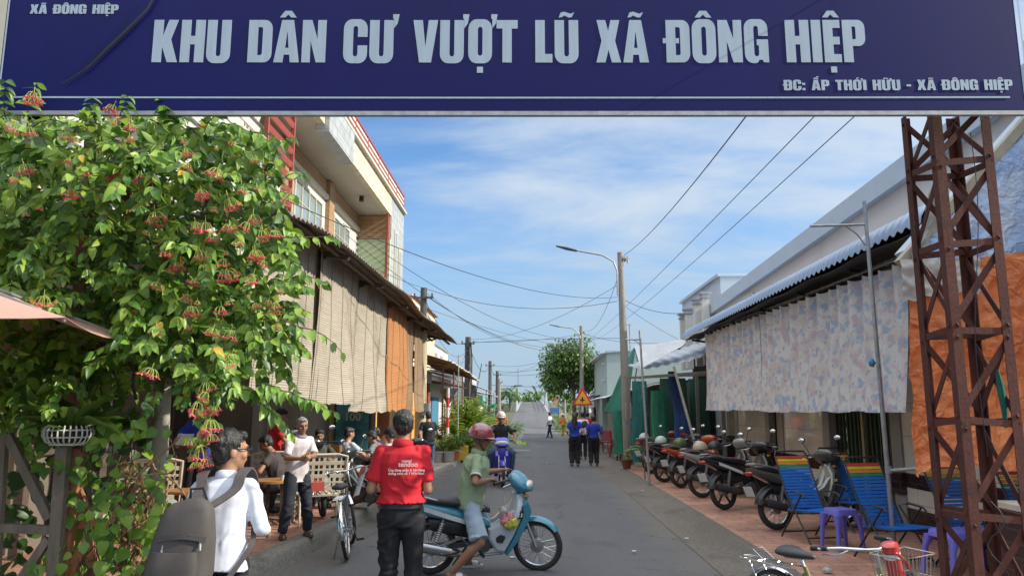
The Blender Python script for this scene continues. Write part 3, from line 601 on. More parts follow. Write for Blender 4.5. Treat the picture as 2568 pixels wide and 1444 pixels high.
# blinds
def blind_mat(name, c1, c2, c3):
    m, t, b = nmat(name); n, l = t.nodes, t.links; tc = n.new('ShaderNodeTexCoord')
    def nz(s, st):
        k = n.new('ShaderNodeMapping'); k.inputs['Scale'].default_value = st; l.new(tc.outputs['Object'], k.inputs[0])
        q = n.new('ShaderNodeTexNoise'); q.inputs['Scale'].default_value = s; q.inputs['Detail'].default_value = 5; q.inputs['Roughness'].default_value = .7; l.new(k.outputs[0], q.inputs['Vector']); return q.outputs['Fac']
    cr = n.new('ShaderNodeValToRGB'); e = cr.color_ramp.elements; e[0].color = (*c1, 1); e[1].color = (*c2, 1); e[0].position = .36; e[1].position = .66; l.new(nz(3, (1, .5, 14)), cr.inputs[0])
    c_ = n.new('ShaderNodeValToRGB'); c_.color_ramp.elements[0].position = .52; c_.color_ramp.elements[1].position = .72; c_.color_ramp.elements[0].color = (0, 0, 0, 1); l.new(nz(.9, (1, 1, 1.4)), c_.inputs[0])
    mx_ = n.new('ShaderNodeMix'); mx_.data_type = 'RGBA'; l.new(c_.outputs[0], mx_.inputs[0]); l.new(cr.outputs[0], mx_.inputs[6]); mx_.inputs[7].default_value = (*c3, 1)
    wv = n.new('ShaderNodeTexWave'); wv.bands_direction = 'Z'; wv.inputs['Scale'].default_value = 9.5; wv.inputs['Distortion'].default_value = .6; wv.inputs['Detail'].default_value = 2; l.new(tc.outputs['Object'], wv.inputs['Vector'])
    wr = n.new('ShaderNodeValToRGB'); wr.color_ramp.elements[0].color = (.62, .60, .57, 1); wr.color_ramp.elements[0].position = .0; wr.color_ramp.elements[1].position = .45; l.new(wv.outputs['Fac'], wr.inputs[0])
    mu = n.new('ShaderNodeMix'); mu.data_type = 'RGBA'; mu.blend_type = 'MULTIPLY'; mu.inputs[0].default_value = 1; l.new(mx_.outputs[2], mu.inputs[6]); l.new(wr.outputs[0], mu.inputs[7])
    l.new(mu.outputs[2], b.inputs['Base Color']); b.inputs['Roughness'].default_value = .8
    bp = n.new('ShaderNodeBump'); bp.inputs['Strength'].default_value = .5; bp.inputs['Distance'].default_value = .006; l.new(wv.outputs['Fac'], bp.inputs['Height']); l.new(bp.outputs[0], b.inputs['Normal'])
    return m
MBt = blind_mat('bleached_bamboo', (.345, .30, .24), (.445, .395, .32), (.26, .22, .165)); MBo = blind_mat('orange_bamboo', (.40, .165, .05), (.48, .22, .075), (.33, .15, .06)); MBb = blind_mat('brown_bamboo', (.24, .15, .08), (.30, .20, .11), (.20, .13, .08))
M_cord = mat('cord', (.17, .13, .10), .9)
BL = [(8.6, 11.22, 1.86, MBt, 'bleached grey bamboo blind nearest the flowering vine', 0), (10.98, 13.78, 1.80, MBt, 'wide pale bamboo blind with a torn dark left seam', .04), (13.6, 16.52, 1.68, MBt, 'pale tan bamboo blind with ragged bottom left of the orange one', .02),
      (16.45, 19.0, 1.70, MBo, 'bright orange brown bamboo blind under the awning', .03), (18.92, 20.38, 1.68, MBb, 'narrow brown bamboo blind right of the orange one', .0), (20.3, 21.6, 1.68, MBb, 'dark brown bamboo blind beside the round concrete column', .02)]
for k, (a, b, zb_, mt_, lb, off) in enumerate(BL):
    bl = thing('bamboo_blind', lb, 'blind', (-3.2, (a + b) / 2, 4.0), 0, 'bamboo blinds hung under the awning')
    m = MB()
    def bf(u, v, a=a, b=b, k=k, zb_=zb_):
        y = a + (b - a) * u; z = 4.1 + (zb_ + .05 * NZ.noise(V((y * 2.2, k, 0))) + .015 * NZ.noise(V((y * 14, k, 0))) - 4.1) * v
        x = -3.2 + .17 * NZ.noise(V((y * .9, z * .45, k * 3.1))) * (.3 + v) + .045 * NZ.noise(V((y * 2.5, z * .6, k))) + (.03 if k % 2 else 0)
        e = .02 * NZ.noise(V((z * 5, k, 2))) * (1 if u in (0, 1) else 0); return (x, y + e, z)
    m.sheet(bf, 40, 46, .006); rel(bl, m, 'slat_mat', mt_, 70)
    m = MB(); nn = max(2, int((b - a) / .62))
    for i in range(nn + 1):
        u = min(.985, max(.015, i / nn)); m.tube([V(bf(u, v / 14)) + V((.009, 0, 0)) for v in range(15)], .0035, 4)
    rel(bl, m, 'cord', M_cord)
col = tag(MB().tube([(-3.28, 22.4, .05), (-3.28, 22.4, 4.1)], .16, 18).build('concrete_column', mat('tan_column', (.45, .38, .25), .85, 0, .15, 3, .2)), 'round tan concrete column at the right end of the bamboo blinds', 'column')
bxm = thing('meter_box', 'small grey electricity meter box on the round tan column', 'meter box', (-3.12, 22.22, 1.75)); MB().box((0, 0, 0), (.22, .14, .34)).build('box', M_steelg, bxm); MB().box((0, -.075, .03), (.14, .012, .16)).build('window', M_glass, bxm); MB().tube([(0, 0, .17), (-.02, .03, .7), (-.12, .05, 1.6)], .012, 6).build('conduit', M_steelg, bxm)
# next houses on the left
def simple_house(label, x0, x1, y0, y1, zh, mw, mr, roof_over=.5, rise=.7, door=None, wins=(), name='shop_house', front_h=None, facing=1, mdoor=None, corr_=.2):
    t = thing(name, label, 'house', ((x0 + x1) / 2, (y0 + y1) / 2, 0)); xf = x1 if facing > 0 else x0
    m = MB(); m.box(((x0 + x1) / 2, (y0 + y1) / 2, zh / 2), (x1 - x0, y1 - y0, zh)); rel(t, m, 'wall', mw)
    m = MB(); o_ = roof_over
    def rf(u, v):
        y = y0 - .1 + (y1 - y0 + .2) * u; x = (xf + facing * o_) + (-(x1 - x0 + o_ + .1) * facing) * v
        return (x, y, zh - .12 + rise * v + .02 * math.sin(y * 2 * math.pi / corr_) + .03 * NZ.noise(V((y, x, 1))))
    m.sheet(rf, int((y1 - y0) / corr_ * 6), 4, .006); rel(t, m, 'roof', mr, 60)
    if door:
        d0, d1, dz = door; m = MB(); m.box((xf + facing * .02, (d0 + d1) / 2, dz / 2), (.05, d1 - d0, dz)); d = rel(t, m, 'door', mdoor or M_woodd)
        m = MB(); m.box((xf + facing * .05, d1 - .1, dz / 2), (.02, .03, .14)); rel(t, m, 'handle', M_steelg, 0, d)
    for (a, b, c, e) in wins: window_x(t, xf, a, b, c, e, M_wall, M_glass, 2, 2, .05, 'window', facing)
    return t
M_zinc = mat('zinc_sheet', (.46, .48, .50), .5, .35, .2, 1.5, stretch=(1, .3, 1)); M_rtin = mat('rust_red_tin', (.26, .09, .065), .75, 0, .25, 3)
M_orange = mat('orange_paint', (.58, .2, .05), .8, 0, .15, 3); M_bdoor = mat('blue_door_paint', (.06, .2, .33), .7, 0, .2, 4)
hA = simple_house('small house front painted yellow and orange next to the tan column', -9, -4.2, 26.6, 31, 3.2, mat('yellow_orange_paint', (.60, .36, .08), .8, 0, .15, 3), M_zinc, .3, .5, (27.2, 28.4, 2.2), mdoor=M_orange)
m = MB(); m.box((-4.15, 30.2, 1.6), (.12, .5, 3.0)); m.box((-4.1, 28.9, 1.6), (.1, .25, 3.1)); rel(hA, m, 'red_pier', mat('red_brown_paint', (.30, .07, .03), .7, 0, .1, 3))
m = MB(); m.box((-4.1, 28.6, 3.0), (.1, 3.9, .45)); rel(hA, m, 'fascia', mat('grey_fascia', (.35, .36, .38), .7))
aw2 = thing('metal_awning', 'sagging brown tin awning beyond the blinds with a bright front edge', 'awning', (-3.2, 32, 3.3))
m = MB()
def a2(u, v): y = 24.5 + 13.5 * u; return (-2.7 - .1 * NZ.noise(V((y * .4, 2, 2))) - 2.2 * v, y, 3.28 + .1 * NZ.noise(V((y * .3, v, 5))) + .62 * v + .02 * math.sin(y * 2 * math.pi / .2) - .25 * max(0, u - .6))
m.sheet(a2, 320, 6, .005); rel(aw2, m, 'corrugated_sheet', mat('brown_tin', (.30, .22, .15), .75, .1, .3, 3, col2=(.2, .12, .07), th=.5), 60)
m = MB(); m.tube([V(a2(i / 40, 0)) + V((.01, 0, .02)) for i in range(41)], .022, 6); rel(aw2, m, 'front_edge', M_wall)
m = MB()
for y in (25, 28.5, 32, 35.5): m.tube([(-2.95, y, .08), (-2.95, y, 3.25)], .03, 8); m.bar((-4.8, y, 3.6), (-2.8, y, 3.22), .05)
rel(aw2, m, 'post', mat('brown_pipe', (.16, .08, .05), .7, .2))
hB = simple_house('distant cream upper storey with small windows rising above the brown tin awning', -12, -6.1, 38, 47, 7.6, mat('peach_render', (.60, .50, .34), .85, 0, .08, 2), M_rtin, .2, .3, None, [(38.6, 40.2, 6.2, 7.2), (41, 42.6, 6.2, 7.2), (43.4, 45, 6.2, 7.2)])
hC = simple_house('house with a tall blue door and rusty red tin eave behind the striped sign post', -9, -4.3, 31.2, 37, 2.9, M_wall, M_rtin, 1.1, 1.0, (32.2, 34.6, 2.3), mdoor=M_bdoor)
hD = simple_house('house with a steep bare zinc roof beyond the rusty red eave', -9.5, -4.6, 37.2, 43, 3.4, M_wall, M_zinc, .8, 1.7, (39, 40, 2.1))
hE = simple_house('pale terrace house with patterned parapet blocks far down the left side', -9.5, -4.0, 44, 54, 4.1, mat('grey_block', (.36, .38, .42), .9, 0, .3, 9), M_zinc, .1, .2, (47, 48.4, 2.1), [(50, 51.6, 2.8, 3.7)])
m = MB()
for i in range(9):
    for j in range(3): m.torus((-3.97, 45 + i * 1, 3.5 + j * .2 - .3), (1, 0, 0), .09, .025, 10, 5)
rel(hE, m, 'parapet_block', M_wall)
aw3 = thing('metal_awning', 'striped pale zinc awning far down the left side of the street', 'awning', (-3.4, 50, 3))
m = MB(); m.sheet(lambda u, v: (-2.6 - 1.5 * v, 44 + 10 * u, 2.9 + .55 * v + .02 * math.sin(u * 10 * 2 * math.pi / .25)), 240, 3, .005); rel(aw3, m, 'corrugated_sheet', M_zinc, 60)
m = MB()
for y in (44.5, 49, 53.5): m.tube([(-2.7, y, .04), (-2.7, y, 2.9)], .03, 6)
rel(aw3, m, 'post', M_steelg)
hF = simple_house('low house with sloping white sheet roof just before the bridge', -9, -4.2, 55, 64, 3.0, M_wall, mat('white_sheet_roof', (.62, .62, .60), .6, 0, .1, 2), 1.3, 1.2, (58, 59, 2.0))
hG = simple_house('far pale two-storey block behind the left power poles', -14, -6.5, 49, 58, 6.2, M_wall, M_zinc, .2, .4, None, [(50, 51.5, 4.5, 5.6), (53, 54.5, 4.5, 5.6)])
# hidden café roof added to darken the space behind the vine, and back wall
cafe = thing('cafe_shelter', 'dim open café shelter behind the flowering vine on the left', 'shelter', (-5, 7.3, 0))
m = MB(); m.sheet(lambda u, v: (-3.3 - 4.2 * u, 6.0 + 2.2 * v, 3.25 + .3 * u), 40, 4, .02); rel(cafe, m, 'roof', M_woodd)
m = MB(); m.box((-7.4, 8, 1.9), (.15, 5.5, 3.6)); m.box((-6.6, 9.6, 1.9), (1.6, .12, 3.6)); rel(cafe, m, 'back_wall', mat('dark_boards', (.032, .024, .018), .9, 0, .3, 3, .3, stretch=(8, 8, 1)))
m = MB()
for x, y in ((-3.5, 6.15), (-5.4, 6.15), (-7.2, 6.15), (-5.4, 8.1)): m.box((x, y, 1.7), (.1, .1, 3.2))
rel(cafe, m, 'post', M_woodd)
# ================================================================ RIGHT: white shop house with curtain, stalls
M_ptile = plank_mat('glossy_cream_tiles', (.68, .63, .54), (.72, .67, .58), .6, .45, .06, .15, (.4, .36, .3)); M_dado = plank_mat('dark_tiles', (.03, .014, .014), (.045, .02, .018), .3, .12, .2, .2, (.06, .05, .05))
M_swall = mat('streaked_white_render', (.66, .62, .59), .85, 0, .05, .8, .05, col2=(.54, .50, .47), th=.66, stretch=(1.5, 1.5, .2)); M_trim = mat('blue_grey_trim', (.45, .53, .60), .6, 0, .06, 3)  # shop wall is white render with darker weather streaks
M_gate = mat('green_gate_paint', (.055, .085, .05), .5, .2, .2, 5); M_gold = mat('dull_brass', (.34, .29, .17), .5, .4, .2, 6)
rx = 5.3
shop = thing('white_shop', 'long white single-storey shop with cream tiles and green folding gates on the right', 'shop', (rx + 1, 15, 0))
n_, f_ = PX(2420, 293, rx), PX(1775, 772, rx)
def topz(y): return f_.z + (n_.z - f_.z) * (f_.y - y) / (f_.y - n_.y)
ya, yb = 7.6, f_.y + .3
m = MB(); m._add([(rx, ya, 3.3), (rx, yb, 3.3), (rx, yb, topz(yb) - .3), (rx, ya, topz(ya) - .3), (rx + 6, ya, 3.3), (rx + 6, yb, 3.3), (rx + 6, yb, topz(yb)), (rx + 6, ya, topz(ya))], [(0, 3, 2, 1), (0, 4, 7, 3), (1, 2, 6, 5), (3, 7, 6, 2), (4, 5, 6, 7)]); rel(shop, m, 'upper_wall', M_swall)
m = MB(); m._add([(rx - .14, ya, topz(ya) - .32), (rx - .14, yb, topz(yb) - .32), (rx - .14, yb, topz(yb)), (rx - .14, ya, topz(ya)), (rx + 6.1, ya, topz(ya) + .6), (rx + 6.1, yb, topz(yb) + .6), (rx + 6.1, ya, topz(ya) + .4), (rx + 6.1, yb, topz(yb) + .4)], [(0, 3, 2, 1), (3, 4, 5, 2), (0, 1, 7, 6)]); rel(shop, m, 'roof_trim', M_trim)
gates = [(11.3, 13.6), (16.4, 17.0)]; pan = [(7.6, 11.0), (13.9, 16.1), (17.3, 19.6)]
for a, b in pan:
    m = MB(); m.box((rx, (a + b) / 2, 2.1), (.2, b - a, 2.5)); rel(shop, m, 'tile_panel', M_ptile)
    m = MB(); m.box((rx - .006, (a + b) / 2, .75), (.2, b - a, .19)); m.box((rx - .006, (a + b) / 2, .2), (.2, b - a, .36)); rel(shop, m, 'dado', M_dado)
    m = MB(); m.box((rx - .002, (a + b) / 2, .515), (.2, b - a, .27)); rel(shop, m, 'tile_band', M_ptile)
m = MB()
for a, b in ((11.0, 11.3), (13.6, 13.9), (16.1, 16.4), (17.0, 17.3), (19.6, 19.9)): m.box((rx + .02, (a + b) / 2, 1.75), (.3, b - a, 3.4))
rel(shop, m, 'pilaster', mat('grey_pilaster', (.30, .29, .26), .5, 0, .1, 3))
m = MB()
for a, b in ((11.0, 11.3), (13.6, 13.9), (16.1, 16.4), (17.0, 17.3)): m.box((rx + .0, (a + b) / 2, .70), (.33, b - a + .02, .3))
rel(shop, m, 'pilaster_base', M_dado)
for a, b in gates:
    m = MB(); k = int((b - a) / .075)
    for i in range(k + 1):
        y = a + (b - a) * i / k; m.box((rx + .03 + (.02 if i % 2 else -.02), y, 1.7), (.03, .03, 3.2))
        if i < k:
            for j in range(9): z = .25 + j * .36; m.bar((rx + .01, y, z), (rx + .01, y + (b - a) / k, z + .17), .012, .006); m.bar((rx + .015, y, z + .34), (rx + .015, y + (b - a) / k, z + .17), .012, .006)
    g = rel(shop, m, 'folding_gate', M_gate)
    m = MB(); m.box((rx - .02, (a + b) / 2, 1.7), (.05, .09, 3.2)); rel(shop, m, 'lock_bar', M_gold, 0, g)
    m = MB(); m.box((rx + .25, (a + b) / 2, 1.7), (.06, b - a, 3.3)); rel(shop, m, 'shutter', mat('dim_green', (.03, .04, .03), .8), 0, g)
window_x(shop, rx, 18.0, 18.9, 4.15, 4.5, M_wall, M_glass, 2, 0, .05, 'window', -1)
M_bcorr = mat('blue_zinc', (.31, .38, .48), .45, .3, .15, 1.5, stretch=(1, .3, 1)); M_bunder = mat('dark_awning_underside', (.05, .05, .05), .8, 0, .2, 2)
aw4 = thing('metal_awning', 'long corrugated awning with scalloped bluish lip above the floral curtain', 'awning', (4.6, 14, 3.7))
def a4(u, v):
    y = 7.9 + 13 * u; c = .022 * math.sin(y * 2 * math.pi / .19)
    if v < .5: t = v / .5; return (4.1 + .30 * (1 - math.cos(t * math.pi / 2)), y, 3.66 + c + .26 * math.sin(t * math.pi / 2))
    t = (v - .5) / .5; return (4.4 + .9 * t, y, 3.92 + c + .12 * t)
m = MB(); m.sheet(a4, 13 * 5 * 6, 10, .005); rel(aw4, m, 'corrugated_sheet', M_bcorr, 60)
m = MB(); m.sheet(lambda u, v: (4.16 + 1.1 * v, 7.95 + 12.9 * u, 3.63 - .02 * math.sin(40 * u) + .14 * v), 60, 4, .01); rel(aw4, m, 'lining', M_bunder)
m = MB()
for y in [8.2 + 2.05 * i for i in range(7)]: m.bar((5.25, y, 3.45), (4.3, y, 3.58), .05)
m.bar((4.45, 8, 3.52), (4.45, 20.8, 3.6), .04); rel(aw4, m, 'bracket', mat('black_metal', (.02, .02, .02), .5))
# curtain
def floral_mat():
    m, t, b = nmat('floral_cotton'); n, l = t.nodes, t.links; tc = n.new('ShaderNodeTexCoord')
    def blot(off, s, lo, hi, col, prev):
        k = n.new('ShaderNodeMapping'); k.inputs['Location'].default_value = off; k.inputs['Scale'].default_value = (.3, 1, 1); l.new(tc.outputs['Object'], k.inputs[0])
        q = n.new('ShaderNodeTexNoise'); q.inputs['Scale'].default_value = s; q.inputs['Detail'].default_value = 3; q.inputs['Roughness'].default_value = .55; l.new(k.outputs[0], q.inputs['Vector'])
        r_ = n.new('ShaderNodeMapRange'); r_.inputs[1].default_value = lo; r_.inputs[2].default_value = hi; r_.inputs[4].default_value = .8; l.new(q.outputs['Fac'], r_.inputs[0])
        x = n.new('ShaderNodeMix'); x.data_type = 'RGBA'; l.new(r_.outputs[0], x.inputs[0])
        if prev is None: x.inputs[6].default_value = (.85, .84, .82, 1)
        else: l.new(prev, x.inputs[6])
        x.inputs[7].default_value = (*col, 1); return x.outputs[2]
    p = blot((3, 1, 7), 3.5, .48, .62, (.78, .71, .66), None); p = blot((0, 0, 0), 6.5, .53, .62, (.42, .56, .76), p); p = blot((9, 4, 2), 6, .53, .63, (.72, .58, .62), p); p = blot((2, 8, 5), 11, .58, .68, (.46, .52, .60), p)
    l.new(p, b.inputs['Base Color']); b.inputs['Roughness'].default_value = .9
    tr = n.new('ShaderNodeBsdfTranslucent'); l.new(p, tr.inputs[0]); ms = n.new('ShaderNodeMixShader'); ms.inputs[0].default_value = .4
    l.new(b.outputs[0], ms.inputs[1]); l.new(tr.outputs[0], ms.inputs[2]); l.new(ms.outputs[0], n['Material Output'].inputs[0]); return m
M_floral = floral_mat()
cx_ = 4.42
def curtain(label, ya_, yb_, zbot, k, ph):
    t = thing('curtain', label, 'curtain', (cx_, (ya_ + yb_) / 2, 3.5), 0, 'floral curtains below the awning'); m = MB(); nu = int((yb_ - ya_) * 26)
    def cf(u, v):
        y = ya_ + (yb_ - ya_) * u; zt_ = 3.47 + .018 * (y - 9.3) - .05 * abs(math.sin(y * math.pi / .42)) ** 1.5
        z = zt_ + (zbot + .03 * NZ.noise(V((y * 1.6, k, 3))) - zt_) * v
        fold = .055 * math.sin(y * 2 * math.pi / .42 + 1.3 * NZ.noise(V((y * .7, z * .35, k)))) * (.45 + .55 * (1 - v)) + .06 * NZ.noise(V((y * 1.1, z * .3, ph))) + .02 * NZ.noise(V((y * 5, z * .5, ph)))
        return (cx_ + fold - .1 * v * v, y, z)
    m.sheet(cf, nu, 34, .002); rel(t, m, 'cloth', M_floral, 80)
    m = MB(); q = ya_
    while q < yb_: m.torus((cx_, q, 3.5 + .018 * (q - 9.3)), (0, 1, 0), .025, .005, 8, 4); q += .42
    rel(t, m, 'ring', M_steelg); return t
curtain('wide blue and pink floral curtain nearest the lattice tower', 8.98, 14.75, 1.68, 0, 1); curtain('narrow floral curtain with reddish blotches at the far end of the rod', 14.62, 19.3, 1.71, 4, 6)
tag(MB().tube([(cx_, 9.2 + 10.2 * i / 20, 3.5 + .184 * i / 20) for i in range(21)], .008, 6).build('curtain_rod', M_steelg), 'thin wire rod carrying the floral curtains under the awning', 'rod')
# flat roofed block and chimneys above the far end of the awning
bk = thing('roof_block', 'white box shaped upper room at the far end of the white shop roof', 'building', (7.2, 26, 0))
m = MB(); m.box((7.5, 26.2, 2.9), (3.4, 6, 5.8)); rel(bk, m, 'wall', mat('pale_blue_wall', (.50, .55, .60), .8, 0, .05, 2)); m = MB(); m.box((7.5, 26.2, 5.84), (3.6, 6.2, .09)); rel(bk, m, 'coping', M_trim)
for px, Y, zt_, lb in ((1715, 24.5, 4.75, 'leftmost small capped vent post above the awning'), (1728, 24, 4.85, 'second small capped vent post beside the leftmost one'), (1752, 22.5, 4.95, 'third capped vent post next to the white box room'), (1772, 22, 5.05, 'tallest capped vent post just under the white box room')):
    p = PY(px, 850, Y); t = thing('vent_post', lb, 'vent', (p.x, Y, 3.0), 0, 'capped vent posts on the roof'); hh = zt_ - 3.0
    MB().box((0, 0, hh / 2), (.2, .2, hh)).build('shaft', M_wall, t); MB().box((0, 0, hh + .03), (.32, .32, .06)).box((0, 0, hh - .1), (.27, .27, .04)).build('cap', M_steelg, t)
# metal roofed stall beyond
stall = thing('market_stall', 'open stall with a crumpled grey metal roof hung with fishing nets', 'stall', (4.2, 21.5, 0))
A, B, C, D = PY(1591, 868, 21.6), PY(1726, 850, 20.6), PY(1712, 868, 20.0), PY(1607, 926, 19.6)
m = MB(); m.sheet(lambda u, v: (A.lerp(B, u)).lerp(D.lerp(V((C.x, C.y, C.z)), u), v) + V((0, 0, .018 * math.sin(v * 40) + .03 * NZ.noise(V((u * 3, v * 3, 0))))), 20, 60, .006); rel(stall, m, 'roof_face', M_zinc, 60)
E, F_ = PY(1880, 800, 19.9), PY(1870, 860, 21.5)
m = MB(); m.sheet(lambda u, v: D.lerp(V((5.3, 19.7, 3.55)), u) + V((0, 2.6 * v, .25 * v + .02 * math.sin(u * 60) - .18 * math.sin(u * math.pi) * (1 - v))), 60, 10, .006); rel(stall, m, 'front_roof', M_zinc, 60)
m = MB(); m.bar((2.75, 19.8, 2.55), (5.3, 19.8, 2.75), .07); m.bar((2.8, 23.5, 2.7), (5.3, 23.5, 2.8), .07)
m.tube([PY(1690, 920, 19.5), PY(1752, 1145, 17.5)], .035, 8)
for x, y in ((2.9, 23.4), (5.0, 23.4), (4.9, 19.9)): m.box((x, y, 1.4), (.09, .09, 2.7))
rel(stall, m, 'post', mat('grey_timber', (.20, .18, .15), .85, 0, .25, 5))
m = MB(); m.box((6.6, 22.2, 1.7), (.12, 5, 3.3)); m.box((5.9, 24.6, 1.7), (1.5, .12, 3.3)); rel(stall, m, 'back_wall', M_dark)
m = MB()
for y in (19.95, 20.7): m.box((5.3, y, 1.75), (.12, .1, 3.3))
for i in range(9): m.box((5.3, 20.32, .35 + i * .36), (.07, .66, .05))
rel(stall, m, 'lattice_panel', M_gold)
m = MB(); m.box((4.6, 20.1, .62), (1.3, .05, .9)); 
for i in range(14): m.box((4.6, 20.06, .22 + i * .062), (1.3, .03, .022))
rel(stall, m, 'slatted_front', mat('dark_slats', (.045, .045, .045), .7))
# green tarp
M_gtarp = mat('green_tarpaulin', (.05, .27, .19), .55, 0, .12, 2, trans=.25)
a, b, c, d = PY(1592, 872, 25.0), PY(1586, 876, 25.6), PY(1513, 1030, 26.5), PY(1574, 1030, 25.2)
tp = thing('green_tarpaulin', 'large green tarpaulin hanging at a slant behind the lamp post', 'tarpaulin', (3, 25.5, 1.7))
m = MB()
def tf(u, v):
    q = b.lerp(a, u).lerp(c.lerp(d, u), v); q = q + V((.05 * NZ.noise(V((u * 2, v * 2, 0))), .25 * math.sin(math.pi * u) * v + .06 * NZ.noise(V((u * 4, v * 3, 7))), -.05 * math.sin(u * math.pi) * v)); return q
m.sheet(tf, 18, 26, .004); rel(tp, m, 'sheet', M_gtarp, 80)
m = MB(); m.tube([a, PY(1600, 905, 24.8), PY(1580, 1030, 25.1), d], .02, 6); m.tube([d, PY(1545, 1037, 25.5), c], .02, 6); rel(tp, m, 'hem_pole', mat('dark_green', (.02, .09, .06), .6))
# fishing nets
M_net = {'teal': mat('teal_net', (.03, .20, .19), .7, 0, .45, 9, trans=.2, stretch=(3, 3, .6)), 'blue': mat('blue_net', (.025, .07, .22), .7, 0, .4, 9, trans=.2, stretch=(3, 3, .6)), 'green': mat('green_net', (.04, .27, .17), .7, 0, .4, 9, trans=.2, stretch=(3, 3, .6)), 'dark': mat('dark_green_net', (.02, .07, .05), .8, 0, .5, 9, stretch=(3, 3, .6))}
def net(label, x, y, z0, z1, w1, w0, mt_, dx=0, k=0):
    m = MB(); secs = []
    for i in range(13):
        t = i / 12; z = z1 + (z0 - z1) * t; w_ = w1 + (w0 - w1) * t ** .7; secs.append(((dx * t + .04 * NZ.noise(V((z * 1.5, k, 0))), .03 * NZ.noise(V((z, k, 4))), z), (w_, 0, 0), (0, w_ * .45, 0)))
    m.loft(secs, 20); me = m.mesh(80, 'fishing_net')
    for v in me.vertices: q = NZ.noise(V((v.co.x * 9 + k, v.co.y * 9, v.co.z * .8))); v.co.x += q * .05; v.co.y += q * .05
    o = link('fishing_net', me, mt_); o.location = (x, y, 0); return tag(o, label, 'net', 'fishing nets hung in the stall')
net('dark blue fishing net bunched and tied with a red cord', 3.75, 20.6, .15, 2.75, .10, .28, M_net['blue'], .42, 1)
net('bright green fishing net hanging to the ground by the slanted post', 3.75, 23.0, .1, 2.3, .2, .28, M_net['green'], .05, 2); net('teal fishing net hanging beside a striped shirt', 3.25, 23.4, .2, 2.6, .22, .3, M_net['teal'], 0, 3)
net('wide dark green net filling the middle of the stall', 4.35, 23.8, .1, 2.7, .4, .5, M_net['dark'], 0, 4); net('small teal net hanging beneath the green tarpaulin', 2.72, 24.7, .35, 1.7, .12, .16, M_net['green'], .02, 5); net('dark teal net at the back near the door', 5.2, 24.2, .2, 2.7, .3, .35, M_net['dark'], 0, 6)
tag(MB().torus((0, 0, 0), (.4, .1, 1), .14, .035, 12, 6).build('red_cord', mat('red_rope', (.35, .04, .03), .8)), 'red cord tied round the dark blue net', 'cord').location = (4.07, 20.55, 1.05)
# houses further down the right side
simple_house('grey green clapboard house above the stalls behind the tree', 3.6, 8, 37, 45, 4.6, mat('grey_green_boards', (.30, .36, .33), .85, 0, .15, 3, stretch=(1, 1, 10)), M_zinc, .3, .4, None, [(38, 39.4, 3.2, 4.1)], facing=-1)
M_btarp = mat('blue_white_sheet', (.45, .55, .70), .6, 0, .12, 1)
def awn(label, xf, xb, y0, y1, z0, z1, mt_, posts=True, sag=.05):
    t = thing('stall_awning', label, 'awning', ((xf + xb) / 2, (y0 + y1) / 2, z0)); m = MB()
    m.sheet(lambda u, v: (xf + (xb - xf) * v, y0 + (y1 - y0) * u, z0 + (z1 - z0) * v - sag * math.sin(u * math.pi) + .03 * NZ.noise(V((u * 4, v * 3, y0)))), 24, 8, .006); rel(t, m, 'sheet', mt_, 80)
    if posts:
        m = MB(); sg = 1 if xb > xf else -1
        for y in (y0 + .1, y1 - .1): m.tube([(xf + sg * .05, y, .02), (xf + sg * .05, y, z0 - .02)], .025, 6)
        rel(t, m, 'post', M_steelg)
    return t
awn('grey striped tin awning low over the stall behind the green tarpaulin', 2.7, 5, 26.5, 33, 2.25, 2.75, M_zinc); awn('blue and white plastic awning in front of the clothes stall', 2.35, 4.5, 34, 40, 2.1, 2.7, M_btarp); awn('white plastic awning farthest down the right side', 2.4, 4.5, 41, 47, 2.3, 2.8, mat('white_plastic', (.6, .6, .6), .6))
simple_house('low dark shop room behind the stalls on the right', 4.4, 8, 26.2, 36.5, 2.7, mat('brown_wall', (.16, .12, .09), .9, 0, .3, 2), M_zinc, .3, .6, None, [], facing=-1)
simple_house('low pale house between the big tree and the bridge', 4.2, 9, 46, 58, 2.8, M_wall, M_rtin, .5, .8, None, [(48, 49.5, 1, 2)], facing=-1)
gcol = [(.45, .45, .47), (.30, .05, .06), (.06, .22, .28), (.5, .47, .42), (.10, .12, .2), (.35, .1, .25), (.1, .28, .2), (.42, .42, .45), (.5, .3, .12), (.07, .1, .25)]
gname = ['white', 'red', 'teal', 'cream', 'navy', 'plum', 'green', 'grey', 'orange', 'dark blue']
for i in range(10):
    m = MB(); m.loft([((0, 0, .42), (.05, 0, 0), (0, .02, 0)), ((0, 0, .36), (.2, 0, 0), (0, .03, 0)), ((0, 0, 0), (.19, 0, 0), (0, .05, 0)), ((0, 0, -.2), (.2, 0, 0), (0, .05, 0))], 12)
    o = m.build('hanging_garment', mat('cloth_' + gname[i].replace(' ', '_'), gcol[i], .9, 0, .2, 8)); o.location = (2.6 + .12 * (i % 3), 34.2 + .62 * i, 1.45); o.rotation_euler = (0, 0, .9 + .2 * math.sin(i)); tag(o, '%s garment hanging under the blue and white awning' % gname[i], 'garment', 'garments hung on the clothes stall')
fence = thing('picket_fence', 'short dark wooden picket fence behind the lamp post', 'fence', (2.95, 26.3, 0)); m = MB()
for i in range(9): m.box((-.1 + .11 * i, .03 * math.sin(i), .62), (.06, .03, 1.15), ry=.03 * math.sin(i * 3))
m.box((.35, .04, .35), (1.0, .03, .06)); m.box((.35, .04, .9), (1.0, .03, .06)); m.build('pickets', mat('dark_purple_wood', (.06, .03, .035), .85, 0, .3, 5), fence, 0)
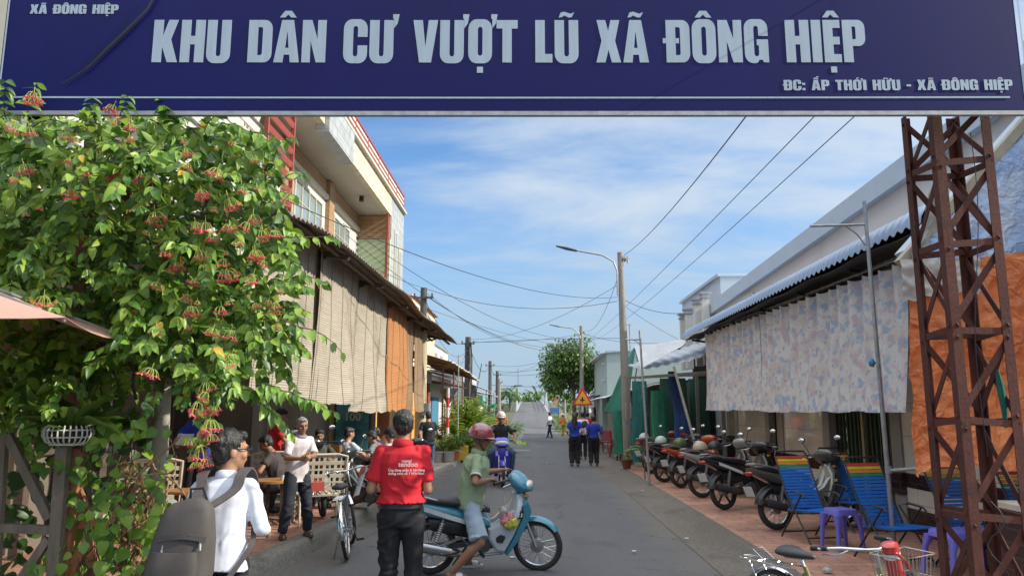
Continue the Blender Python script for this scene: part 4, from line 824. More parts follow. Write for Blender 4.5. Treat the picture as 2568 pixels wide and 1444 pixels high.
# ---- near house on the far right with tarps
nh = thing('corner_shop', 'nearby shop on the far right with blue patched roof and dim seating', 'shop', (5.5, 7.4, 0))
def tarp_mat(name, c1, c2, cc, trans):
    m = mat(name, c1, .45, 0, .15, 1.6, 0, trans=trans, col2=c2, th=.55); n, l = m.node_tree.nodes, m.node_tree.links; b = n['Principled BSDF']; tc = n.new('ShaderNodeTexCoord'); hs = []
    for s_, ds in ((2.2, .8), (5.0, .5)):
        q = n.new('ShaderNodeTexNoise'); q.inputs['Scale'].default_value = s_ * .8; q.inputs['Detail'].default_value = 3; l.new(tc.outputs['Object'], q.inputs['Vector']); wv = n.new('ShaderNodeVectorMath'); wv.operation = 'MULTIPLY_ADD'; wv.inputs[1].default_value = (ds, ds, ds); l.new(q.outputs['Color'], wv.inputs[0]); l.new(tc.outputs['Object'], wv.inputs[2])
        vo = n.new('ShaderNodeTexVoronoi'); vo.feature = 'DISTANCE_TO_EDGE'; vo.inputs['Scale'].default_value = s_; l.new(wv.outputs[0], vo.inputs['Vector']); r_ = n.new('ShaderNodeMapRange'); r_.inputs[1].default_value = 0; r_.inputs[2].default_value = .3; r_.inputs[3].default_value = 1; r_.inputs[4].default_value = 0; l.new(vo.outputs['Distance'], r_.inputs[0]); hs.append(r_.outputs[0])
    ad = n.new('ShaderNodeMath'); ad.operation = 'MULTIPLY_ADD'; l.new(hs[0], ad.inputs[0]); ad.inputs[1].default_value = 1.3; l.new(hs[1], ad.inputs[2])
    bp = n.new('ShaderNodeBump'); bp.inputs['Strength'].default_value = .75; bp.inputs['Distance'].default_value = .022; l.new(ad.outputs[0], bp.inputs['Height']); l.new(bp.outputs[0], b.inputs['Normal'])
    src = b.inputs['Base Color'].links[0].from_socket; mx = n.new('ShaderNodeMix'); mx.data_type = 'RGBA'; k = n.new('ShaderNodeMath'); k.operation = 'MULTIPLY'; k.inputs[1].default_value = .07; l.new(ad.outputs[0], k.inputs[0]); l.new(k.outputs[0], mx.inputs[0]); l.new(src, mx.inputs[6]); mx.inputs[7].default_value = (*cc, 1); l.new(mx.outputs[2], b.inputs['Base Color']); return m
M_btp = tarp_mat('faded_blue_tarp', (.30, .50, .86), (.62, .72, .82), (.75, .82, .9), .15); M_otp = tarp_mat('orange_tarp', (.84, .22, .05), (.95, .36, .12), (1, .6, .35), .3)
YF = 7.4
m = MB(); m._add([(5.0, 5.3, 0), (9, 5.3, 0), (9, YF - .05, 0), (5.0, YF - .05, 0), (5.0, 5.3, 5.4), (9, 5.3, 5.4), (9, YF - .05, 5.4), (5.0, YF - .05, 5.4)], [(0, 1, 5, 4), (1, 2, 6, 5), (2, 3, 7, 6), (3, 0, 4, 7), (4, 5, 6, 7)]); rel(nh, m, 'unseen_shade_block', M_swall)  # out-of-frame block added to cast shade on the man in red
m = MB(); m.sheet(lambda u, v: (3.75 + 2.55 * u, YF + .1 + .22 * v, 3.24 + 2.7 * u), 10, 4, .05); m.sheet(lambda u, v: (5.5 + 1.2 * u, YF + .34 + 1.7 * v, 5.1 + .9 * u), 10, 4, .05); rel(nh, m, 'roof', M_trim)  # second, higher sheet is added at the back to shade the road
m = MB(); m.bar((3.62, YF + .02, 3.12), (6.3, YF + .02, 5.98), .12, .09); rel(nh, m, 'roof_edge', mat('weathered_board', (.36, .33, .26), .85, 0, .3, 4))
m = MB(); m.box((5.35, 8.3, .55), (.1, 1.5, 1.1)); m.box((6.9, 7.9, 1.5), (.1, 2.6, 3.0)); m.box((5.9, 9.1, 1.6), (1.2, .1, 3.2)); rel(nh, m, 'back_wall', M_dado)
m = MB(); m.box((4.9, 8.55, .42), (.7, .5, .06)); m.box((4.9, 8.7, .2), (.6, .1, .4)); rel(nh, m, 'bench', M_cream)
bt = thing('blue_tarpaulin', 'blue patched tarpaulin stretched over the sloping front above the orange one', 'tarpaulin', (4.8, YF, 4))
m = MB()
def btf(u, v):
    x = 3.78 + 2.4 * u; z0 = 3.02; z1 = 3.22 + (x - 3.78) * 1.07; z = z0 + (z1 - z0) * v; return (x, YF - .03 - .05 * NZ.noise(V((x * 2, z * 2, 0))) - .02 * NZ.noise(V((x * 7, z * 7, 0))) - .16 * (1 - v) * (.3 + .7 * u), z)
m.sheet(btf, 40, 26, .004); rel(bt, m, 'sheet', M_btp, 80)
m = MB()
def edge(u, v):
    p = V((3.70, YF - .08, 3.05)).lerp(V((4.05, YF - .08, 3.95)), u); w_ = .05 + .09 * abs(NZ.noise(V((u * 4, 1, 1)))); return p + V((w_ * (2 * v - 1) + .05 * NZ.noise(V((u * 6, v * 2, 0))), -.03 * NZ.noise(V((u * 9, v * 4, 3))), 0))
m.sheet(edge, 24, 5, .004); rel(bt, m, 'crumpled_edge', mat('grey_plastic_sheet', (.30, .31, .29), .7, 0, .4, 5))
ot = thing('orange_tarpaulin', 'big wrinkled orange tarpaulin let down as a side screen behind the lattice tower', 'tarpaulin', (4.6, YF - .1, 2))
m = MB()
def otf(u, v):
    x = 3.60 + 2.5 * u + .05 * v * (u < .01); zt_ = 3.08 + .25 * u; zb_ = 1.09 + .07 * math.sin(u * 11) + .04 * NZ.noise(V((u * 9, 0, 0))) + (.1 if u > .05 else 0) * min(1, u * 3)
    z = zt_ + (zb_ - zt_) * v; y = YF - .16 + .09 * NZ.noise(V((x * 1.8, z * .9, 2))) + .06 * abs(NZ.noise(V((x * 3.5 + z, z * 2.2, 5)))) + .035 * abs(NZ.noise(V((x * 8, z * 7 - x, 5)))) + .012 * NZ.noise(V((x * 17, z * 15, 5))) - .1 * max(0, v - .85) * 3
    return (x - .10 * v + .03 * NZ.noise(V((z * 3, 4, u))), y, z)
m.sheet(otf, 80, 80, .003); rel(ot, m, 'sheet', M_otp, 80)
wp = thing('plastic_sheet', 'torn white plastic sheet bunched between the blue and orange tarpaulins', 'plastic sheet', (4.0, YF - .2, 2.9))
m = MB()
def wpf(u, v):
    x = 3.5 + .75 * u; z = 3.12 - (.42 + .12 * NZ.noise(V((u * 6, 0, 1))) - .15 * u) * v; return (x, YF - .24 + .04 * NZ.noise(V((x * 5, z * 6, 1))) + .03 * NZ.noise(V((x * 13, z * 15, 1))), z + .04 * NZ.noise(V((x * 4, 0, 9))))
m.sheet(wpf, 40, 26, .003); rel(wp, m, 'sheet', mat('white_plastic_sheet', (.52, .50, .48), .6, 0, .2, 4, trans=.2), 80)
# ================================================================ PLANTS
LEAF_T = {}
def leaf_template(kind):
    """verts (u along, w across, c normal) + quads; folded midrib with a drooping tip"""
    prof = {'ovate': [(0, .03), (.2, .22), (.45, .275), (.75, .17), (1, .0)], 'lance': [(0, .03), (.25, .15), (.5, .18), (.78, .11), (1, 0)], 'heart': [(-.06, .2), (.14, .46), (.42, .44), (.74, .24), (1, 0)], 'round': [(0, .1), (.25, .42), (.5, .47), (.78, .34), (1, .03)]}[kind]
    v = []; f = []
    for i, (u, w_) in enumerate(prof):
        c = -.22 * u * u
        v += [(u, -w_, c + w_ * .34), (u, 0, c), (u, w_, c + w_ * .34)]
    for i in range(len(prof) - 1):
        a = i * 3; f += [(a, a + 1, a + 4, a + 3), (a + 1, a + 2, a + 5, a + 4)]
    return np.array(v), np.array(f)
class Leaves:
    def __init__(s, kind): s.t, s.f = leaf_template(kind); s.P = []; s.D = []; s.N = []; s.L = []
    def add(s, p, d, n, L): s.P.append(tuple(p)); s.D.append(tuple(d)); s.N.append(tuple(n)); s.L.append(L)
    def arrays(s, curl=.25):
        P, D, N_, L = (np.array(a, float) for a in (s.P, s.D, s.N, s.L)); D /= np.linalg.norm(D, axis=1)[:, None] + 1e-9
        W = np.cross(N_, D); W /= np.linalg.norm(W, axis=1)[:, None] + 1e-9; N_ = np.cross(D, W)
        k = len(P); t = s.t; cu = 1 + rng.uniform(-curl * 4, curl * 4, (k, 1))
        v = P[:, None] + L[:, None, None] * (t[None, :, 0:1] * D[:, None] + t[None, :, 1:2] * W[:, None] * rng.uniform(.85, 1.15, (k, 1, 1)) + (t[None, :, 2] * cu)[:, :, None] * N_[:, None])
        f = s.f[None] + (np.arange(k) * len(t))[:, None, None]; return v.reshape(-1, 3), f.reshape(-1, 4)
    def build(s, name, m, parent=None):
        v, f = s.arrays(); 
        if parent is not None: v = v - np.array(parent.location)
        return npmesh(name, v, f, m, parent, True)
def rv(): return V(rng.normal(size=3))
def inpoly(x, y, P):
    c = False; j = len(P) - 1
    for i in range(len(P)):
        if (P[i][1] > y) != (P[j][1] > y) and x < (P[j][0] - P[i][0]) * (y - P[i][1]) / (P[j][1] - P[i][1]) + P[i][0]: c = not c
        j = i
    return c
ML = leafmat('vine_leaf', [(.04, .105, .014), (.07, .17, .02), (.12, .25, .028), (.20, .34, .04), (.30, .43, .065)])
MLy = leafmat('yellow_leaf', [(.5, .30, .02), (.55, .38, .04)]); MLd = leafmat('dry_leaf', [(.22, .12, .045), (.32, .20, .08), (.16, .085, .035), (.40, .28, .13)], .2, .8)
M_stem = mat('vine_stem', (.10, .065, .035), .85, 0, .3, 9)
vine = thing('flowering_vine', 'huge leafy vine with hanging pink and red flower clusters over the left side', 'vine', (-2.6, 5.0, 0))
VP = [(-60, 290), (-60, 1050), (120, 1040), (250, 1020), (330, 990), (430, 985), (540, 965), (600, 940), (650, 930), (690, 880), (720, 820), (745, 720), (720, 640), (700, 570), (690, 480), (640, 420), (650, 360), (560, 310), (440, 300), (330, 285), (200, 290), (100, 290)]
def depth_front(px, py): return 4.95 + .45 * ((px - 330) / 400) ** 2 * .6 + .25 * NZ.noise(V((px * .006, py * .006, 1)))
lv = Leaves('ovate'); lp = Leaves('lance'); ly = Leaves('ovate'); stems = MB()
def sprig(p, d, n, step, L, droop=.18, lv=lv, st=True, face=None):
    pts = [V(p)]; d = V(d).normalized(); q = V(p)
    for i in range(n):
        d = (d + V((0, 0, -droop)) * (.5 + rng.random()) + rv() * .10).normalized(); q = q + d * step; pts.append(q)
        sd = d.cross(V((0, 0, 1))); sd = sd.normalized() if sd.length > .1 else V((1, 0, 0))
        for sg in (-1, 1):
            ld = (d * .55 + sd * sg * .75 + V((0, 0, -.45)) + rv() * .16).normalized()
            nn = (V((.5, -.55, .75)) + rv() * .42).normalized() if rng.random() < .8 else rv().normalized()
            sz = L * (1 - .35 * i / n) * rng.uniform(.75, 1.2)
            (ly if rng.random() < .008 else lv).add(q, ld, nn, sz)
    ld = (d + V((0, 0, -.2))).normalized(); lv.add(q, ld, V((.4, -.4, .8)), L * .7)
    if st: stems.tube(pts, [.0045 * (1 - .6 * i / len(pts)) for i in range(len(pts))], 4, False)
cnt = 0
while cnt < 640:
    px, py = rng.uniform(-60, 800), rng.uniform(270, 1060)
    if not inpoly(px, py, VP): continue
    gap = NZ.noise(V((px * .011, py * .011, 5))) + .3 * NZ.noise(V((px * .03, py * .03, 7)))
    dz = rng.random() ** 1.6 * .95
    if gap < -.22 and dz < .45: continue
    if 270 < px < 430 and py > 880 and rng.random() < .6: continue
    p = PY(px, py, depth_front(px, py) + dz - .1)
    d = V((rng.uniform(-.6, 1.0) + (.5 if px > 480 else 0), -abs(rng.normal()) * .7, rng.uniform(-.5, .7)))
    sprig(p, d, int(rng.integers(3, 8)), rng.uniform(.045, .07), rng.uniform(.085, .135)); cnt += 1
# inner shaded mass
for i in range(2600):
    px, py = rng.uniform(-60, 720), rng.uniform(290, 1010)
    if not inpoly(px, py, VP): continue
    p = PY(px, py, depth_front(px, py) + rng.uniform(.5, 1.1)); lv.add(p, rv() + V((0, 0, -.6)), rv() + V((0, -1, .4)), rng.uniform(.09, .15))
# long sprays reaching past the outline
def spray(a, b, n, L, sag, lv=lv):
    pts = [V(a).lerp(V(b), k / n) + V((0, 0, sag * 4 * (k / n) * (1 - k / n))) + rv() * .006 for k in range(n + 1)]; stems.tube(pts, [.0045 * (1 - .6 * k / n) for k in range(n + 1)], 4, False)
    for k in range(1, n + 1):
        d = (pts[k] - pts[k - 1]).normalized(); sd = d.cross(V((0, 0, 1))).normalized()
        for sg in (-1, 1): lv.add(pts[k], (d * .5 + sd * sg * .6 + V((0, 0, -.7)) + rv() * .12), V((.45, -.7, .6)) + rv() * .3, L * (1 - .4 * k / n) * rng.uniform(.85, 1.15))
for (px, py, tx, ty, n, sg_) in ((600, 390, 735, 345, 10, .01), (690, 600, 842, 600, 6, .02), (690, 640, 760, 680, 5, .02), (640, 960, 835, 1035, 15, .03), (650, 1010, 730, 1085, 9, .02), (600, 980, 700, 990, 8, .02), (700, 800, 860, 880, 6, .03), (640, 330, 700, 400, 6, .02), (60, 300, 90, 210, 5, 0), (300, 290, 325, 245, 4, 0), (10, 300, 12, 205, 6, 0), (220, 290, 235, 250, 5, 0), (680, 700, 780, 725, 7, .02), (120, 940, 210, 975, 7, .02), (640, 480, 735, 490, 7, .02), (660, 850, 760, 880, 7, .02), (560, 310, 620, 330, 5, .02)):
    spray(PY(px, py, 4.78), PY(tx, ty, 4.72), n, .11, sg_)
# fine spiky shoots
for i in range(70):
    px, py = rng.uniform(0, 720), rng.uniform(330, 900)
    if not inpoly(px, py, VP): continue
    p = PY(px, py, depth_front(px, py) - .12)
    for k in range(int(rng.integers(6, 12))):
        a = rng.uniform(0, 6.28); lp.add(p, V((math.cos(a), -.4, math.sin(a) * .8 + .1)), rv() + V((0, -1, .5)), rng.uniform(.06, .13))
lv.build('foliage', ML, vine); lp.build('young_shoots', leafmat('young_leaf', [(.10, .21, .03), (.17, .28, .045), (.24, .33, .07)]), vine); ly.build('yellow_leaves', MLy, vine)
for (a, b, c) in (((150, 1100), (165, 800), (260, 560)), ((400, 1000), (420, 800), (520, 500)), ((230, 900), (330, 700), (300, 400)), ((250, 480), (420, 520), (560, 560)), ((340, 1000), (350, 850), (200, 760))):
    A, B, C = PY(*a, 5.35), PY(*b, 5.3), PY(*c, 5.25); stems.tube([A.lerp(B, t / 8).lerp(B.lerp(C, t / 8), t / 8) + rv() * .012 for t in range(9)], .012, 6)
rel(vine, stems, 'stem', M_stem, 60)
# flower clusters
M_tube = mat('flower_tube', (.42, .50, .12), .6, 0, .15, 20, trans=.3)
M_pet = leafmat('petal', [(.58, .04, .06), (.68, .10, .10), (.72, .22, .18), (.66, .07, .11), (.80, .52, .52)], .3, .5)
def cluster_meshes(k):
    rg = np.random.default_rng(100 + k); t = MB(); P = Leaves('lance'); nt_ = int(rg.integers(11, 17))
    for i in range(nt_):
        a = 2 * math.pi * i / nt_ + rg.uniform(-.2, .2); r_ = rg.uniform(.025, .07); z = -rg.uniform(.045, .085); e = V((math.cos(a) * r_, math.sin(a) * r_, z))
        h = V((math.cos(a) * r_ * .6, math.sin(a) * r_ * .6, .022 + .01 * rg.random()))
        pts = [V((0, 0, 0)).lerp(h, s / 5).lerp(h.lerp(e, s / 5), s / 5) for s in range(6)]; t.tube(pts, .0022, 4, False)
        for q in range(5):
            b = 2 * math.pi * q / 5 + a; P.add(e, V((math.cos(b), math.sin(b), -.35)), V((0, 0, 1)), rg.uniform(.02, .032))
    t.tube([(0, 0, .07), (0, 0, 0)], .003, 5, False); v, f = P.arrays(); return t.mesh(60, 'flower_tube'), v, f
CM = []
for k in range(5):
    tm, v, f = cluster_meshes(k); ob = npmesh('petals', v, f, M_pet); pm = ob.data; bpy.data.objects.remove(ob); tm.materials.append(M_tube); CM.append((pm, tm))
FL = [(85, 235, 1.2), (80, 250, 1.1), (330, 310, 1.2), (35, 315, 1.2), (265, 365, 1.4), (165, 335, 1.1), (190, 345, 1), (60, 415, 1.4), (215, 420, 1.3), (285, 430, 1.1), (175, 400, 1), (355, 440, 1.2), (350, 490, 1.5), (465, 375, 1.2), (470, 410, 1.2), (545, 425, 1.3), (390, 535, 1.2), (180, 480, 1), (575, 500, 1.4), (610, 470, 1), (515, 560, 1.3), (575, 565, 1.3), (530, 585, 1), (635, 540, 1), (660, 580, 1.3), (690, 580, 1.2), (560, 650, 1.2), (570, 680, 1.2), (635, 690, 1), (480, 770, 1.3), (440, 660, 1.1), (395, 710, 1), (110, 745, 1.3), (535, 825, 1.2), (580, 830, 1.2), (380, 925, 1.2), (580, 890, 1.1), (555, 770, 1), (490, 700, 1), (690, 760, 1), (640, 630, 1), (725, 490, 1), (600, 600, 1.1), (540, 520, 1), (505, 480, 1), (470, 740, 1.1), (650, 470, .9), (500, 630, 1), (620, 560, 1), (420, 620, .9), (285, 268, 1.1),
      (540, 985, 1.3), (520, 1010, 1.4), (560, 1020, 1.2), (550, 1055, 1.4), (530, 1080, 1.3), (555, 1090, 1.1), (525, 1120, 1.4), (500, 1105, 1.1), (540, 1150, 1.3), (515, 1160, 1.3), (545, 960, 1.1), (575, 905, 1), (660, 655, 1)]
rf = np.random.default_rng(77)
while len(FL) < 97:
    px, py = rf.uniform(10, 720), rf.uniform(300, 900)
    if inpoly(px, py, VP): FL.append((px, py, rf.uniform(.45, .85)))
for i, (px, py, s) in enumerate(FL):
    px -= 24 * (py > 950)
    Y = (4.72 if py < 900 else 4.6) - .1 * rng.random() if i > 1 else 4.6
    if i in (2, 50): Y = 4.7
    pm, tm = CM[i % 5]; e = bpy.data.objects.new('flower_cluster', pm); sc.collection.objects.link(e); e.parent = vine; e.location = PY(px, py, Y) - vine.location
    e.rotation_euler = (rng.uniform(-.35, .35), rng.uniform(-.35, .35), rng.uniform(0, 6)); s *= rng.uniform(.75, 1.3); e.scale = (s * .63 * rng.uniform(.8, 1.2), s * .63, s * .5 * rng.uniform(.8, 1.3))
    q = bpy.data.objects.new('flower_tubes', tm); sc.collection.objects.link(q); q.parent = e
m = MB(); m.tube([PY(535, 900, 4.7), PY(508, 1000, 4.62), PY(520, 1090, 4.62), PY(498, 1170, 4.62)], .005, 5); rel(vine, m, 'hanging_stem', M_stem)
hl = Leaves('ovate')
for i in range(46):
    p = PY(508 + rng.normal() * 22, rng.uniform(930, 1170), 4.66 + .12 * rng.random()); hl.add(p, V((rng.normal(), -.3, -.7)), V((.3, -.8, .5)) + rv() * .3, rng.uniform(.05, .085))
hl.build('hanging_leaves', ML, vine)
# ---- timber trellis
trel = thing('timber_trellis', 'old wooden post frame with diagonal braces under the left white planter', 'trellis', (-3.0, 5.0, 0))
def rod(mb, a, b, Y, w_=.055, Y2=None): mb.bar(PY(*a, Y), PY(*b, Y2 or Y), w_, w_ * .8, up=(0, 1, 0)); return mb
M_oldw = mat('weathered_post', (.20, .155, .12), .85, 0, .3, 5, .3, stretch=(3, 3, .6)); M_redw = mat('reddish_post', (.30, .12, .055), .7, 0, .25, 5, .2, stretch=(3, 3, .6))
rel(trel, rod(MB(), (160, 1120), (128, 1560), 4.9, .075), 'post', M_oldw); rel(trel, rod(MB(), (196, 1125), (150, 1560), 4.97, .06), 'post', M_redw)
rel(trel, rod(MB(), (20, 1090), (125, 1300), 4.93), 'brace', M_oldw); rel(trel, rod(MB(), (0, 1322), (135, 1328), 4.92), 'cross_bar', M_oldw); rel(trel, rod(MB(), (122, 1350), (40, 1470), 4.9, .05), 'brace', M_oldw); rel(trel, rod(MB(), (10, 1085), (-12, 1420), 5.0), 'post', M_oldw)
rel(trel, rod(MB(), (232, 290), (170, 1120), 5.5, .07), 'post', M_redw); rel(trel, rod(MB(), (318, 290), (320, 560), 5.5, .05), 'post', M_redw); rel(trel, rod(MB(), (165, 1160), (238, 1330), 5.1, .05), 'brace', M_redw); rel(trel, rod(MB(), (225, 1340), (235, 1420), 5.05, .05), 'brace', M_redw); rel(trel, rod(MB(), (205, 1380), (160, 1470), 5.0, .06), 'brace', M_redw)
rel(trel, rod(MB(), (150, 1318), (245, 1310), 5.02, .05), 'cross_bar', M_redw)
pp = thing('pipe_post', 'thick rusty whitewashed pipe post beside the man with the backpack', 'post', (-2.6, 5.6, 0))
m = MB(); a, b = PY(411, 960, 5.6), PY(383, 1470, 5.6); m.tube([a, a.lerp(b, .5), b], .056, 18); rel(pp, m, 'pipe', mat('peeling_paint', (.42, .40, .34), .75, 0, .15, 7, .15, col2=(.27, .18, .10), th=.58), 60)
m = MB(); m.tube([PY(411, 952, 5.6), PY(411, 965, 5.6)], .062, 18); rel(pp, m, 'rim', M_oldw)
# ---- planters
M_plant = mat('white_plastic_bars', (.50, .48, .43), .6, 0, .12, 8)
def planter(px, py, Y, r_, label):
    c = PY(px, py, Y); t = thing('hanging_planter', label, 'planter', c, 0, 'white slatted planters'); m = MB(); K = 26
    prof = [(.62, -.42), (.86, -.30), (.98, -.05), (.97, .18), (.86, .36)]
    for i in range(K):
        a = 2 * math.pi * i / K; m.tube([V((math.cos(a) * q * r_, math.sin(a) * q * r_, z * r_)) for q, z in prof], r_ * .036, 5)
    m.torus((0, 0, .18 * r_), (0, 0, 1), r_ * .97, r_ * .03, 30, 5); m.torus((0, 0, -.12 * r_), (0, 0, 1), r_ * .95, r_ * .03, 30, 5); m.build('bars', M_plant, t)
    MB().tube([(0, 0, -.46 * r_), (0, 0, -.38 * r_)], [r_ * .7, r_ * .72], 24).build('base', M_plant, t)
    MB().loft([((0, 0, -.36 * r_), (.7 * r_, 0, 0), (0, .7 * r_, 0)), ((0, 0, 0), (.86 * r_, 0, 0), (0, .86 * r_, 0)), ((0, 0, .25 * r_), (.8 * r_, 0, 0), (0, .8 * r_, 0))], 20).build('soil', mat('dark_soil', (.035, .025, .018), .95, 0, .3, 20), t)
    L = Leaves('lance')
    for i in range(34):
        a = rng.uniform(0, 6.28); e = rng.uniform(.1, 1.2); d = V((math.cos(a), math.sin(a), e)); p = V((math.cos(a), math.sin(a), 0)) * r_ * .4 + V((0, 0, .25 * r_)); L.add(p, d, V((-math.cos(a) * e, -math.sin(a) * e, 1)) + rv() * .2, r_ * rng.uniform(1.2, 2.6))
    v, f = L.arrays(.5); npmesh('leaves', v, f, leafmat('strap_leaf', [(.05, .11, .02), (.09, .17, .03), (.14, .22, .05)]), t, True); return t
planter(172, 1088, 4.85, .148, 'large white slatted bowl planter on top of the timber post'); planter(278, 1086, 5.35, .105, 'smaller white slatted bowl planter partly behind heart shaped leaves')
# ---- heart leaved climber and dry shrub
hp = thing('heart_leaf_climber', 'bright heart leaved climber growing up the timber trellis', 'plant', (-2.8, 4.9, 0)); H_ = Leaves('heart'); m = MB()
HP = [(60, 1060), (330, 1030), (430, 1080), (420, 1200), (440, 1444), (380, 1500), (120, 1500), (60, 1400), (170, 1330), (180, 1200), (60, 1160)]
c_ = 0
while c_ < 330:
    px, py = rng.uniform(40, 440), rng.uniform(1040, 1500)
    if not inpoly(px, py, HP): continue
    if px > 250 and 1090 < py < 1230 and rng.random() < .75: continue
    Y = 4.82 + .5 * rng.random() ** 1.5; p = PY(px, py, Y); H_.add(p, V((rng.normal() * .5, -.35, -.75)), V((.35, -.85, .5)) + rv() * .35, rng.uniform(.045, .095)); c_ += 1
    if c_ % 4 == 0: m.tube([p, p + V((.02, .05, .06)), p + V((rng.normal() * .05, .12, .16))], .0025, 4, False)
for i in range(14):
    a = PY(rng.uniform(100, 400), 1500, 5.0); b = PY(rng.uniform(100, 400), rng.uniform(1050, 1250), 5.0); m.tube([a.lerp(b, k / 6) + rv() * .03 for k in range(7)], .004, 4, False)
H_.build('foliage', leafmat('heart_leaf', [(.06, .15, .015), (.11, .24, .025), (.18, .33, .035), (.27, .40, .06)], .36), hp); rel(hp, m, 'stem', M_stem)
bl2 = Leaves('heart')
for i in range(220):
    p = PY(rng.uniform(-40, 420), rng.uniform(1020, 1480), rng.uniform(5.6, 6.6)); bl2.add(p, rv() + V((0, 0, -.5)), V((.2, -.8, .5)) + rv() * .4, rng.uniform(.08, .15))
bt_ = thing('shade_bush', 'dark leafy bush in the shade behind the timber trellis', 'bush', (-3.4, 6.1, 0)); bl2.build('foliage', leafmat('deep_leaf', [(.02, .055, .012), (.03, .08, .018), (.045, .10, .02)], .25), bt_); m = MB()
for i in range(6): m.tube([V((-4 + .1 * i, 6.1, 0)), V((-3.9 + .08 * i, 6.1, 1.1)) + rv() * .1], .015, 5)
rel(bt_, m, 'stem', M_stem)
ds = thing('dry_shrub', 'withered brown shrub with curled dead leaves beside the backpack', 'shrub', (-2.3, 5.0, 0)); D_ = Leaves('lance'); m = MB()
for i in range(34):
    px, py = rng.uniform(300, 425), rng.uniform(1130, 1420); p = PY(px, py, 4.85 + .3 * rng.random()); q = p
    pts = [p]
    for k in range(7):
        q = q + V((rng.normal() * .012, rng.normal() * .012, -.024)); pts.append(q)
        for j in range(3): D_.add(q, V((rng.normal() * .5, rng.normal() * .4, -1)), rv(), rng.uniform(.035, .065))
    m.tube(pts, .003, 4, False)
for a, b in (((300, 1200), (440, 1180)), ((440, 1180), (370, 1420)), ((330, 1210), (450, 1090)), ((380, 1160), (470, 1240)), ((300, 1420), (420, 1180))): A, B = PY(*a, 4.95), PY(*b, 4.85); m.tube([A.lerp(B, k / 6) + rv() * .015 for k in range(7)], .006, 5)
D_.build('dead_leaves', MLd, ds); rel(ds, m, 'twig', mat('dry_twig', (.30, .18, .09), .85, 0, .2, 9))
# ---- pink umbrella corner
um = thing('parasol', 'corner of a faded pink fabric parasol at the left edge', 'parasol', (-4.0, 4.3, 0)); tip = PY(164, 795, 4.0); top = V((-4.0, 4.3, 2.72)); mp_ = MB()
rim = []
for i in range(8):
    a = math.atan2(tip.y - 4.3, tip.x + 4.0) + i * math.pi / 4; r_ = (V((tip.x, tip.y, 0)) - V((-4.0, 4.3, 0))).length; rim.append(V((-4.0 + r_ * math.cos(a), 4.3 + r_ * math.sin(a), tip.z)))
for i in range(8):
    a, b = rim[i], rim[(i + 1) % 8]
    mp_.sheet(lambda u, v: top.lerp(a.lerp(b, u), v) + V((0, 0, -.10 * v * (1 - v) * 1 - .05 * math.sin(math.pi * u) * v)), 6, 8, .003)
rel(um, mp_, 'canopy', mat('faded_pink_fabric', (.52, .32, .26), .85, 0, .08, 3, trans=.25), 60); m = MB(); m.tube([(-4, 4.3, 0), (-4, 4.3, 2.72)], .02, 8); rel(um, m, 'pole', M_steelg)
m = MB(); [m.bar(top, r_ + V((0, 0, -.02)), .012) for r_ in rim]; rel(um, m, 'rib', M_steelg)
# ---- street trees and bushes
def tree(name, label, cat, base, hh, cr, kind, m_, n, L, trunk_r, squash=1.0, seed=0, mb_=None, lobes=9, low=.3):
    rg = np.random.default_rng(seed); t = thing(name, label, cat, base, 0); m = MB(); top = hh - cr * squash
    m.tube([(0, 0, -.05), (.04, .02, top * .5), (.02, -.03, top)], [trunk_r * 1.25, trunk_r, trunk_r * .7], 10); c = V((0, 0, top)); lob = []
    for i in range(lobes):
        a = 6.283 * i / lobes + rg.uniform(-.3, .3); e = rg.uniform(-.5, .95); p = c + V((math.cos(a) * math.cos(e), math.sin(a) * math.cos(e), math.sin(e) * squash)) * cr * rg.uniform(.5, .72); lob.append((p, cr * rg.uniform(.26, .5)))
        m.tube([(0, 0, top * rg.uniform(.65, .95)), V((0, 0, top)).lerp(p, .5) + V((0, 0, .05)), p], [trunk_r * .5, trunk_r * .32, trunk_r * .1], 6)
    lob.append((c, cr * .5)); m.build('trunk', mb_ or mat('grey_bark', (.17, .14, .11), .9, 0, .3, 8, .4), t); LV = Leaves(kind)
    for i in range(n):
        p, r_ = lob[int(rg.integers(len(lob)))]; d = V(rg.normal(size=3)).normalized(); q = p + V((d.x, d.y, d.z * squash)) * r_ * (rg.random() ** .35) * (1 + .22 * NZ.noise(d * 2.5 + p))
        if q.z < low: continue
        LV.add(q, d + V((0, 0, -.5)) + rv() * .4, d + V((.2, -.1, .5)) + rv() * .4, L * rg.uniform(.7, 1.3))
    v, f = LV.arrays(); npmesh('crown', v, f, m_, t, True); return t
MT = leafmat('tree_leaf', [(.035, .085, .015), (.055, .125, .02), (.09, .175, .028), (.14, .23, .04)], .3)
b0 = PY(1437, 900, 46); tree('street_tree', 'dense round green tree in front of the second lamp post', 'tree', (b0.x, 46, .05), 6.3, 2.1, 'ovate', MT, 9500, .17, .10, 1.12, 3, None, 17)
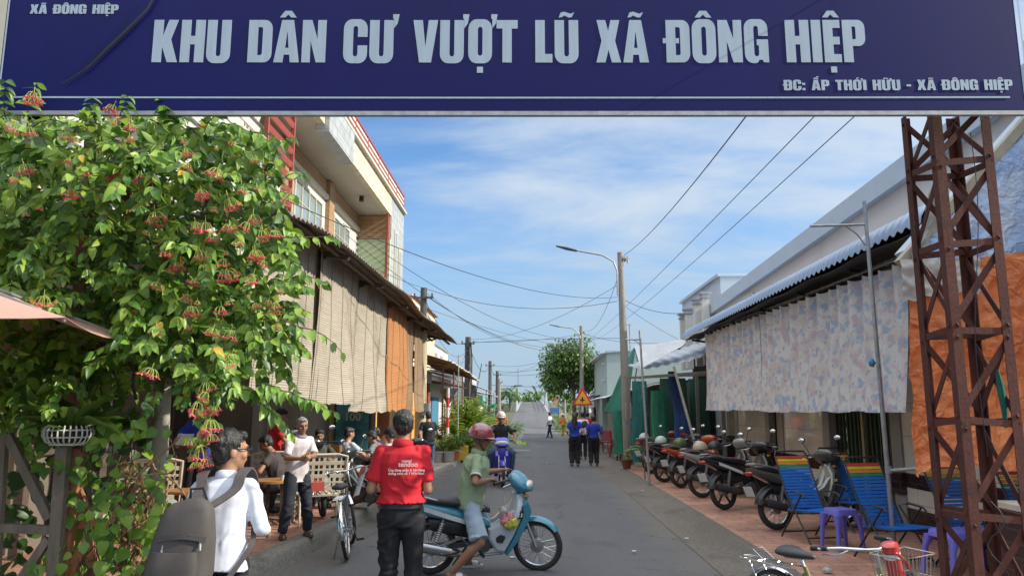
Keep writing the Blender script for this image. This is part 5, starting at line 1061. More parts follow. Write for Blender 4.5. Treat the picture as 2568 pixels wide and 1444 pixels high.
def frond_plant(label, base, n, L, m_, seed, up=1.0, name='palm_bush', wid=.2):
    rg = np.random.default_rng(seed); t = thing(name, label, 'plant', base); LV = Leaves('lance'); m = MB()
    for i in range(n):
        a = rg.uniform(0, 6.28); el = rg.uniform(.5, 1.45) * up; l_ = L * rg.uniform(.65, 1.1); d = V((math.cos(a) * math.cos(el), math.sin(a) * math.cos(el), math.sin(el))); q = V((rg.normal() * .15, rg.normal() * .15, .05)); pts = [q]; s = l_ / 12
        for k in range(12):
            d = (d + V((0, 0, -.085))).normalized(); q = q + d * s; pts.append(q)
            if k > 2:
                sd = d.cross(V((0, 0, 1))).normalized()
                for sg in (-1, 1): LV.add(q, d * .7 + sd * sg * .7 + V((0, 0, -.15)), V((0, 0, 1)) + sd * sg * .3 + rv() * .1, l_ * wid * (1 - .5 * abs(k - 7) / 6))
        m.tube(pts, .009, 4, False)
    v, f = LV.arrays(); npmesh('foliage', v, f, m_, t, True); m.build('stem', mat('green_stem', (.12, .18, .04), .6), t); return t
MPm = leafmat('palm_leaf', [(.08, .17, .02), (.13, .23, .03), (.20, .30, .045), (.27, .34, .06)], .35)
for px, Y, n, L, lb in ((1160, 29, 60, 2.0, 'tall arching palm bush nearest the striped sign post'), (1188, 32, 60, 2.0, 'second palm bush with yellowish fronds farther along the left pavement'), (1208, 35, 40, 1.5, 'palm bush farthest along, beside the green plastic goods')):
    p = PY(px, 1100, Y); frond_plant(lb, (p.x, Y, .06), n, L, MPm, int(px), 1.12, 'palm_bush', .22)
for px, Y, L, lb in ((1105, 25.2, .62, 'fine leaved plant growing in the left grey pot'), (1140, 25.8, .6, 'leafy plant behind the right grey pot'), (1162, 26.6, .75, 'yellow leaved bush planted in the yellow box'), (1128, 28, 1.1, 'broad leaved green plant behind the striped sign post')):
    p = PY(px, 1120, Y); frond_plant(lb, (p.x, Y, .3 if Y < 26.7 else .06), 22, L, leafmat('bush_leaf', [(.05, .12, .02), (.10, .19, .03), (.18, .27, .05)], .3), int(px * 3), 1.0, 'potted_plant', .26)
for px, Y, L, lb in ((1505, 40, 1.0, 'dark leafy bush beside the clothes stall'), (1290, 58, 1.3, 'bush at the left foot of the bridge railing'), (1262, 50, 1.2, 'green bush below the white roof on the left'), (1400, 66, 1.5, 'bush at the right foot of the bridge railing'), (1432, 62, 1.6, 'palm shrub behind the woman in the conical hat')):
    p = PY(px, 1060, Y); frond_plant(lb, (p.x, Y, zr(Y) if abs(p.x) < 2.9 else 0), 26, L * .85, leafmat('bush_leaf', [(.05, .12, .02)]), int(px * 7), 1.0, 'roadside_bush', .24)
# bananas beyond the bridge
def banana(label, x, y, z, hh, seed):
    rg = np.random.default_rng(seed); t = thing('banana_plant', label, 'banana plant', (x, y, z), 0, 'banana plants beyond the bridge'); m = MB(); m.tube([(0, 0, 0), (.05, 0, hh * .55)], [.22, .13], 8); m.build('stem', mat('banana_stem', (.16, .18, .07), .8), t); LV = Leaves('ovate')
    for i in range(9):
        a = 6.28 * i / 9 + rg.uniform(-.3, .3); el = rg.uniform(.45, 1.3); d = V((math.cos(a) * math.cos(el), math.sin(a) * math.cos(el), math.sin(el))); q = V((0, 0, hh * .55)); s = hh * .5 / 6
        for k in range(6):
            d2 = (d + V((0, 0, -.28 * k / 6))).normalized(); LV.add(q, d2, V((0, 0, 1)) + rv() * .15, s * 1.9); q = q + d2 * s; d = d2
    v, f = LV.arrays(.05); npmesh('leaves', v, f, leafmat('banana_leaf', [(.09, .17, .035), (.13, .22, .05), (.18, .27, .07)], .35), t, True)
rgb = np.random.default_rng(5)
BN = ['', 'slightly taller ', 'leaning ', 'small ']
for i, px in enumerate((1295, 1312, 1325, 1338, 1350, 1362, 1374, 1388, 1400, 1416, 1430)):
    Y = 150 + 14 * rgb.random(); p = PY(px, 1000, Y); banana('banana plant rising beyond the bridge crest against the sky', p.x, Y, 0, 5.2 + 1.6 * rgb.random(), i)
def coconut(label, px, Y, hh, seed):
    p = PY(px, 1000, Y); t = thing('coconut_palm', label, 'palm tree', (p.x, Y, 0)); rg = np.random.default_rng(seed); m = MB(); m.tube([(0, 0, 0), (.15, 0, hh * .5), (.1, 0, hh)], [.2, .15, .12], 8); m.build('trunk', mat('palm_bark', (.2, .17, .13), .9), t); LV = Leaves('lance')
    for i in range(20):
        a = 6.28 * i / 20; el = rg.uniform(-.1, 1.2); d = V((math.cos(a) * math.cos(el), math.sin(a) * math.cos(el), math.sin(el))); q = V((.1, 0, hh))
        for k in range(12):
            d = (d + V((0, 0, -.12))).normalized(); q = q + d * .15; sd = d.cross(V((0, 0, 1))).normalized()
            for sg in (-1, 1): LV.add(q, d * .5 + sd * sg * .8 + V((0, 0, -.35)), V((0, 0, 1)), .42)
    v, f = LV.arrays(.05); npmesh('crown', v, f, leafmat('coco_leaf', [(.06, .12, .03), (.10, .17, .045)], .3), t, True)
coconut('coconut palm at the left of the bridge', 1276, 92, 3.9, 1)
lv3 = Leaves('ovate')
for i in range(5200):
    x = rgb.uniform(-90, 90); y = rgb.uniform(165, 185)
    if True: h = 3.2 + 1.6 * NZ.noise(V((x * .12, 0, 2))); lv3.add((x, y, rgb.uniform(.2, max(1, h))), rv() + V((0, 0, .4)), V((.3, -.4, .8)) + rv() * .5, 1.1)
v, f = lv3.arrays(); tag(npmesh('far_thicket', v, f, leafmat('far_leaf', [(.06, .11, .035), (.09, .15, .05)], .3), None, True), 'far band of green trees along the horizon beyond the bridge', 'thicket', None, 'stuff')
# ================================================================ VEHICLES
M_rub = MATS['black_rubber']; M_chr = mat('chrome', (.62, .62, .62), .16, 1, .08, 8); M_alu = mat('cast_aluminium', (.36, .36, .37), .4, .8, .15, 12); M_blk = mat('black_plastic', (.022, .022, .024), .4, 0, .2, 10); M_seat = mat('black_vinyl', (.03, .03, .033), .5, 0, .2, 12, .1)
M_lens = mat('clear_lens', (.62, .60, .55), .08, 0, .1, 20, spec=.9); M_redl = mat('red_lens', (.42, .02, .015), .15, 0, .1, 10, spec=.8); M_plate = mat('plate_white', (.6, .6, .6), .5, 0, .05, 5); M_mir = mat('mirror_glass', (.75, .78, .8), .04, 1, .03, 3); M_rubd = mat('dusty_tyre', (.03, .029, .028), .85, 0, .3, 8, .3, 60); M_gun = mat('engine_grey', (.075, .075, .078), .55, .3, .4, 14, .3)
def paint(n, c): return mat('paint_' + n, c, .22, .1, .06, 3, coat=.6)
def wheel(parent, y, x=0, r=.285, w_=.036, sp=18, cast=None, rim=M_chr, hub=.048, M=None, nm='wheel', tyre=M_rubd):
    def fin(o):
        if M: o.data.transform(M)
        return o
    ty = MB().torus((x, y, r), (1, 0, 0), r - w_, w_, 40, 10, 1.0); root = fin(ty.build(nm, tyre, parent, 60))
    m = MB(); R2 = r - 2 * w_ + .004; m.torus((x, y, r), (1, 0, 0), R2, .012, 40, 6, 1.9); fin(m.build('rim', rim, root, 60))
    m = MB()
    if cast:
        for k in range(5):
            a = 2 * math.pi * k / 5 + .3; e = V((0, math.cos(a), math.sin(a))); c = V((x, y, r)); m.bar(c + e * .03, c + e * R2, .03, .022, up=(1, 0, 0))
        fin(m.build('spokes', cast, root, 0))
    else:
        for k in range(sp):
            for s in (-1, 1):
                a = 2 * math.pi * (k + .25 * s) / sp; b = a + .42 * (1 if k % 2 else -1); c = V((x, y, r)); m.tube([c + V((s * .032, hub * math.cos(b), hub * math.sin(b))), c + V((s * .006, R2 * math.cos(a), R2 * math.sin(a)))], .0022, 4, False)
        fin(m.build('spokes', M_chr, root, 0))
    m = MB(); m.tube([(x - .055, y, r), (x - .05, y, r), (x + .05, y, r), (x + .055, y, r)], [hub * .7, hub * 1.2, hub * 1.2, hub * .7], 20); m.tube([(x - .09, y, r), (x + .09, y, r)], .011, 8); fin(m.build('hub', M_alu, root, 40)); return root
def yloft(mb, secs, n=18, p=2.6): return mb.loft([((q[4] if len(q) > 4 else 0, q[0], q[1]), (q[2], 0, 0), (0, 0, q[3])) for q in secs], n, p)
def motorbike(label, rear, head, col, shield=None, lean=0, steer=0, group=None, cast=False, seatc=None, exh=None, mirrors=True, stripe=None, plate=True, rimc=None, cat='motorbike', lens=None, basket=False, hls=1.0):
    L = 1.22; hd = V((math.cos(head), math.sin(head), 0)); loc = V(rear); rz = head - math.pi / 2
    t = thing('motorbike', label, cat, loc, rz, group); t.rotation_euler = (0, lean, rz)
    MS = Matrix.Translation((0, 1.03, 0)) @ Matrix.Rotation(steer, 4, 'Z') @ Matrix.Translation((0, -1.03, 0))
    def B(mb, nm, m, par=None, sm=40, st=False):
        o = mb.build(nm, m, par or t, sm)
        if st: o.data.transform(MS)
        return o
    sh = shield or col; cst = M_blk if cast else None; rm = rimc or (M_blk if cast else M_chr)
    wheel(t, 0, 0, .285, .04, cast=cst, rim=rm, hub=.06); wheel(t, L, 0, .285, .034, cast=cst, rim=rm, hub=.06, M=MS)
    B(yloft(MB(), [(-.40, .835, .03, .022), (-.27, .785, .085, .055), (-.05, .715, .125, .085), (.22, .655, .13, .088), (.46, .59, .105, .07), (.64, .525, .07, .045)]), 'side_panel', col)
    if stripe:
        for s in (-1, 1):
            m = MB(); m.sheet(lambda u, v: (s * (.135 - .03 * abs(u - .5)), -.12 + .5 * u, .74 - .17 * u + .05 * (v - .5)), 8, 2, .004 * s); B(m, 'decal', stripe)
    B(yloft(MB(), [(-.3, .845, .05, .02), (-.2, .845, .095, .035), (.0, .815, .125, .05), (.25, .785, .13, .05), (.42, .745, .115, .05), (.56, .705, .085, .045), (.64, .675, .05, .03)]), 'seat', seatc or M_seat)
    B(yloft(MB(), [(-.05, .56, .07, .07), (.2, .52, .085, .1), (.5, .47, .085, .11), (.62, .45, .06, .07)]), 'inner_frame', M_blk)
    B(MB().tube([(0, .5, .56), (0, .68, .47), (0, .84, .56), (0, .98, .86)], [.06, .055, .055, .05], 12), 'underbone', sh if shield else M_blk)
    m = MB(); m.loft([((0, .72, .27), (.13, 0, 0), (0, .018, .004)), ((0, .80, .42), (.185, 0, 0), (0, .026, .01)), ((0, .885, .58), (.20, 0, 0), (0, .045, .015)), ((0, .945, .74), (.175, 0, 0), (0, .06, .02)), ((0, .965, .86), (.09, 0, 0), (0, .055, .01))], 20, 3.0); ls = B(m, 'leg_shield', sh)
    for s in (-1, 1):
        def plate(poly, x0, x1, nm, mm):
            c = V((0, sum(p[0] for p in poly) / len(poly), sum(p[1] for p in poly) / len(poly))); k = len(poly); vs = []
            for xx, f in ((x0, 1), (x1, 1), (x1 + .016, .90)): vs += [V((s * (xx + .05 * (1.02 - p[0])), c.y + (p[0] - c.y) * f, c.z + (p[1] - c.z) * f)) for p in poly]
            fs = [tuple(range(k))] + [(q * k + i, q * k + (i + 1) % k, (q + 1) * k + (i + 1) % k, (q + 1) * k + i) for q in (0, 1) for i in range(k)] + [tuple(2 * k + i for i in range(k))]
            m = MB(); m._add(vs, fs if s > 0 else [f[::-1] for f in fs]); return B(m, nm, mm, None, 30)
        plate([(.985, .76), (.99, .62), (.90, .42), (.79, .235), (.69, .26), (.60, .40), (.60, .50), (.74, .56), (.86, .68)], .09, .135, 'side_fairing', sh)
        plate([(1.04, .80), (1.10, .68), (1.06, .56), (.95, .36), (.83, .20), (.795, .225), (.905, .42), (.995, .62), (.99, .77)], .085, .142, 'fairing_edge', col)
        if shield: plate([(.80, .42), (.76, .345), (.69, .36), (.68, .41), (.73, .445)], .12, .15, 'vent', M_blk); plate([(1.0, .69), (.985, .60), (.90, .60), (.92, .69)], .12, .155, 'badge_panel', M_blk); plate([(.975, .665), (.968, .625), (.955, .625), (.962, .665)], .13, .172, 'badge', M_plate); plate([(.94, .665), (.933, .625), (.92, .625), (.927, .665)], .13, .172, 'badge', M_plate)
    m = MB(); m.loft([((0, .95, .54), (.07, 0, 0), (0, .05, 0)), ((0, 1.0, .66), (.125, 0, 0), (0, .065, 0)), ((0, 1.01, .80), (.13, 0, 0), (0, .06, 0)), ((0, .99, .89), (.08, 0, 0), (0, .05, 0))], 18, 2.6); B(m, 'front_cowl', col)
    hp_ = [(.87, 1.05), (.90, 1.085), (.95, 1.09), (1.02, 1.05), (1.09, .985), (1.15, .915), (1.14, .885), (1.06, .865), (.97, .885), (.90, .94), (.87, 1.0)]; m = MB(); k_ = len(hp_); xs_ = ((-.185, .30), (-.165, .62), (-.12, .88), (-.05, 1), (.05, 1), (.12, .88), (.165, .62), (.185, .30))
    vs_ = [V((x, .98 + (p[0] - .98) * f, .985 + (p[1] - .985) * f)) for x, f in xs_ for p in hp_]; m._add(vs_, [tuple(range(k_))] + [(q * k_ + i, (q + 1) * k_ + i, (q + 1) * k_ + (i + 1) % k_, q * k_ + (i + 1) % k_) for q in range(7) for i in range(k_)] + [tuple(7 * k_ + i for i in range(k_ - 1, -1, -1))]); hc = B(m, 'handlebar_cover', col, st=True)
    B(MB().ell((0, 1.09, .945), (.125 * hls, .05, .055 * hls), Matrix.Rotation(-.8, 3, 'X')), 'headlight', lens or M_lens, st=True)
    for s in (-1, 1): B(MB().ell((s * .105, 1.03, .84), (.035, .04, .022)), 'indicator', mat('amber_lens', (.5, .2, .03), .2, 0, .1, 9))
    hb_ = [(-.34, .79, 1.0), (-.2, .87, 1.015), (-.08, .93, 1.0), (.08, .93, 1.0), (.2, .87, 1.015), (.34, .79, 1.0)]
    hbo = B(MB().tube(hb_, .011, 8), 'handlebar', M_blk, st=True)
    for s in (-1, 1):
        B(MB().tube([(s * .23, .853, 1.011), (s * .36, .78, .999)], .018, 10), 'grip', M_rub, hbo, st=True)
        B(MB().tube([(s * .17, .90, 1.0), (s * .22, .935, .985), (s * .33, .875, .965)], .006, 6), 'brake_lever', M_chr, hbo, st=True)
        if mirrors:
            m = MB().tube([(s * .19, .87, 1.02), (s * .25, .87, 1.15), (s * .29, .86, 1.2)], .006, 6); ms = B(m, 'mirror', M_blk, st=True); B(MB().ell((s * .30, .865, 1.235), (.062, .022, .04)), 'mirror_shell', M_blk, ms, st=True); B(MB().ell((s * .30, .853, 1.235), (.054, .014, .034)), 'mirror_glass', M_mir, ms, st=True)
    m = MB()
    for s in (-1, 1): m.tube([(s * .07, .985, .80), (s * .072, 1.12, .50), (s * .075, L, .285)], [.02, .02, .024], 10)
    B(m, 'fork', M_alu, st=True)
    m = MB(); m.grid(lambda u, v: (lambda a, q: ((q - .5) * .125, L - .02 - (.325 - .045 * (2 * q - 1) ** 2) * math.cos(a), .285 + (.325 - .045 * (2 * q - 1) ** 2) * math.sin(a)))(R(-8 + 150 * u), v), 22, 8); B(m, 'front_fender', col, st=True, sm=80)
    m = MB(); m.grid(lambda u, v: (lambda a, q: ((q - .5) * .15, -(.335 - .05 * (2 * q - 1) ** 2) * math.cos(a), .285 + (.335 - .05 * (2 * q - 1) ** 2) * math.sin(a)))(R(12 + 110 * u), v), 20, 6); rf_ = B(m, 'rear_fender', M_blk, sm=80)
    B(MB().ell((0, -.375, .775), (.085, .045, .035)), 'tail_light', M_redl)
    if plate: B(MB().box((0, -.405, .53), (.19, .008, .14), rx=.35), 'number_plate', M_plate)
    m = MB(); m.ell((0, .60, .34), (.125, .17, .10)); m.tube([(0, .70, .37), (0, .90, .40)], [.075, .06], 12); 
    for k in range(6): m.tube([(0, .74 + .026 * k, .378 + .004 * k), (0, .75 + .026 * k, .379 + .004 * k)], .088, 14)
    m.tube([(-.135, .56, .33), (.135, .56, .33)], .085, 16); B(m, 'engine', M_gun)
    m = MB(); m.tube([(.05, .86, .33), (.1, .78, .22), (.13, .45, .22), (.14, .25, .25)], .017, 8); ex = B(m, 'exhaust_pipe', M_alu)
    m = MB(); m.loft([((.14, .30, .25), (.03, 0, 0), (0, .008, .03)), ((.145, .22, .265), (.046, 0, 0), (0, .012, .05)), ((.155, -.25, .37), (.05, 0, 0), (0, .012, .056)), ((.157, -.33, .388), (.036, 0, 0), (0, .01, .042))], 14); B(m, 'muffler', exh or M_blk, ex)
    m = MB(); m.loft([((.193, .18, .285), (.012, 0, 0), (0, .008, .035)), ((.207, -.26, .385), (.012, 0, 0), (0, .008, .045))], 8); B(m, 'heat_shield', M_chr if exh else M_gun, ex)
    m = MB()
    for s in (-1, 1): m.bar((s * .075, 0, .285), (s * .07, .5, .34), .025, .045)
    B(m, 'swingarm', M_gun)
    for s in (-1, 1):
        m = MB(); a, b = V((s * .115, .0, .30)), V((s * .115, .10, .62)); m.tube([a, b], .012, 8)
        for k in range(9): m.torus(a.lerp(b, .3 + .07 * k), b - a, .026, .006, 12, 5)
        B(m, 'shock_absorber', M_alu)
    m = MB(); m.tube([(-.25, .52, .25), (.25, .52, .25)], .013, 8); m.tube([(.2, .52, .25), (.27, .52, .25)], .02, 8); m.tube([(-.27, .52, .25), (-.2, .52, .25)], .02, 8); m.tube([(-.12, .42, .24), (-.22, .30, .02)], .012, 6); B(m, 'footpeg', M_rub)
    m = MB(); m.bar((.12, .30, .42), (.125, .05, .33), .04, .02); m.bar((.12, .30, .42), (.12, .42, .3), .04, .02); B(m, 'peg_bracket', M_alu)
    m = MB(); m.tube([(-.1, .1, .80), (-.13, -.1, .86), (-.11, -.33, .90), (0, -.38, .905), (.11, -.33, .90), (.13, -.1, .86), (.1, .1, .80)], .012, 8); B(m, 'grab_rail', M_alu); return t
def BK(t, p):
    """point in a bike's own frame -> world"""
    return t.location + t.rotation_euler.to_matrix() @ (V(p) * t.scale.x)
P_teal = paint('teal_blue', (.045, .22, .31)); P_grey = paint('pale_silver', (.44, .48, .52))
bikeA = motorbike('teal blue motorbike straddled by the man in the red helmet', (-1.07, 8.21, .022), math.atan2(.37, 1.11), P_teal, P_grey, R(7), R(-30), None, False, None, M_chr, False, mat('white_decal', (.6, .62, .62), .4), False)
P_vio = paint('violet_blue', (.045, .04, .42)); 
bikeA.scale = (.95,) * 3
bikeB = motorbike('violet blue scooter coming up the street towards the camera', (-.78, 18.6, .022), R(-86), P_vio, None, 0, R(4), None, False, hls=1.45)
pk = 'motorbikes parked in a row on the right pavement'
SZ = .055
P_mar = paint('maroon', (.16, .025, .03)); P_blk = paint('gloss_black', (.02, .02, .022)); P_red = paint('bright_red', (.42, .03, .03)); P_dg = paint('dark_grey', (.07, .075, .07)); P_sil = paint('silver', (.3, .3, .3)); P_org = paint('orange_red', (.45, .09, .03))
P_beige = paint('grey_beige', (.20, .20, .17)); M_wst = mat('white_decal', (.6, .62, .62), .4)
parked = [motorbike('maroon motorbike with spoked wheel, farthest in the parked row', (3.17, 20.9, SZ), R(36), P_mar, None, R(-7), R(18), pk),
          motorbike('black motorbike with red tail and tilted white plate, second in the row', (3.08, 18.3, SZ), R(24), P_blk, None, R(-7), R(20), pk, True),
          motorbike('black and orange motorbike with dusty cast wheel in mid row', (3.22, 17.0, SZ), R(33), P_org, None, R(-7), R(20), pk, True),
          motorbike('silver and black motorbike carrying two helmets on its seat', (3.26, 15.1, SZ), R(20), P_sil, P_blk, R(-7), R(18), pk),
          motorbike('black motorbike with red seat patch and red white stripes', (3.24, 13.3, SZ), R(29), P_blk, None, R(-7), R(20), pk, True, None, None, True, M_wst),
          motorbike('dark grey motorbike with beige leg shield nearest the striped lounge chairs', (3.42, 11.1, SZ), R(20), P_dg, P_beige, R(-6), R(16), pk)]
for q_ in parked[:5]: q_.scale = (1.02,) * 3
m = MB(); yloft(m, [(.2, .825, .125, .02), (.42, .79, .115, .018), (.5, .765, .1, .015)]); m.build('seat_patch', mat('red_vinyl', (.32, .03, .035), .5), parked[4])
motorbike('black red motorbike parked under the seated men behind the bicycle', (-2.0, 12.3, .03), R(168), P_blk, None, R(-6), R(-10), None, False, None, None, True, mat('red_decal', (.42, .03, .03), .4))
motorbike('dark motorbike with grey leg shield parked behind the old man', (-3.05, 11.3, .18), R(112), P_blk, P_grey, R(-6), R(12))
motorbike('black motorbike parked at the left kerb, seen from behind', (-2.28, 15.9, .03), R(100), P_blk, None, R(-6), R(10), None, True)
# ---- bicycles
def bicycle(label, loc, head, lean, col, basket=False, steer=0):
    rz = head - math.pi / 2; t = thing('bicycle', label, 'bicycle', loc, rz); t.rotation_euler = (0, lean, rz); L = 1.06; r = .325
    MS = Matrix.Translation((0, .92, 0)) @ Matrix.Rotation(steer, 4, 'Z') @ Matrix.Translation((0, -.92, 0))
    def B(mb, nm, m, par=None, st=False, sm=50):
        o = mb.build(nm, m, par or t, sm)
        if st: o.data.transform(MS)
        return o
    wheel(t, 0, 0, r, .02, 18, hub=.022); wheel(t, L, 0, r, .02, 18, hub=.02, M=MS)
    m = MB(); bb = (0, .44, .29); m.tube([bb, (0, .28, .72)], .016, 8); m.tube([bb, (0, .90, .66)], .018, 8); m.tube([(0, .36, .5), (0, .62, .42), (0, .89, .74)], .016, 8); m.tube([(0, .92, .62), (0, .885, .82)], .02, 10)
    for s in (-1, 1): m.tube([(s * .03, .42, .29), (s * .055, 0, r)], .009, 6); m.tube([(s * .02, .29, .68), (s * .055, 0, r)], .008, 6)
    B(m, 'frame', col)
    m = MB()
    for s in (-1, 1): m.tube([(s * .03, .93, .66), (s * .055, .97, .52), (s * .055, L, r)], .012, 8)
    B(m, 'fork', M_chr, st=True)
    m = MB(); m.tube([(0, .89, .78), (0, .87, .93)], .013, 8); hb_ = [(s * x, y, z) for s, x, y, z in ((-1, .28, .66, .93), (-1, .22, .80, .95), (-1, .1, .89, .94), (1, 0, .885, .93), (1, .1, .89, .94), (1, .22, .80, .95), (1, .28, .66, .93))]; m.tube(hb_, .011, 8); ho = B(m, 'handlebar', M_chr, st=True)
    for s in (-1, 1): B(MB().tube([(s * .255, .72, .938), (s * .285, .60, .925)], .017, 8), 'grip', M_rub, ho, True); B(MB().tube([(s * .2, .84, .94), (s * .25, .80, .91), (s * .27, .68, .90)], .005, 6), 'brake_lever', M_chr, ho, True)
    m = MB(); m.loft([((0, .07, .80), (.02, 0, 0), (0, 0, .015)), ((0, .10, .81), (.095, 0, 0), (0, 0, .035)), ((0, .18, .805), (.09, 0, 0), (0, 0, .04)), ((0, .27, .80), (.045, 0, 0), (0, 0, .03)), ((0, .36, .80), (.025, 0, 0), (0, 0, .02)), ((0, .38, .795), (.008, 0, 0), (0, 0, .008))], 16); B(m, 'saddle', M_seat)
    B(MB().tube([(0, .285, .70), (0, .24, .79)], .012, 8), 'seat_post', M_chr)
    m = MB()
    for s in (-1, 1): m.tube([(s * .055, .24, .70), (s * .06, -.28, .70), (s * .02, -.33, .70)], .006, 6); m.tube([(s * .06, -.2, .70), (s * .06, 0, r)], .005, 6)
    for y in (-.25, -.12, 0, .12): m.tube([(-.06, y, .70), (.06, y, .70)], .005, 6)
    m.tube([(-.05, -.05, .71), (-.05, -.16, .78), (.05, -.16, .78), (.05, -.05, .71)], .005, 6); B(m, 'rear_rack', M_chr)
    for y, st, a0, a1 in ((0, False, -10, 140), (L, True, 35, 165)):
        m = MB(); m.grid(lambda u, v: (lambda a: ((v - .5) * .055, y - (.352 - .01 * (2 * v - 1) ** 2) * math.cos(a), r + (.352 - .01 * (2 * v - 1) ** 2) * math.sin(a)))(R(a0 + (a1 - a0) * u)), 24, 4); B(m, 'mudguard', M_chr, None, st)
    m = MB(); m.tube([(-.05, .44, .29), (.06, .44, .29)], .025, 12); m.torus((.05, .44, .29), (1, 0, 0), .085, .006, 24, 4)
    for s in (-1, 1): m.bar((s * .07, .44, .29), (s * .09, .44 + s * .05, .29 - s * .16), .014)
    B(m, 'crank', M_alu)
    for s in (-1, 1): B(MB().box((s * .13, .44 + s * .05, .29 - s * .16), (.09, .06, .022)), 'pedal', M_rub)
    m = MB(); m.tube([(-.06, .08, .30), (-.17, .14, .0)], .009, 6); B(m, 'kickstand', M_alu)
    m = MB(); m.tube([(.05, 0, r + .03), (.05, .44, .375)], .004, 4); m.tube([(.05, 0, r - .03), (.05, .44, .205)], .004, 4); B(m, 'chain', M_gun)
    if basket:
        m = MB(); x0, y0, z0, y1, z1 = .14, 1.0, .66, 1.28, .94
        def pt(u, v, k):  # walls flare upwards
            f = 1 + .28 * k; return V((u * .115 * f, 1.08 + v * .09 * f, z0 + (z1 - z0) * k))
        rg_ = []
        for k in (0, .5, 1):
            c = [pt(-1, -1, k), pt(1, -1, k), pt(1, 1, k), pt(-1, 1, k), pt(-1, -1, k)]; m.tube(c, .0035 if k < 1 else .005, 5)
        for k in range(9):
            q = -1 + 2 * k / 8
            for f in (-1, 1): m.tube([pt(q, f, 0), pt(q, f, 1)], .002, 4); m.tube([pt(f, q, 0), pt(f, q, 1)], .002, 4)
            m.tube([pt(q, -1, 0), pt(q, 1, 0)], .002, 4)
        B(m, 'basket', M_chr, None, True)
    return t
bikeL = bicycle('old dark bicycle leaning at the left kerb seen from behind', (-2.12, 8.98, .022), R(99), R(-9), mat('dark_frame', (.05, .05, .055), .5, .3, .3, 9), False, R(20))
bikeR = bicycle('chrome bicycle with a wire basket in the right foreground', (1.70, 5.52, .022), R(-60), R(4), mat('olive_frame', (.20, .20, .06), .4, .2, .2, 9), True, R(-8))
bikeR.scale = (.92,) * 3
bkM = bikeR.rotation_euler.to_matrix().to_4x4(); bkM = bkM @ Matrix.Scale(.92, 4); bkM.translation = bikeR.location
def inbasket(o, p, rot=(0, 0, 0)): o.matrix_world = bkM @ Matrix.Translation(p); o.location = (bkM @ V(p)); o.rotation_euler = V(rot); return o
th_ = thing('thermos_flask', 'red thermos flask with white band leaning in the wire basket', 'thermos', (0, 0, 0)); m = MB(); m.tube([(0, 0, 0), (0, 0, .24)], .05, 20); m.build('flask', P_red, th_); MB().tube([(0, 0, .242), (0, 0, .275)], .052, 20).build('white_band', M_plate, th_); MB().tube([(0, 0, .277), (0, 0, .325), (0, 0, .335)], [.052, .052, .03], 20).build('cap', P_red, th_); MB().torus((0, -.04, .22), (1, 0, .3), .07, .011, 16, 6, 1, -.4, 3.4).build('strap', P_red, th_)
inbasket(th_, (.03, 1.04, .69), (.1, -.30, .4))
def lump(name, label, cat, p, r_, m_, k, sq=.7):
    mb = MB().ell((0, 0, 0), (r_, r_ * .9, r_ * sq), None, 20, 12); me = mb.mesh(80, name)
    for v in me.vertices: v.co *= 1 + .28 * NZ.noise(v.co * (3.2 / r_) * .6 + V((k, 0, 0))) + .1 * NZ.noise(v.co * (9 / r_) * .5 + V((k, 3, 0)))
    o = link(name, me, m_); o.location = p; return tag(o, label, cat)
lump('black_bag', 'black bag stuffed in the wire basket behind the red thermos', 'bag', bkM @ V((-.03, 1.09, .78)), .065, mat('black_cloth', (.025, .025, .028), .8), 1)
lump('yellow_bag', 'crumpled yellow plastic bag at the bottom of the wire basket', 'bag', bkM @ V((.02, 1.12, .715)), .07, mat('yellow_plastic', (.55, .40, .04), .5, 0, .2, 7, trans=.2), 2, .5); lump('purple_bag', 'dull purple bag in the wire basket', 'bag', bkM @ V((-.01, 1.13, .77)), .05, mat('purple_cloth', (.20, .12, .18), .8), 3); lump('blue_bag', 'blue plastic bag low in the wire basket', 'bag', bkM @ V((.0, 1.05, .70)), .05, mat('blue_plastic', (.05, .22, .40), .5), 4, .5)
# helmets resting on parked bikes
def helmet_mesh(mb, s=1):
    mb.grid(lambda u, v: (lambda a, e: (math.cos(a) * math.cos(e) * .125 * s, math.sin(a) * math.cos(e) * .145 * s, math.sin(e) * .135 * s))(2 * math.pi * u, R(-14 + 104 * v)), 28, 12); return mb
def helmet(label, p, rz, m_):
    t = thing('helmet', label, 'helmet', p, rz, 'helmets left on parked motorbikes'); helmet_mesh(MB()).build('shell', m_, t, 80); m = MB(); m.sheet(lambda u, v: ((u - .5) * .2, .125 + .07 * v - .08 * (2 * u - 1) ** 2, -.005 - .02 * v), 10, 4, .006); m.build('visor', M_blk, t); MB().torus((0, 0, -.03), (0, 0, 1), .128, .008, 28, 6).build('trim', M_blk, t); return t
for b, y, lb, m_ in ((0, -.12, 'white helmet on the farthest maroon motorbike', M_plate), (1, .0, 'pale helmet on the seat of the second parked motorbike', mat('pale_green_shell', (.45, .5, .45), .3)), (2, .1, 'green brown helmet on the orange black motorbike', mat('olive_shell', (.09, .12, .03), .35)), (3, .05, 'cream helmet at the back of the silver black motorbike seat', mat('cream_shell', (.42, .36, .26), .35)), (3, .38, 'black helmet with pale visor on the silver black motorbike', M_blk)): p = BK(parked[b], (0, y, .92)); helmet(lb, p, parked[b].rotation_euler.z, m_)
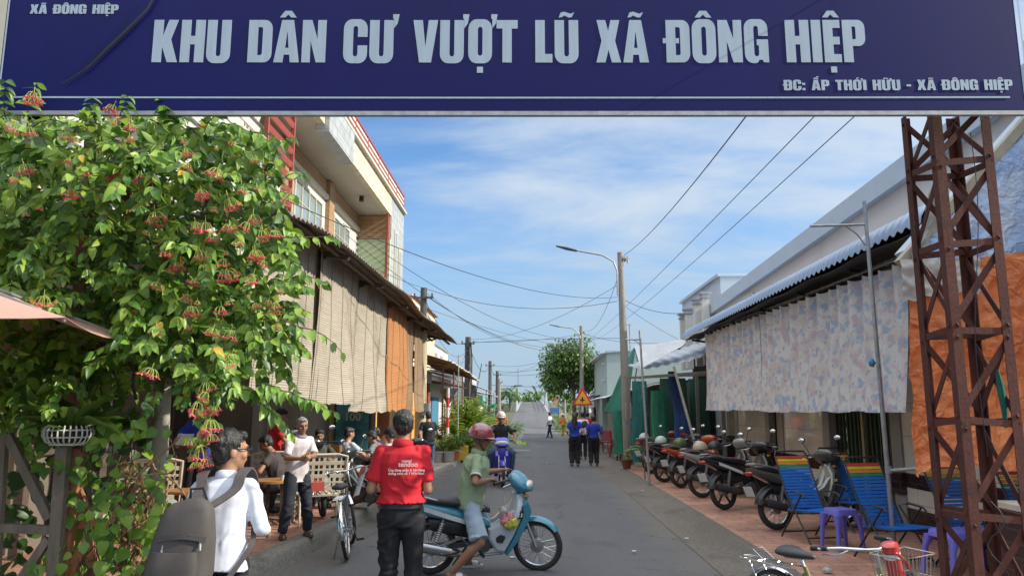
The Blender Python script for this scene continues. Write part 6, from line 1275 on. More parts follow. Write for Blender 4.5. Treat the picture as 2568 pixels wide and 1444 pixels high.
# bag of groceries hanging under the teal bike's handlebar
gb = thing('grocery_bag', 'clear plastic bag of pink and yellow groceries hanging on the teal motorbike', 'bag', BK(bikeA, (.17, .80, .60))); 
for (c, r_, m_, nm, k) in (((-.03, 0, .0), .045, mat('pink_fruit', (.55, .20, .22), .6, 0, .4, 18), 'pink_food', 1), ((.02, .02, .03), .045, MATS['pink_fruit'], 'pink_food', 8), ((.065, -.01, -.03), .05, mat('yellow_green_fruit', (.45, .42, .06), .6, 0, .4, 18), 'yellow_food', 5), ((.02, -.01, -.05), .045, MATS['yellow_green_fruit'], 'yellow_food', 2), ((-.04, .0, .1), .045, mat('clear_plastic', (.62, .62, .58), .2, 0, .15, 9, trans=.5), 'knot', 3)):
    mb = MB().ell((0, 0, 0), (r_, r_ * .7, r_), None, 18, 12); me = mb.mesh(80)
    for v in me.vertices: v.co = V(c) + v.co * (1 + .5 * NZ.noise(v.co * 30 + V((k, 0, 0))) + .25 * NZ.noise(v.co * 70 + V((k, 2, 0))))
    link(nm, me, m_, gb)
MB().tube([(-.04, 0, .12), (-.03, .02, .22), (-.02, .03, .30)], .006, 5).build('handle', MATS['clear_plastic'], gb)
# ================================================================ PEOPLE
SK = {'tan': mat('skin_tan', (.36, .19, .115), .55, 0, .1, 9, .05, 60), 'dark': mat('skin_brown', (.25, .125, .075), .55, 0, .1, 9, .05, 60), 'light': mat('skin_light', (.46, .27, .18), .55, 0, .1, 9, .05, 60)}
def hairmat(n, c, c2): return mat('hair_' + n, c, .38, 0, .3, 40, .6, 120, col2=c2, stretch=(1, 1, .25))
HB = hairmat('black', (.012, .011, .011), (.035, .033, .034)); HG = hairmat('grey', (.10, .10, .10), (.30, .30, .29))
def fab(n, c, **k): return mat('fabric_' + n, c, .85, 0, k.pop('var', .08), k.pop('s', 8), .07, 260, **k)
def ik(a, b, l1, l2, pole):
    d = b - a; L = min(d.length, (l1 + l2) * .995); d = d.normalized() if d.length > 1e-6 else V((0, 0, -1)); q = (l1 * l1 - l2 * l2 + L * L) / (2 * L); h = math.sqrt(max(0, l1 * l1 - q * q)); p = V(pole) - d * V(pole).dot(d); p = p.normalized() if p.length > 1e-6 else V((0, 1, 0))
    return a + d * q + p * h, a + d * L
def hand(mb, w, d, side, nrm, s, curl):
    """palm, four bent fingers of unequal length and a thumb from the palm's side"""
    d, side, nrm = V(d).normalized(), V(side).normalized(), V(nrm).normalized()
    mb.loft([(w - d * .01 * s, side * .026 * s, nrm * .019 * s), (w + d * .04 * s, side * .038 * s, nrm * .017 * s), (w + d * .085 * s, side * .041 * s, nrm * .013 * s)], 12, 2.6)
    for i, (o, l, b) in enumerate(((.031, .070, .082), (.0105, .078, .088), (-.0105, .072, .086), (-.031, .057, .078))):
        p = w + d * b * s + side * o * s; c = curl * (1 + .12 * i); q = d
        for k, f in enumerate((.45, .32, .23)):
            q2 = (d * math.cos(c * (k + .6)) + nrm * math.sin(c * (k + .6))); e = p + q2 * l * f * s; mb.cap(p, e, (.0098 - .0012 * k) * s, (.0088 - .0012 * k) * s, 8); p = e
    p = w + d * .025 * s + side * .034 * s; e = p + (d * .6 + side * .55 + nrm * .35).normalized() * .042 * s; mb.cap(p, e, .013 * s, .0105 * s, 8); mb.cap(e, e + (d * .9 + nrm * .35 * (1 + curl)).normalized() * .03 * s, .0105 * s, .0085 * s, 8)
def person(label, loc, rz, h=1.65, skin='tan', vox=.011, group=None, lean=.03, side=0, twist=0, pelvis=(0, 0, .93), hl=None, hr=None, pl=(-.4, -1, -.4), pr=(.4, -1, -.4), fl=None, fr=None, kl=(0, 1, .1), kr=(0, 1, .1), fyaw=0, head=(0, 0), curl=.35,
           hair='short', hairm=None, top=None, sleeve=.5, hem=-.08, tuck=False, legs=None, leglen=1, loose=1.0, shoes=None, sole='shoe', helmetm=None, cap_=None, face=False, collar=None, belly=0, bulk=1.0, hk=1.0, neckline=.0, hands=True, palml=None, palmr=None, cuffm=None):
    s = h / 1.7; t = thing('person', label, 'person', loc, rz, group); P = V(pelvis) * s
    RT = Matrix.Rotation(twist, 3, 'Z') @ Matrix.Rotation(side, 3, 'Y') @ Matrix.Rotation(-lean, 3, 'X'); T = RT @ V((0, 0, 1)); X = RT @ V((1, 0, 0)); Yd = RT @ V((0, 1, 0)); s1 = s
    nk = P + T * .50 * s; sl_, sr_ = P + T * .437 * s - X * .160 * s, P + T * .437 * s + X * .160 * s
    hr_ = V(hr) if hr is not None else P + V((.27, .05, -.07)) * s; hl_ = V(hl) if hl is not None else P + V((-.27, .05, -.07)) * s
    er, wr = ik(sr_, hr_, .285 * s, .25 * s, pr); el, wl = ik(sl_, hl_, .285 * s, .25 * s, pl)
    hipr, hipl = P + RT @ V((.09, 0, 0)) * s + V((0, 0, -.04)) * s, P + RT @ V((-.09, 0, 0)) * s + V((0, 0, -.04)) * s
    ar = V(fr) if fr is not None else V((.10, .0, .075)) * s; al = V(fl) if fl is not None else V((-.10, .0, .075)) * s
    kr_, ar = ik(hipr, ar, .425 * s, .405 * s, kr); kl_, al = ik(hipl, al, .425 * s, .405 * s, kl)
    MH = Matrix.Rotation(twist * .5 + head[0], 3, 'Z') @ Matrix.Rotation(-(lean * .35 + head[1]), 3, 'X'); hu, hf, hx_ = MH @ V((0, 0, 1)), MH @ V((0, 1, 0)), MH @ V((1, 0, 0)); sh_ = s * hk; hc = nk + T * .03 * s + hu * .115 * sh_ + hf * .012 * s
    def hp(x, y, z): return hc + (hx_ * x + hf * y + hu * z) * sh_
    b = MB(); TS = [(q, a_ * (1 + (bulk - 1) * .6), c_ * bulk) for q, a_, c_ in ((-.10, .15, .105), (0, .155, .112), (.12, .142 + belly * .3, .102 + belly), (.25, .148, .108 + belly * .4), (.36, .158, .108), (.43, .13, .092), (.48, .072, .066), (.53, .056, .056))]
    if vox > 0: b.loft([(P + T * q * s, X * a * s * (.9 if q < .45 else 1), Yd * c * s * (.86 if q < .45 else 1)) for q, a, c in TS], 20, 2.3)
    b.cap(nk - T * .03 * s, hc - hu * .02 * s, .056 * s, .052 * s); b.cap(sl_, sr_, .043 * s, .043 * s)
    for a_, e_, w_ in ((sl_, el, wl), (sr_, er, wr)): b.cap(a_, e_, .043 * s, .038 * s); m_ = e_.lerp(w_, .35); b.cap(e_, m_, .038 * s, .038 * s); b.cap(m_, w_, .038 * s, .026 * s)
    for a_, e_, w_, sg in ((hipl, kl_, al, -1), (hipr, kr_, ar, 1)):
        g_ = .84 if leglen >= 1 else 1; b.cap(a_, e_, .078 * s * g_, .055 * s * g_); m_ = e_.lerp(w_, .3) - V((0, .012, 0)) * s * (g_ == 1); b.cap(e_, m_, .052 * s * g_, .055 * s * g_); b.cap(m_, w_, .055 * s * g_, .034 * s); fd = Matrix.Rotation(fyaw - sg * .12, 3, 'Z') @ V((0, 1, 0))
        b.cap(w_ + V((0, 0, -.035)) * s - fd * .035 * s, w_ + V((0, 0, -.045)) * s + fd * .13 * s, .032 * s, .022 * s)
    if hands:
        for w_, e_, sg, pn in ((wl, el, -1, palml), (wr, er, 1, palmr)):
            d = (w_ - e_).normalized(); n_ = V(pn) if pn is not None else V((-sg, .25, 0)); n_ = (n_ - d * n_.dot(d)).normalized(); sd = n_.cross(d) * (1 if True else -1); sd = sd if sd.dot(V((0, 1, .4))) > 0 else -sd; hand(b, w_, d, sd, n_, s, curl)
    b.ell(hp(0, -.012, .028), V((.074, .093, .088)) * sh_, MH, 18, 12); b.ell(hp(0, .025, -.04), V((.057, .064, .068)) * sh_, MH); b.ell(hp(0, .058, -.088), V((.026, .022, .02)) * sh_, MH)
    b.cap(hp(0, .084, .012), hp(0, .106, -.024), .010 * s, .0145 * s, 8); b.ell(hp(0, .083, -.052), V((.023, .012, .012)) * sh_, MH); b.cap(hp(-.036, .078, .026), hp(.036, .078, .026), .013 * s, .013 * s, 8)
    for sg in (-1, 1): b.ell(hp(sg * .076, -.008, -.012), V((.011, .022, .032)) * sh_, MH, 10, 7); b.ell(hp(sg * .042, .058, -.025), V((.024, .024, .024)) * sh_, MH, 10, 7)
    link('body', remesh(b, vox * s1 if vox < .02 else vox, 3, 'body'), SK[skin], t)
    if face:
        [MB().ell(hp(sg * .031, .0835, .004), V((.0135, .007, .0055)) * sh_, MH, 8, 6).build('eye', mat('dark_eye', (.02, .015, .012), .2), t, 80) for sg in (-1, 1)]
        [MB().cap(hp(sg * .016, .091, .03), hp(sg * .047, .080, .030), .0045 * s, .003 * s, 6).build('eyebrow', hairm or HB, t, 80) for sg in (-1, 1)]
        m = MB(); m.cap(hp(-.021, .0905, -.054), hp(.021, .0905, -.054), .0035 * s, .0035 * s, 6); m.build('mouth', mat('lip', (.20, .07, .06), .5), t, 80)
    if hair:
        m = MB(); hm = hairm or HB; m.ell(hp(0, -.022, .045), V((.0835, .0955, .087)) * sh_, MH, 18, 12); m.ell(hp(0, -.05, .0), V((.076, .06, .075)) * sh_, MH); m.ell(hp(0, .045, .085), V((.06, .042, .03)) * sh_, MH)
        for sg in (-1, 1): m.ell(hp(sg * .068, -.018, .02), V((.013, .035, .045)) * sh_, MH, 10, 8)
        if hair == 'long':
            m.cap(hp(0, -.075, .0), hp(0, -.13, -.36), .075 * s, .045 * s); m.ell(hp(0, -.10, -.16), V((.10, .05, .17)) * sh_, MH)
        if hair == 'bun': m.ell(hp(0, -.105, .01), V((.045, .04, .045)) * sh_, MH)
        me = remesh(m, min(vox, .008) if vox < .012 else max(vox, .012), 1, 'hair'); wrinkle(me, .009 * s, 34, 3, (1, 1, .35)); wrinkle(me, .005 * s, 100, 8, (1, 1, .25)); link('hair', me, hm, t)
    if helmetm:
        q = Matrix.LocRotScale(hp(0, -.012, .045), MH.to_quaternion(), V((s, s, s))); me = helmet_mesh(MB(), .97).mesh(80, 'helmet'); me.transform(q); link('helmet', me, helmetm, t)
        m = MB(); m.sheet(lambda u, v: ((u - .5) * .19, .118 + .06 * v - .09 * (2 * u - 1) ** 2, -.004 - .022 * v), 10, 4, .006); me = m.mesh(60, 'visor'); me.transform(q); link('visor', me, helmetm, t)
        m = MB(); m.torus(hp(0, -.012, .012), hu, .124 * s, .007 * s, 28, 6); [m.tube([hp(sg * .085, .0, .02), hp(sg * .074, .018, -.05), hp(sg * .035, .05, -.105), hp(0, .062, -.116)], .0055 * s, 6) for sg in (-1, 1)]; m.build('helmet_strap', M_blk, t)
    if cap_:
        m = MB(); q = Matrix.LocRotScale(hp(0, -.01, .055), MH.to_quaternion(), V((s, s, s)) * .78); me = helmet_mesh(MB(), .95).mesh(80, 'cap'); me.transform(q); link('cap', me, cap_, t)
        m.sheet(lambda u, v: ((u - .5) * .16, .09 + .11 * v - .08 * (2 * u - 1) ** 2, -.01 - .02 * v), 10, 4, .005); me = m.mesh(60, 'brim'); me.transform(q); link('brim', me, cap_, t)
    if top:
        m = MB(); inf = .017; ts = [(hem, .162, .118)] + [q for q in TS if q[0] > hem + .03 and q[0] < .47]; hem_in = -.004 if tuck else .012
        m.loft([(P + T * q * s, X * (a + inf + (hem_in if q == hem else 0)) * s, Yd * (c + inf + (hem_in if q == hem else 0)) * s) for q, a, c in ts] + [(P + T * .485 * s, X * .075 * s, Yd * .07 * s)], 24, 2.4)
        m.cap(sl_ + X * .02 * s, sr_ - X * .02 * s, .053 * s, .053 * s, 14); m.cap(P + T * .40 * s - X * .11 * s, nk - T * .02 * s, .066 * s, .056 * s); m.cap(P + T * .40 * s + X * .11 * s, nk - T * .02 * s, .066 * s, .056 * s)
        for a_, e_, w_ in ((sl_, el, wl), (sr_, er, wr)):
            d = (e_ - a_).normalized(); m.ell(a_, .054 * s)
            if sleeve <= 1: m.tube([a_, a_.lerp(e_, sleeve * .5), a_.lerp(e_, sleeve * .97), a_.lerp(e_, sleeve)], [.053 * s, .057 * s, .060 * s, .056 * s], 16)
            else: q = e_.lerp(w_, sleeve - 1); m.tube([a_, a_.lerp(e_, .9)], [.062 * s, .054 * s], 16); m.ell(e_, .053 * s); m.tube([a_.lerp(e_, .95), e_.lerp(w_, .1), q], [.054 * s, .053 * s, .042 * s], 16)
        me = remesh(m, max(vox, .009) if vox < .02 else .02, 2, 'shirt'); wrinkle(me, .010 * s, 6, loc[0] * 3, (1.2, 1.2, .6)); crease(me, .013 * s, 9, loc[0] * 3, (1, 1, .5)) if vox < .015 else None; sh = link('shirt', me, top, t)
        if collar:
            m = MB(); m.torus(nk - T * .005 * s + Yd * .004, T + Yd * .18, .066 * s, .017 * s, 24, 8, 2.0); m.build('collar', collar, sh, 80)
        if cuffm and sleeve <= 1:
            for a_, e_ in ((sl_, el), (sr_, er)): m = MB(); m.torus(a_.lerp(e_, sleeve * .985), e_ - a_, .0585 * s, .007 * s, 20, 6, 1.6); m.build('cuff', cuffm, sh, 80)
    if legs:
        m = MB(); m.loft([(P + T * q * s, X * a * s, Yd * c * s) for q, a, c in [(q, a_ * (1 + (bulk - 1) * .5), c_ * (1 + (bulk - 1) * .8)) for q, a_, c_ in ((-.11, .14, .10), (-.06, .162, .118), (0, .156, .113), (.06, .145, .105))]], 22, 2.4)
        for a_, e_, w_ in ((hipl, kl_, al), (hipr, kr_, ar)):
            k = loose
            if leglen >= 1: q = e_.lerp(w_, min(1.02, leglen * .98)); m.tube([a_ + V((0, 0, .02)), a_.lerp(e_, .25), a_.lerp(e_, .92)], [.098 * s, .098 * s * k ** .5, .074 * s * k], 16); m.ell(e_, .073 * s * k); m.tube([a_.lerp(e_, .95), e_.lerp(w_, .15), e_.lerp(w_, .6), q], [.073 * s * k, .072 * s * k, .064 * s * k, .060 * s * k], 16)
            else: m.tube([a_ + V((0, 0, .02)), a_.lerp(e_, .3), a_.lerp(e_, leglen)], [.098 * s, .099 * s, .085 * s * k], 16)
        me = remesh(m, max(vox, .009) if vox < .02 else .02, 2, 'trousers'); wrinkle(me, .008 * s, 7, loc[1], (1, 1, .9)); crease(me, .014 * s, 9, loc[1], (.6, .6, 1)) if vox < .015 else None; link('trousers' if leglen >= 1 else 'shorts', me, legs, t)
    if shoes:
        for w_, sg in ((al, -1), (ar, 1)):
            fd = Matrix.Rotation(fyaw - sg * .12, 3, 'Z') @ V((0, 1, 0)); sdv = Matrix.Rotation(fyaw - sg * .12, 3, 'Z') @ V((1, 0, 0)); bs = w_ + V((0, 0, -.075 * s)); m = MB()
            if sole == 'shoe': m.loft([(bs + V((0, 0, z)) * s + fd * .045 * s, sdv * a * s, fd * l * s) for z, a, l in ((0, .042, .125), (.03, .044, .128), (.05, .042, .12), (.07, .036, .07), (.085, .034, .05))], 18, 2.6); m.build('shoe', shoes, t, 60)
            else:
                m.loft([(bs + V((0, 0, z)) * s + fd * .045 * s, sdv * a * s, fd * l * s) for z, a, l in ((0, .046, .13), (.018, .048, .132), (.024, .046, .13))], 18, 2.6); so = m.build('sandal', shoes, t, 60); m = MB(); m.torus(bs + fd * .075 * s + V((0, 0, .015)) * s, fd, .042 * s, .012 * s, 16, 6, 3.2, 0, math.pi * 2); m.build('strap', shoes, so, 60)
    t['_w'] = 1; del t['_w']; return t, dict(hp=hp, wl=wl, wr=wr, nk=nk, P=P, T=T, X=X, Y=Yd, er=er, el=el, s=s, MH=MH)
def toloc(loc, rz, p): return Matrix.Rotation(-rz, 3, 'Z') @ (V(p) - V(loc))
def W(loc, rz, p): return V(loc) + Matrix.Rotation(rz, 3, 'Z') @ V(p)
navy = fab('black_trousers', (.012, .012, .016)); M_paper = mat('paper', (.6, .6, .6), .7, 0, .04, 5); M_ink = mat('grey_ink', (.2, .22, .26), .8); M_rink = mat('red_ink', (.5, .08, .08), .7)
def sheet_of_paper(label, c, x, y, w_, h_, name='leaflet', red=False):
    x = V(x).normalized(); y = (V(y) - x * V(y).dot(x)).normalized(); z = x.cross(y); F = frame(c, x, y, z); t = thing(name, label, 'paper', V(c)); m = MB(); m.sheet(lambda u, v: F.to_3x3() @ V(((u - .5) * w_, (v - .5) * h_, .008 * math.sin(u * 3))), 8, 8, .001); m.build('page', M_paper, t, 60)
    m = MB(); rg = np.random.default_rng(int(abs(c[0] * 100)))
    for i in range(9):
        l = w_ * rg.uniform(.3, .75); yy = h_ * (.38 - .09 * i); m._add([F.to_3x3() @ V((a, b, .0125)) for a, b in ((-w_ * .4, yy), (-w_ * .4 + l, yy), (-w_ * .4 + l, yy + h_ * .03), (-w_ * .4, yy + h_ * .03))], [(0, 1, 2, 3)]); 
    m.build('print', M_ink, t, 0)
    if red: m = MB(); m._add([F.to_3x3() @ V((a, b, .0135)) for a, b in ((-w_ * .49, h_ * .24), (w_ * .49, h_ * .24), (w_ * .49, h_ * .49), (-w_ * .49, h_ * .49))], [(0, 1, 2, 3)]); m.build('heading', M_rink, t, 0)
    return t
# 1 man with backpack
L1 = (-1.85, 4.62, .02); Z1 = R(1)
wsh = fab('white_shirt', (.62, .64, .72))
p1, J1 = person('young man in white shirt and glasses carrying a dark grey backpack', L1, Z1, 1.53, 'tan', .009, None, lean=.10, twist=0, hl=(-.20, .18, .95), hr=(.19, .26, .93), pl=(-.2, -.9, -.3), pr=(.25, -.9, -.2), hk=1.17, head=(R(-52), -.02), hair='short', top=wsh, sleeve=1.75, hem=-.10, legs=navy, shoes=M_blk, collar=wsh, face=True)
hpf = J1['hp']; m = MB()
for sg in (-1, 1): m.tube([hpf(sg * .075, -.0, .012), hpf(sg * .072, .06, .012), hpf(sg * .052, .098, .01)], .0035, 5); m.torus(hpf(sg * .033, .102, .004), J1['MH'] @ V((0, 1, 0)), .024, .003, 16, 5)
m.tube([hpf(-.01, .106, .01), hpf(.01, .106, .01)], .003, 5); m.build('glasses', M_blk, p1)
MBK = mat('grey_canvas', (.066, .058, .054), .85, 0, .25, 4, .12, 160); M_str = mat('strap_webbing', (.075, .066, .066), .8, 0, .15, 20, .3, 150)
bp = thing('backpack', 'dark grey canvas backpack worn on the back of the white-shirted man', 'backpack', W(L1, Z1, (0, 0, 1.0)), Z1)
PB = J1['P'] + V((-.06, -.235, -.975)); m = MB(); LB = Matrix.Rotation(.10, 3, 'X').inverted()
m.loft([(PB + V((-.02 - .14 * (.3 - z), -.02, z)), V((a, 0, 0)), V((0, c, 0))) for z, a, c in ((-.24, .13, .07), (-.21, .165, .105), (-.08, .17, .115), (.10, .165, .105), (.20, .155, .09), (.27, .135, .07), (.305, .105, .05), (.325, .05, .025))], 30, 3.2); me = m.mesh(60, 'bag_body')
for v in me.vertices: v.co += v.normal * .016 * NZ.noise(v.co * 7)
crease(me, .02, 6, 2, (.7, .7, 1)); link('bag_body', me, MBK, bp)
m = MB(); m.loft([(PB + V((-.02 - .14 * (.3 - z), -.115, z)), V((a, 0, 0)), V((0, c, 0))) for z, a, c in ((-.21, .12, .03), (-.18, .14, .05), (-.02, .135, .05), (.05, .12, .03))], 22, 3.2); me = m.mesh(60)
for v in me.vertices: v.co += v.normal * .012 * NZ.noise(v.co * 9)
crease(me, .012, 9, 5, (.6, .6, 1.2)); link('front_pocket', me, MBK, bp)
m = MB(); m.sheet(lambda u, v: PB + V((-.02 + (u - .5) * .26, -.112 - .02 * math.sin(math.pi * u), .10 + .03 * v + .02 * math.sin(math.pi * u))), 12, 2, .006); m.build('zip_flap', M_str, bp)
MB().tube([PB + V((-.06, .05, .30)), PB + V((-.05, .03, .37)), PB + V((.02, .03, .375)), PB + V((.04, .05, .30))], .008, 6).build('handle', M_blk, bp)
m = MB(); m.tube([PB + V((.08, -.11, .115)), PB + V((.085, -.125, .06))], .006, 6); m.tube([PB + V((-.12, -.11, .10)), PB + V((-.125, -.125, .05))], .006, 6); m.build('zip_pull', M_steelg, bp)
off = V((0, 0, -1.0))
def strap(pts, w_, nm):
    m = MB(); pts = [V(p) for p in pts]; n = len(pts) * 4
    def at(u):
        q = u * (len(pts) - 1); i = min(int(q), len(pts) - 2); f = q - i; p0, p1_, p2, p3 = pts[max(i - 1, 0)], pts[i], pts[i + 1], pts[min(i + 2, len(pts) - 1)]
        return .5 * ((2 * p1_) + (p2 - p0) * f + (2 * p0 - 5 * p1_ + 4 * p2 - p3) * f * f + (3 * p1_ - p0 - 3 * p2 + p3) * f ** 3)
    m.sheet(lambda u, v: at(u) + V(((v - .5) * w_, 0, .0)), n, 3, .012); m.build(nm, M_str, bp, 60)
Nk, Xx, Tt, Yy = J1['nk'], J1['X'], J1['T'], J1['Y']; ss = J1['s']
for sg in (-1, 1):
    q = lambda x, y, t_: J1['P'] + Xx * sg * x + Tt * t_ + Yy * y + off
    strap([PB + V((sg * .07 - .03, .02, .26)), q(.10, -.145, .37), q(.115, -.10, .455), q(.12, .0, .502), q(.125, .10, .44), q(.135, .135, .30)], .062, 'shoulder_strap')
    strap([q(.135, .13, .30), q(.17, .06, .12), q(.185, -.06, .02), PB + V((sg * .15 - .02, .04, -.20))], .03, 'lower_strap')
# 2 man in red polo
L2 = (-1.0, 5.92, .022); Z2 = R(4); red = fab('red_polo', (.50, .010, .022), s=5)
p2, J2 = person('young man in a red polo shirt with white lettering, seen from behind', L2, Z2, 1.69, 'tan', .009, None, lean=.0, hl=(-.23, .22, 1.07), hr=(.20, .24, 1.06), pl=(-.12, -1, -.4), pr=(.06, -1, -.4), hk=.96, head=(R(10), -.06), hair='short', top=red, sleeve=.78, hem=.065, legs=navy, loose=.92, shoes=M_blk, collar=red)
m = MB(); m.torus((0, 0, 0), (0, 0, 1), 1, .01, 4, 4); m = MB(); bt0 = J2['P'] + J2['T'] * .045; m.loft([(bt0 + V((0, 0, -.018)), V((.164, 0, 0)), V((0, .122, 0))), (bt0 + V((0, 0, .018)), V((.162, 0, 0)), V((0, .120, 0)))], 30, 2.4, False); m.build('belt', M_blk, p2, 60)
def on_back(st, size, xo, z, bold=0): 
    F = frame((xo + .045, -.147, z), (1, 0, 0), (0, .05, 1), (0, -1, .05)); o = text('lettering', st, size, M_plate, p2, F, bold, 'CENTER', .001); 
    for v in o.data.vertices: v.co.y += .30 * v.co.x ** 2
    return o
on_back('viettel', .030, -.0, 1.293, .0005); on_back('tendoo', .050, .012, 1.262, .0006); on_back('Ứng dụng quản lý bán hàng', .0245, .0, 1.228, .0004); on_back('thông minh số 1 Việt Nam', .0245, .0, 1.203, .0004)
sheet_of_paper('white and red leaflet held in the left hand of the man in the red polo', W(L2, Z2, (-.35, .24, 1.12)), (.5, -.8, .25), (.35, .1, 1), .14, .24, 'leaflet', True)
# 3 rider on the teal bike
ZA = bikeA.rotation_euler.z; LA = V((bikeA.location.x, bikeA.location.y, .022)); tl = lambda p: toloc(LA, ZA, BK(bikeA, p)); gr = fab('green_polo', (.26, .34, .21)); den = fab('pale_denim', (.30, .38, .47), s=14, var=.15)
seat = tl((0, .42, .74)); hs = 1.66 / 1.7
gR, gL = tl((.315, .845, 1.015)), tl((-.30, .93, 1.02)); MSA = Matrix.Translation((0, 1.03, 0)) @ Matrix.Rotation(R(-30), 4, 'Z') @ Matrix.Translation((0, -1.03, 0)); gR, gL = tl(MSA @ V((.30, .80, 1.02))), tl(MSA @ V((-.30, .80, 1.02)))
p3, J3 = person('man in a green polo, pale shorts and red helmet straddling the teal motorbike', LA, ZA, 1.66, 'dark', .009, None, lean=.16, side=.03, twist=R(-14), bulk=1.16, pelvis=(seat.x / hs, seat.y / hs, (seat.z + .06) / hs), hr=gR - V((.0, .10, -.015)), hl=gL - V((0, .10, -.015)), pr=(.7, -.5, -.6), pl=(-.6, -.3, -.7), fr=(.30, .16, .075), fl=(-.24, .46, .075), kr=(.5, 1, .3), kl=(-.35, 1, .3), head=(R(-24), .10), hair=None, helmetm=mat('red_silver_helmet', (.32, .015, .02), .18, 0, .1, 3.2, coat=.8, col2=(.36, .35, .36), th=.62), top=gr, sleeve=.72, hem=-.10, legs=den, leglen=.92, loose=1.2, shoes=M_plate, sole='sandal', collar=gr, cuffm=M_plate, face=True, curl=.75, belly=.01, palmr=(-.2, .5, -1), palml=(.2, .5, -1))
# 4 rider on the violet scooter
ZB = bikeB.rotation_euler.z; LB_ = V((bikeB.location.x, bikeB.location.y, .022)); tb = lambda p: toloc(LB_, ZB, BK(bikeB, p)); st_ = tb((0, .36, .80)); h4 = 1.68 / 1.7
p4, J4 = person('man in black polo and pale helmet riding the violet scooter towards the camera', LB_, ZB, 1.68, 'dark', .011, None, lean=.06, pelvis=(st_.x / h4, st_.y / h4, (st_.z + .07) / h4), hr=tb((.31, .75, 1.03)), hl=tb((-.31, .75, 1.03)), pr=(.9, -.3, -.5), pl=(-.9, -.3, -.5), fr=tb((.24, .62, .33)), fl=tb((-.24, .62, .33)), kr=(.4, 1, .8), kl=(-.4, 1, .8), head=(R(4), .02), hair=None, helmetm=mat('pale_helmet', (.42, .38, .34), .25, 0, .1, 5, coat=.5), top=fab('black_polo', (.014, .014, .018)), sleeve=.7, hem=-.06, legs=fab('blue_jeans', (.05, .09, .16), s=14), shoes=SK['dark'], sole='sandal', collar=fab('black_polo', (0, 0, 0)), face=True, curl=.8, palmr=(-.2, .5, -1), palml=(.2, .5, -1))
# 5 man in black t-shirt
person('slim person in a black T-shirt and jeans standing by the tan column, back turned', (-2.66, 19.6, .09), R(12), 1.6, 'tan', .012, None, lean=.03, head=(R(20), .12), top=fab('black_tee', (.014, .015, .019)), sleeve=.6, hem=-.12, legs=fab('blue_jeans', (.05, .09, .16)), shoes=M_blk, hl=(-.25, .06, .84), hr=(.22, .22, .98))
# 6 old man
osh = fab('pale_pink_shirt', (.56, .50, .51), s=30); L6 = (-2.92, 9.55, .172); Z6 = R(-142)
p6, J6 = person('grey haired old man in a pale short sleeved shirt and dark trousers', L6, Z6, 1.45, 'dark', .009, None, lean=.13, twist=R(10), hl=(-.02, .36, .98), hr=(.10, .36, .96), pl=(-.8, -.7, -.5), pr=(.8, -.7, -.5), fr=(.17, .04, .07), fl=(-.16, .0, .07), head=(R(-8), .05), hair='short', hairm=HG, top=osh, sleeve=.86, hem=-.14, legs=fab('dark_navy', (.014, .016, .026)), loose=1.12, shoes=mat('brown_leather', (.09, .06, .04), .6), sole='sandal', collar=fab('grey_collar', (.22, .21, .28)), face=True, curl=.6)
# 7.. café people
blu = fab('royal_blue', (.012, .035, .30))
L7 = (-4.42, 10.2, .17); p7, J7 = person('person in a royal blue shirt reading a sheet of paper behind the vine', L7, R(176), 1.68, 'tan', .012, None, lean=.02, hl=(-.16, .36, 1.10), hr=(.16, .36, 1.10), pl=(-.9, -.4, -.6), pr=(.9, -.4, -.6), head=(0, .35), hair='long', top=blu, sleeve=.8, hem=-.02, tuck=True, legs=navy, shoes=M_blk, curl=.7)
sheet_of_paper('white printed sheet held by the person in the royal blue shirt', W(L7, R(176), (0, .44, 1.17)), (-1, 0, 0), (0, .45, 1), .21, .15, 'printed_sheet')
person('person in a red shirt standing in the café shade with one arm held out', (-4.05, 11.9, .17), R(-80), 1.58, 'tan', .012, None, lean=.15, hr=(.05, .42, 1.08), hl=(-.1, .36, 1.0), pr=(.8, -.6, -.6), head=(0, .3), top=fab('red_tee', (.50, .012, .02)), sleeve=.75, hem=-.04, legs=fab('dark_navy', (.014, .016, .026)), shoes=M_blk)
def seated(label, x, y, rz, topm, legm, sk='tan', leglen=1, sleeve=.6, z=.17, sh=.44, head=(0, .1), lean=.12, hl=(-.18, .42, .70), hr=(.18, .42, .70), h=1.62, **k):
    return person(label, (x, y, z), rz, h, sk, .013, None, lean=lean, pelvis=(0, 0, sh + .09), hl=hl, hr=hr, pl=(-.9, -.4, -.5), pr=(.9, -.4, -.5), fl=(-.14, .46, .08), fr=(.14, .44, .08), kl=(-.1, 1, .8), kr=(.1, 1, .8), head=head, top=topm, sleeve=sleeve, hem=-.07, legs=legm, leglen=leglen, shoes=M_blk, sole='sandal', **k)
seated('seated man in a pale grey shirt, back turned, on the wooden chair', -3.42, 14.0, R(-38), fab('pale_grey_shirt', (.46, .49, .52)), fab('pale_denim', (0, 0, 0)), 'tan', .9, .75, head=(R(-10), .1))
seated('seated man in a dark patterned shirt deep in the café shade', -4.5, 14.6, R(-150), fab('dark_check', (.04, .035, .03), var=.5, s=25), navy, 'dark')
seated('seated man in a long sleeved black shirt at the table', -2.95, 15.4, R(100), fab('black_tee', (0, 0, 0)), navy, 'dark', 1, 1.8, lean=.35, head=(0, .15))
seated('seated man in a grey swirl patterned shirt bending over the table', -2.72, 14.3, R(80), fab('swirl_print', (.17, .17, .19), var=.7, s=34), fab('pale_denim', (0, 0, 0)), 'dark', .9, .6, lean=.5, head=(0, .25))
seated('seated man in a dark cap and pink shirt behind the red polo', -2.42, 13.6, R(70), fab('pink_shirt', (.52, .36, .38)), navy, 'dark', 1, .6, lean=.2, hair='short', cap_=fab('black_cap', (.02, .02, .022)))
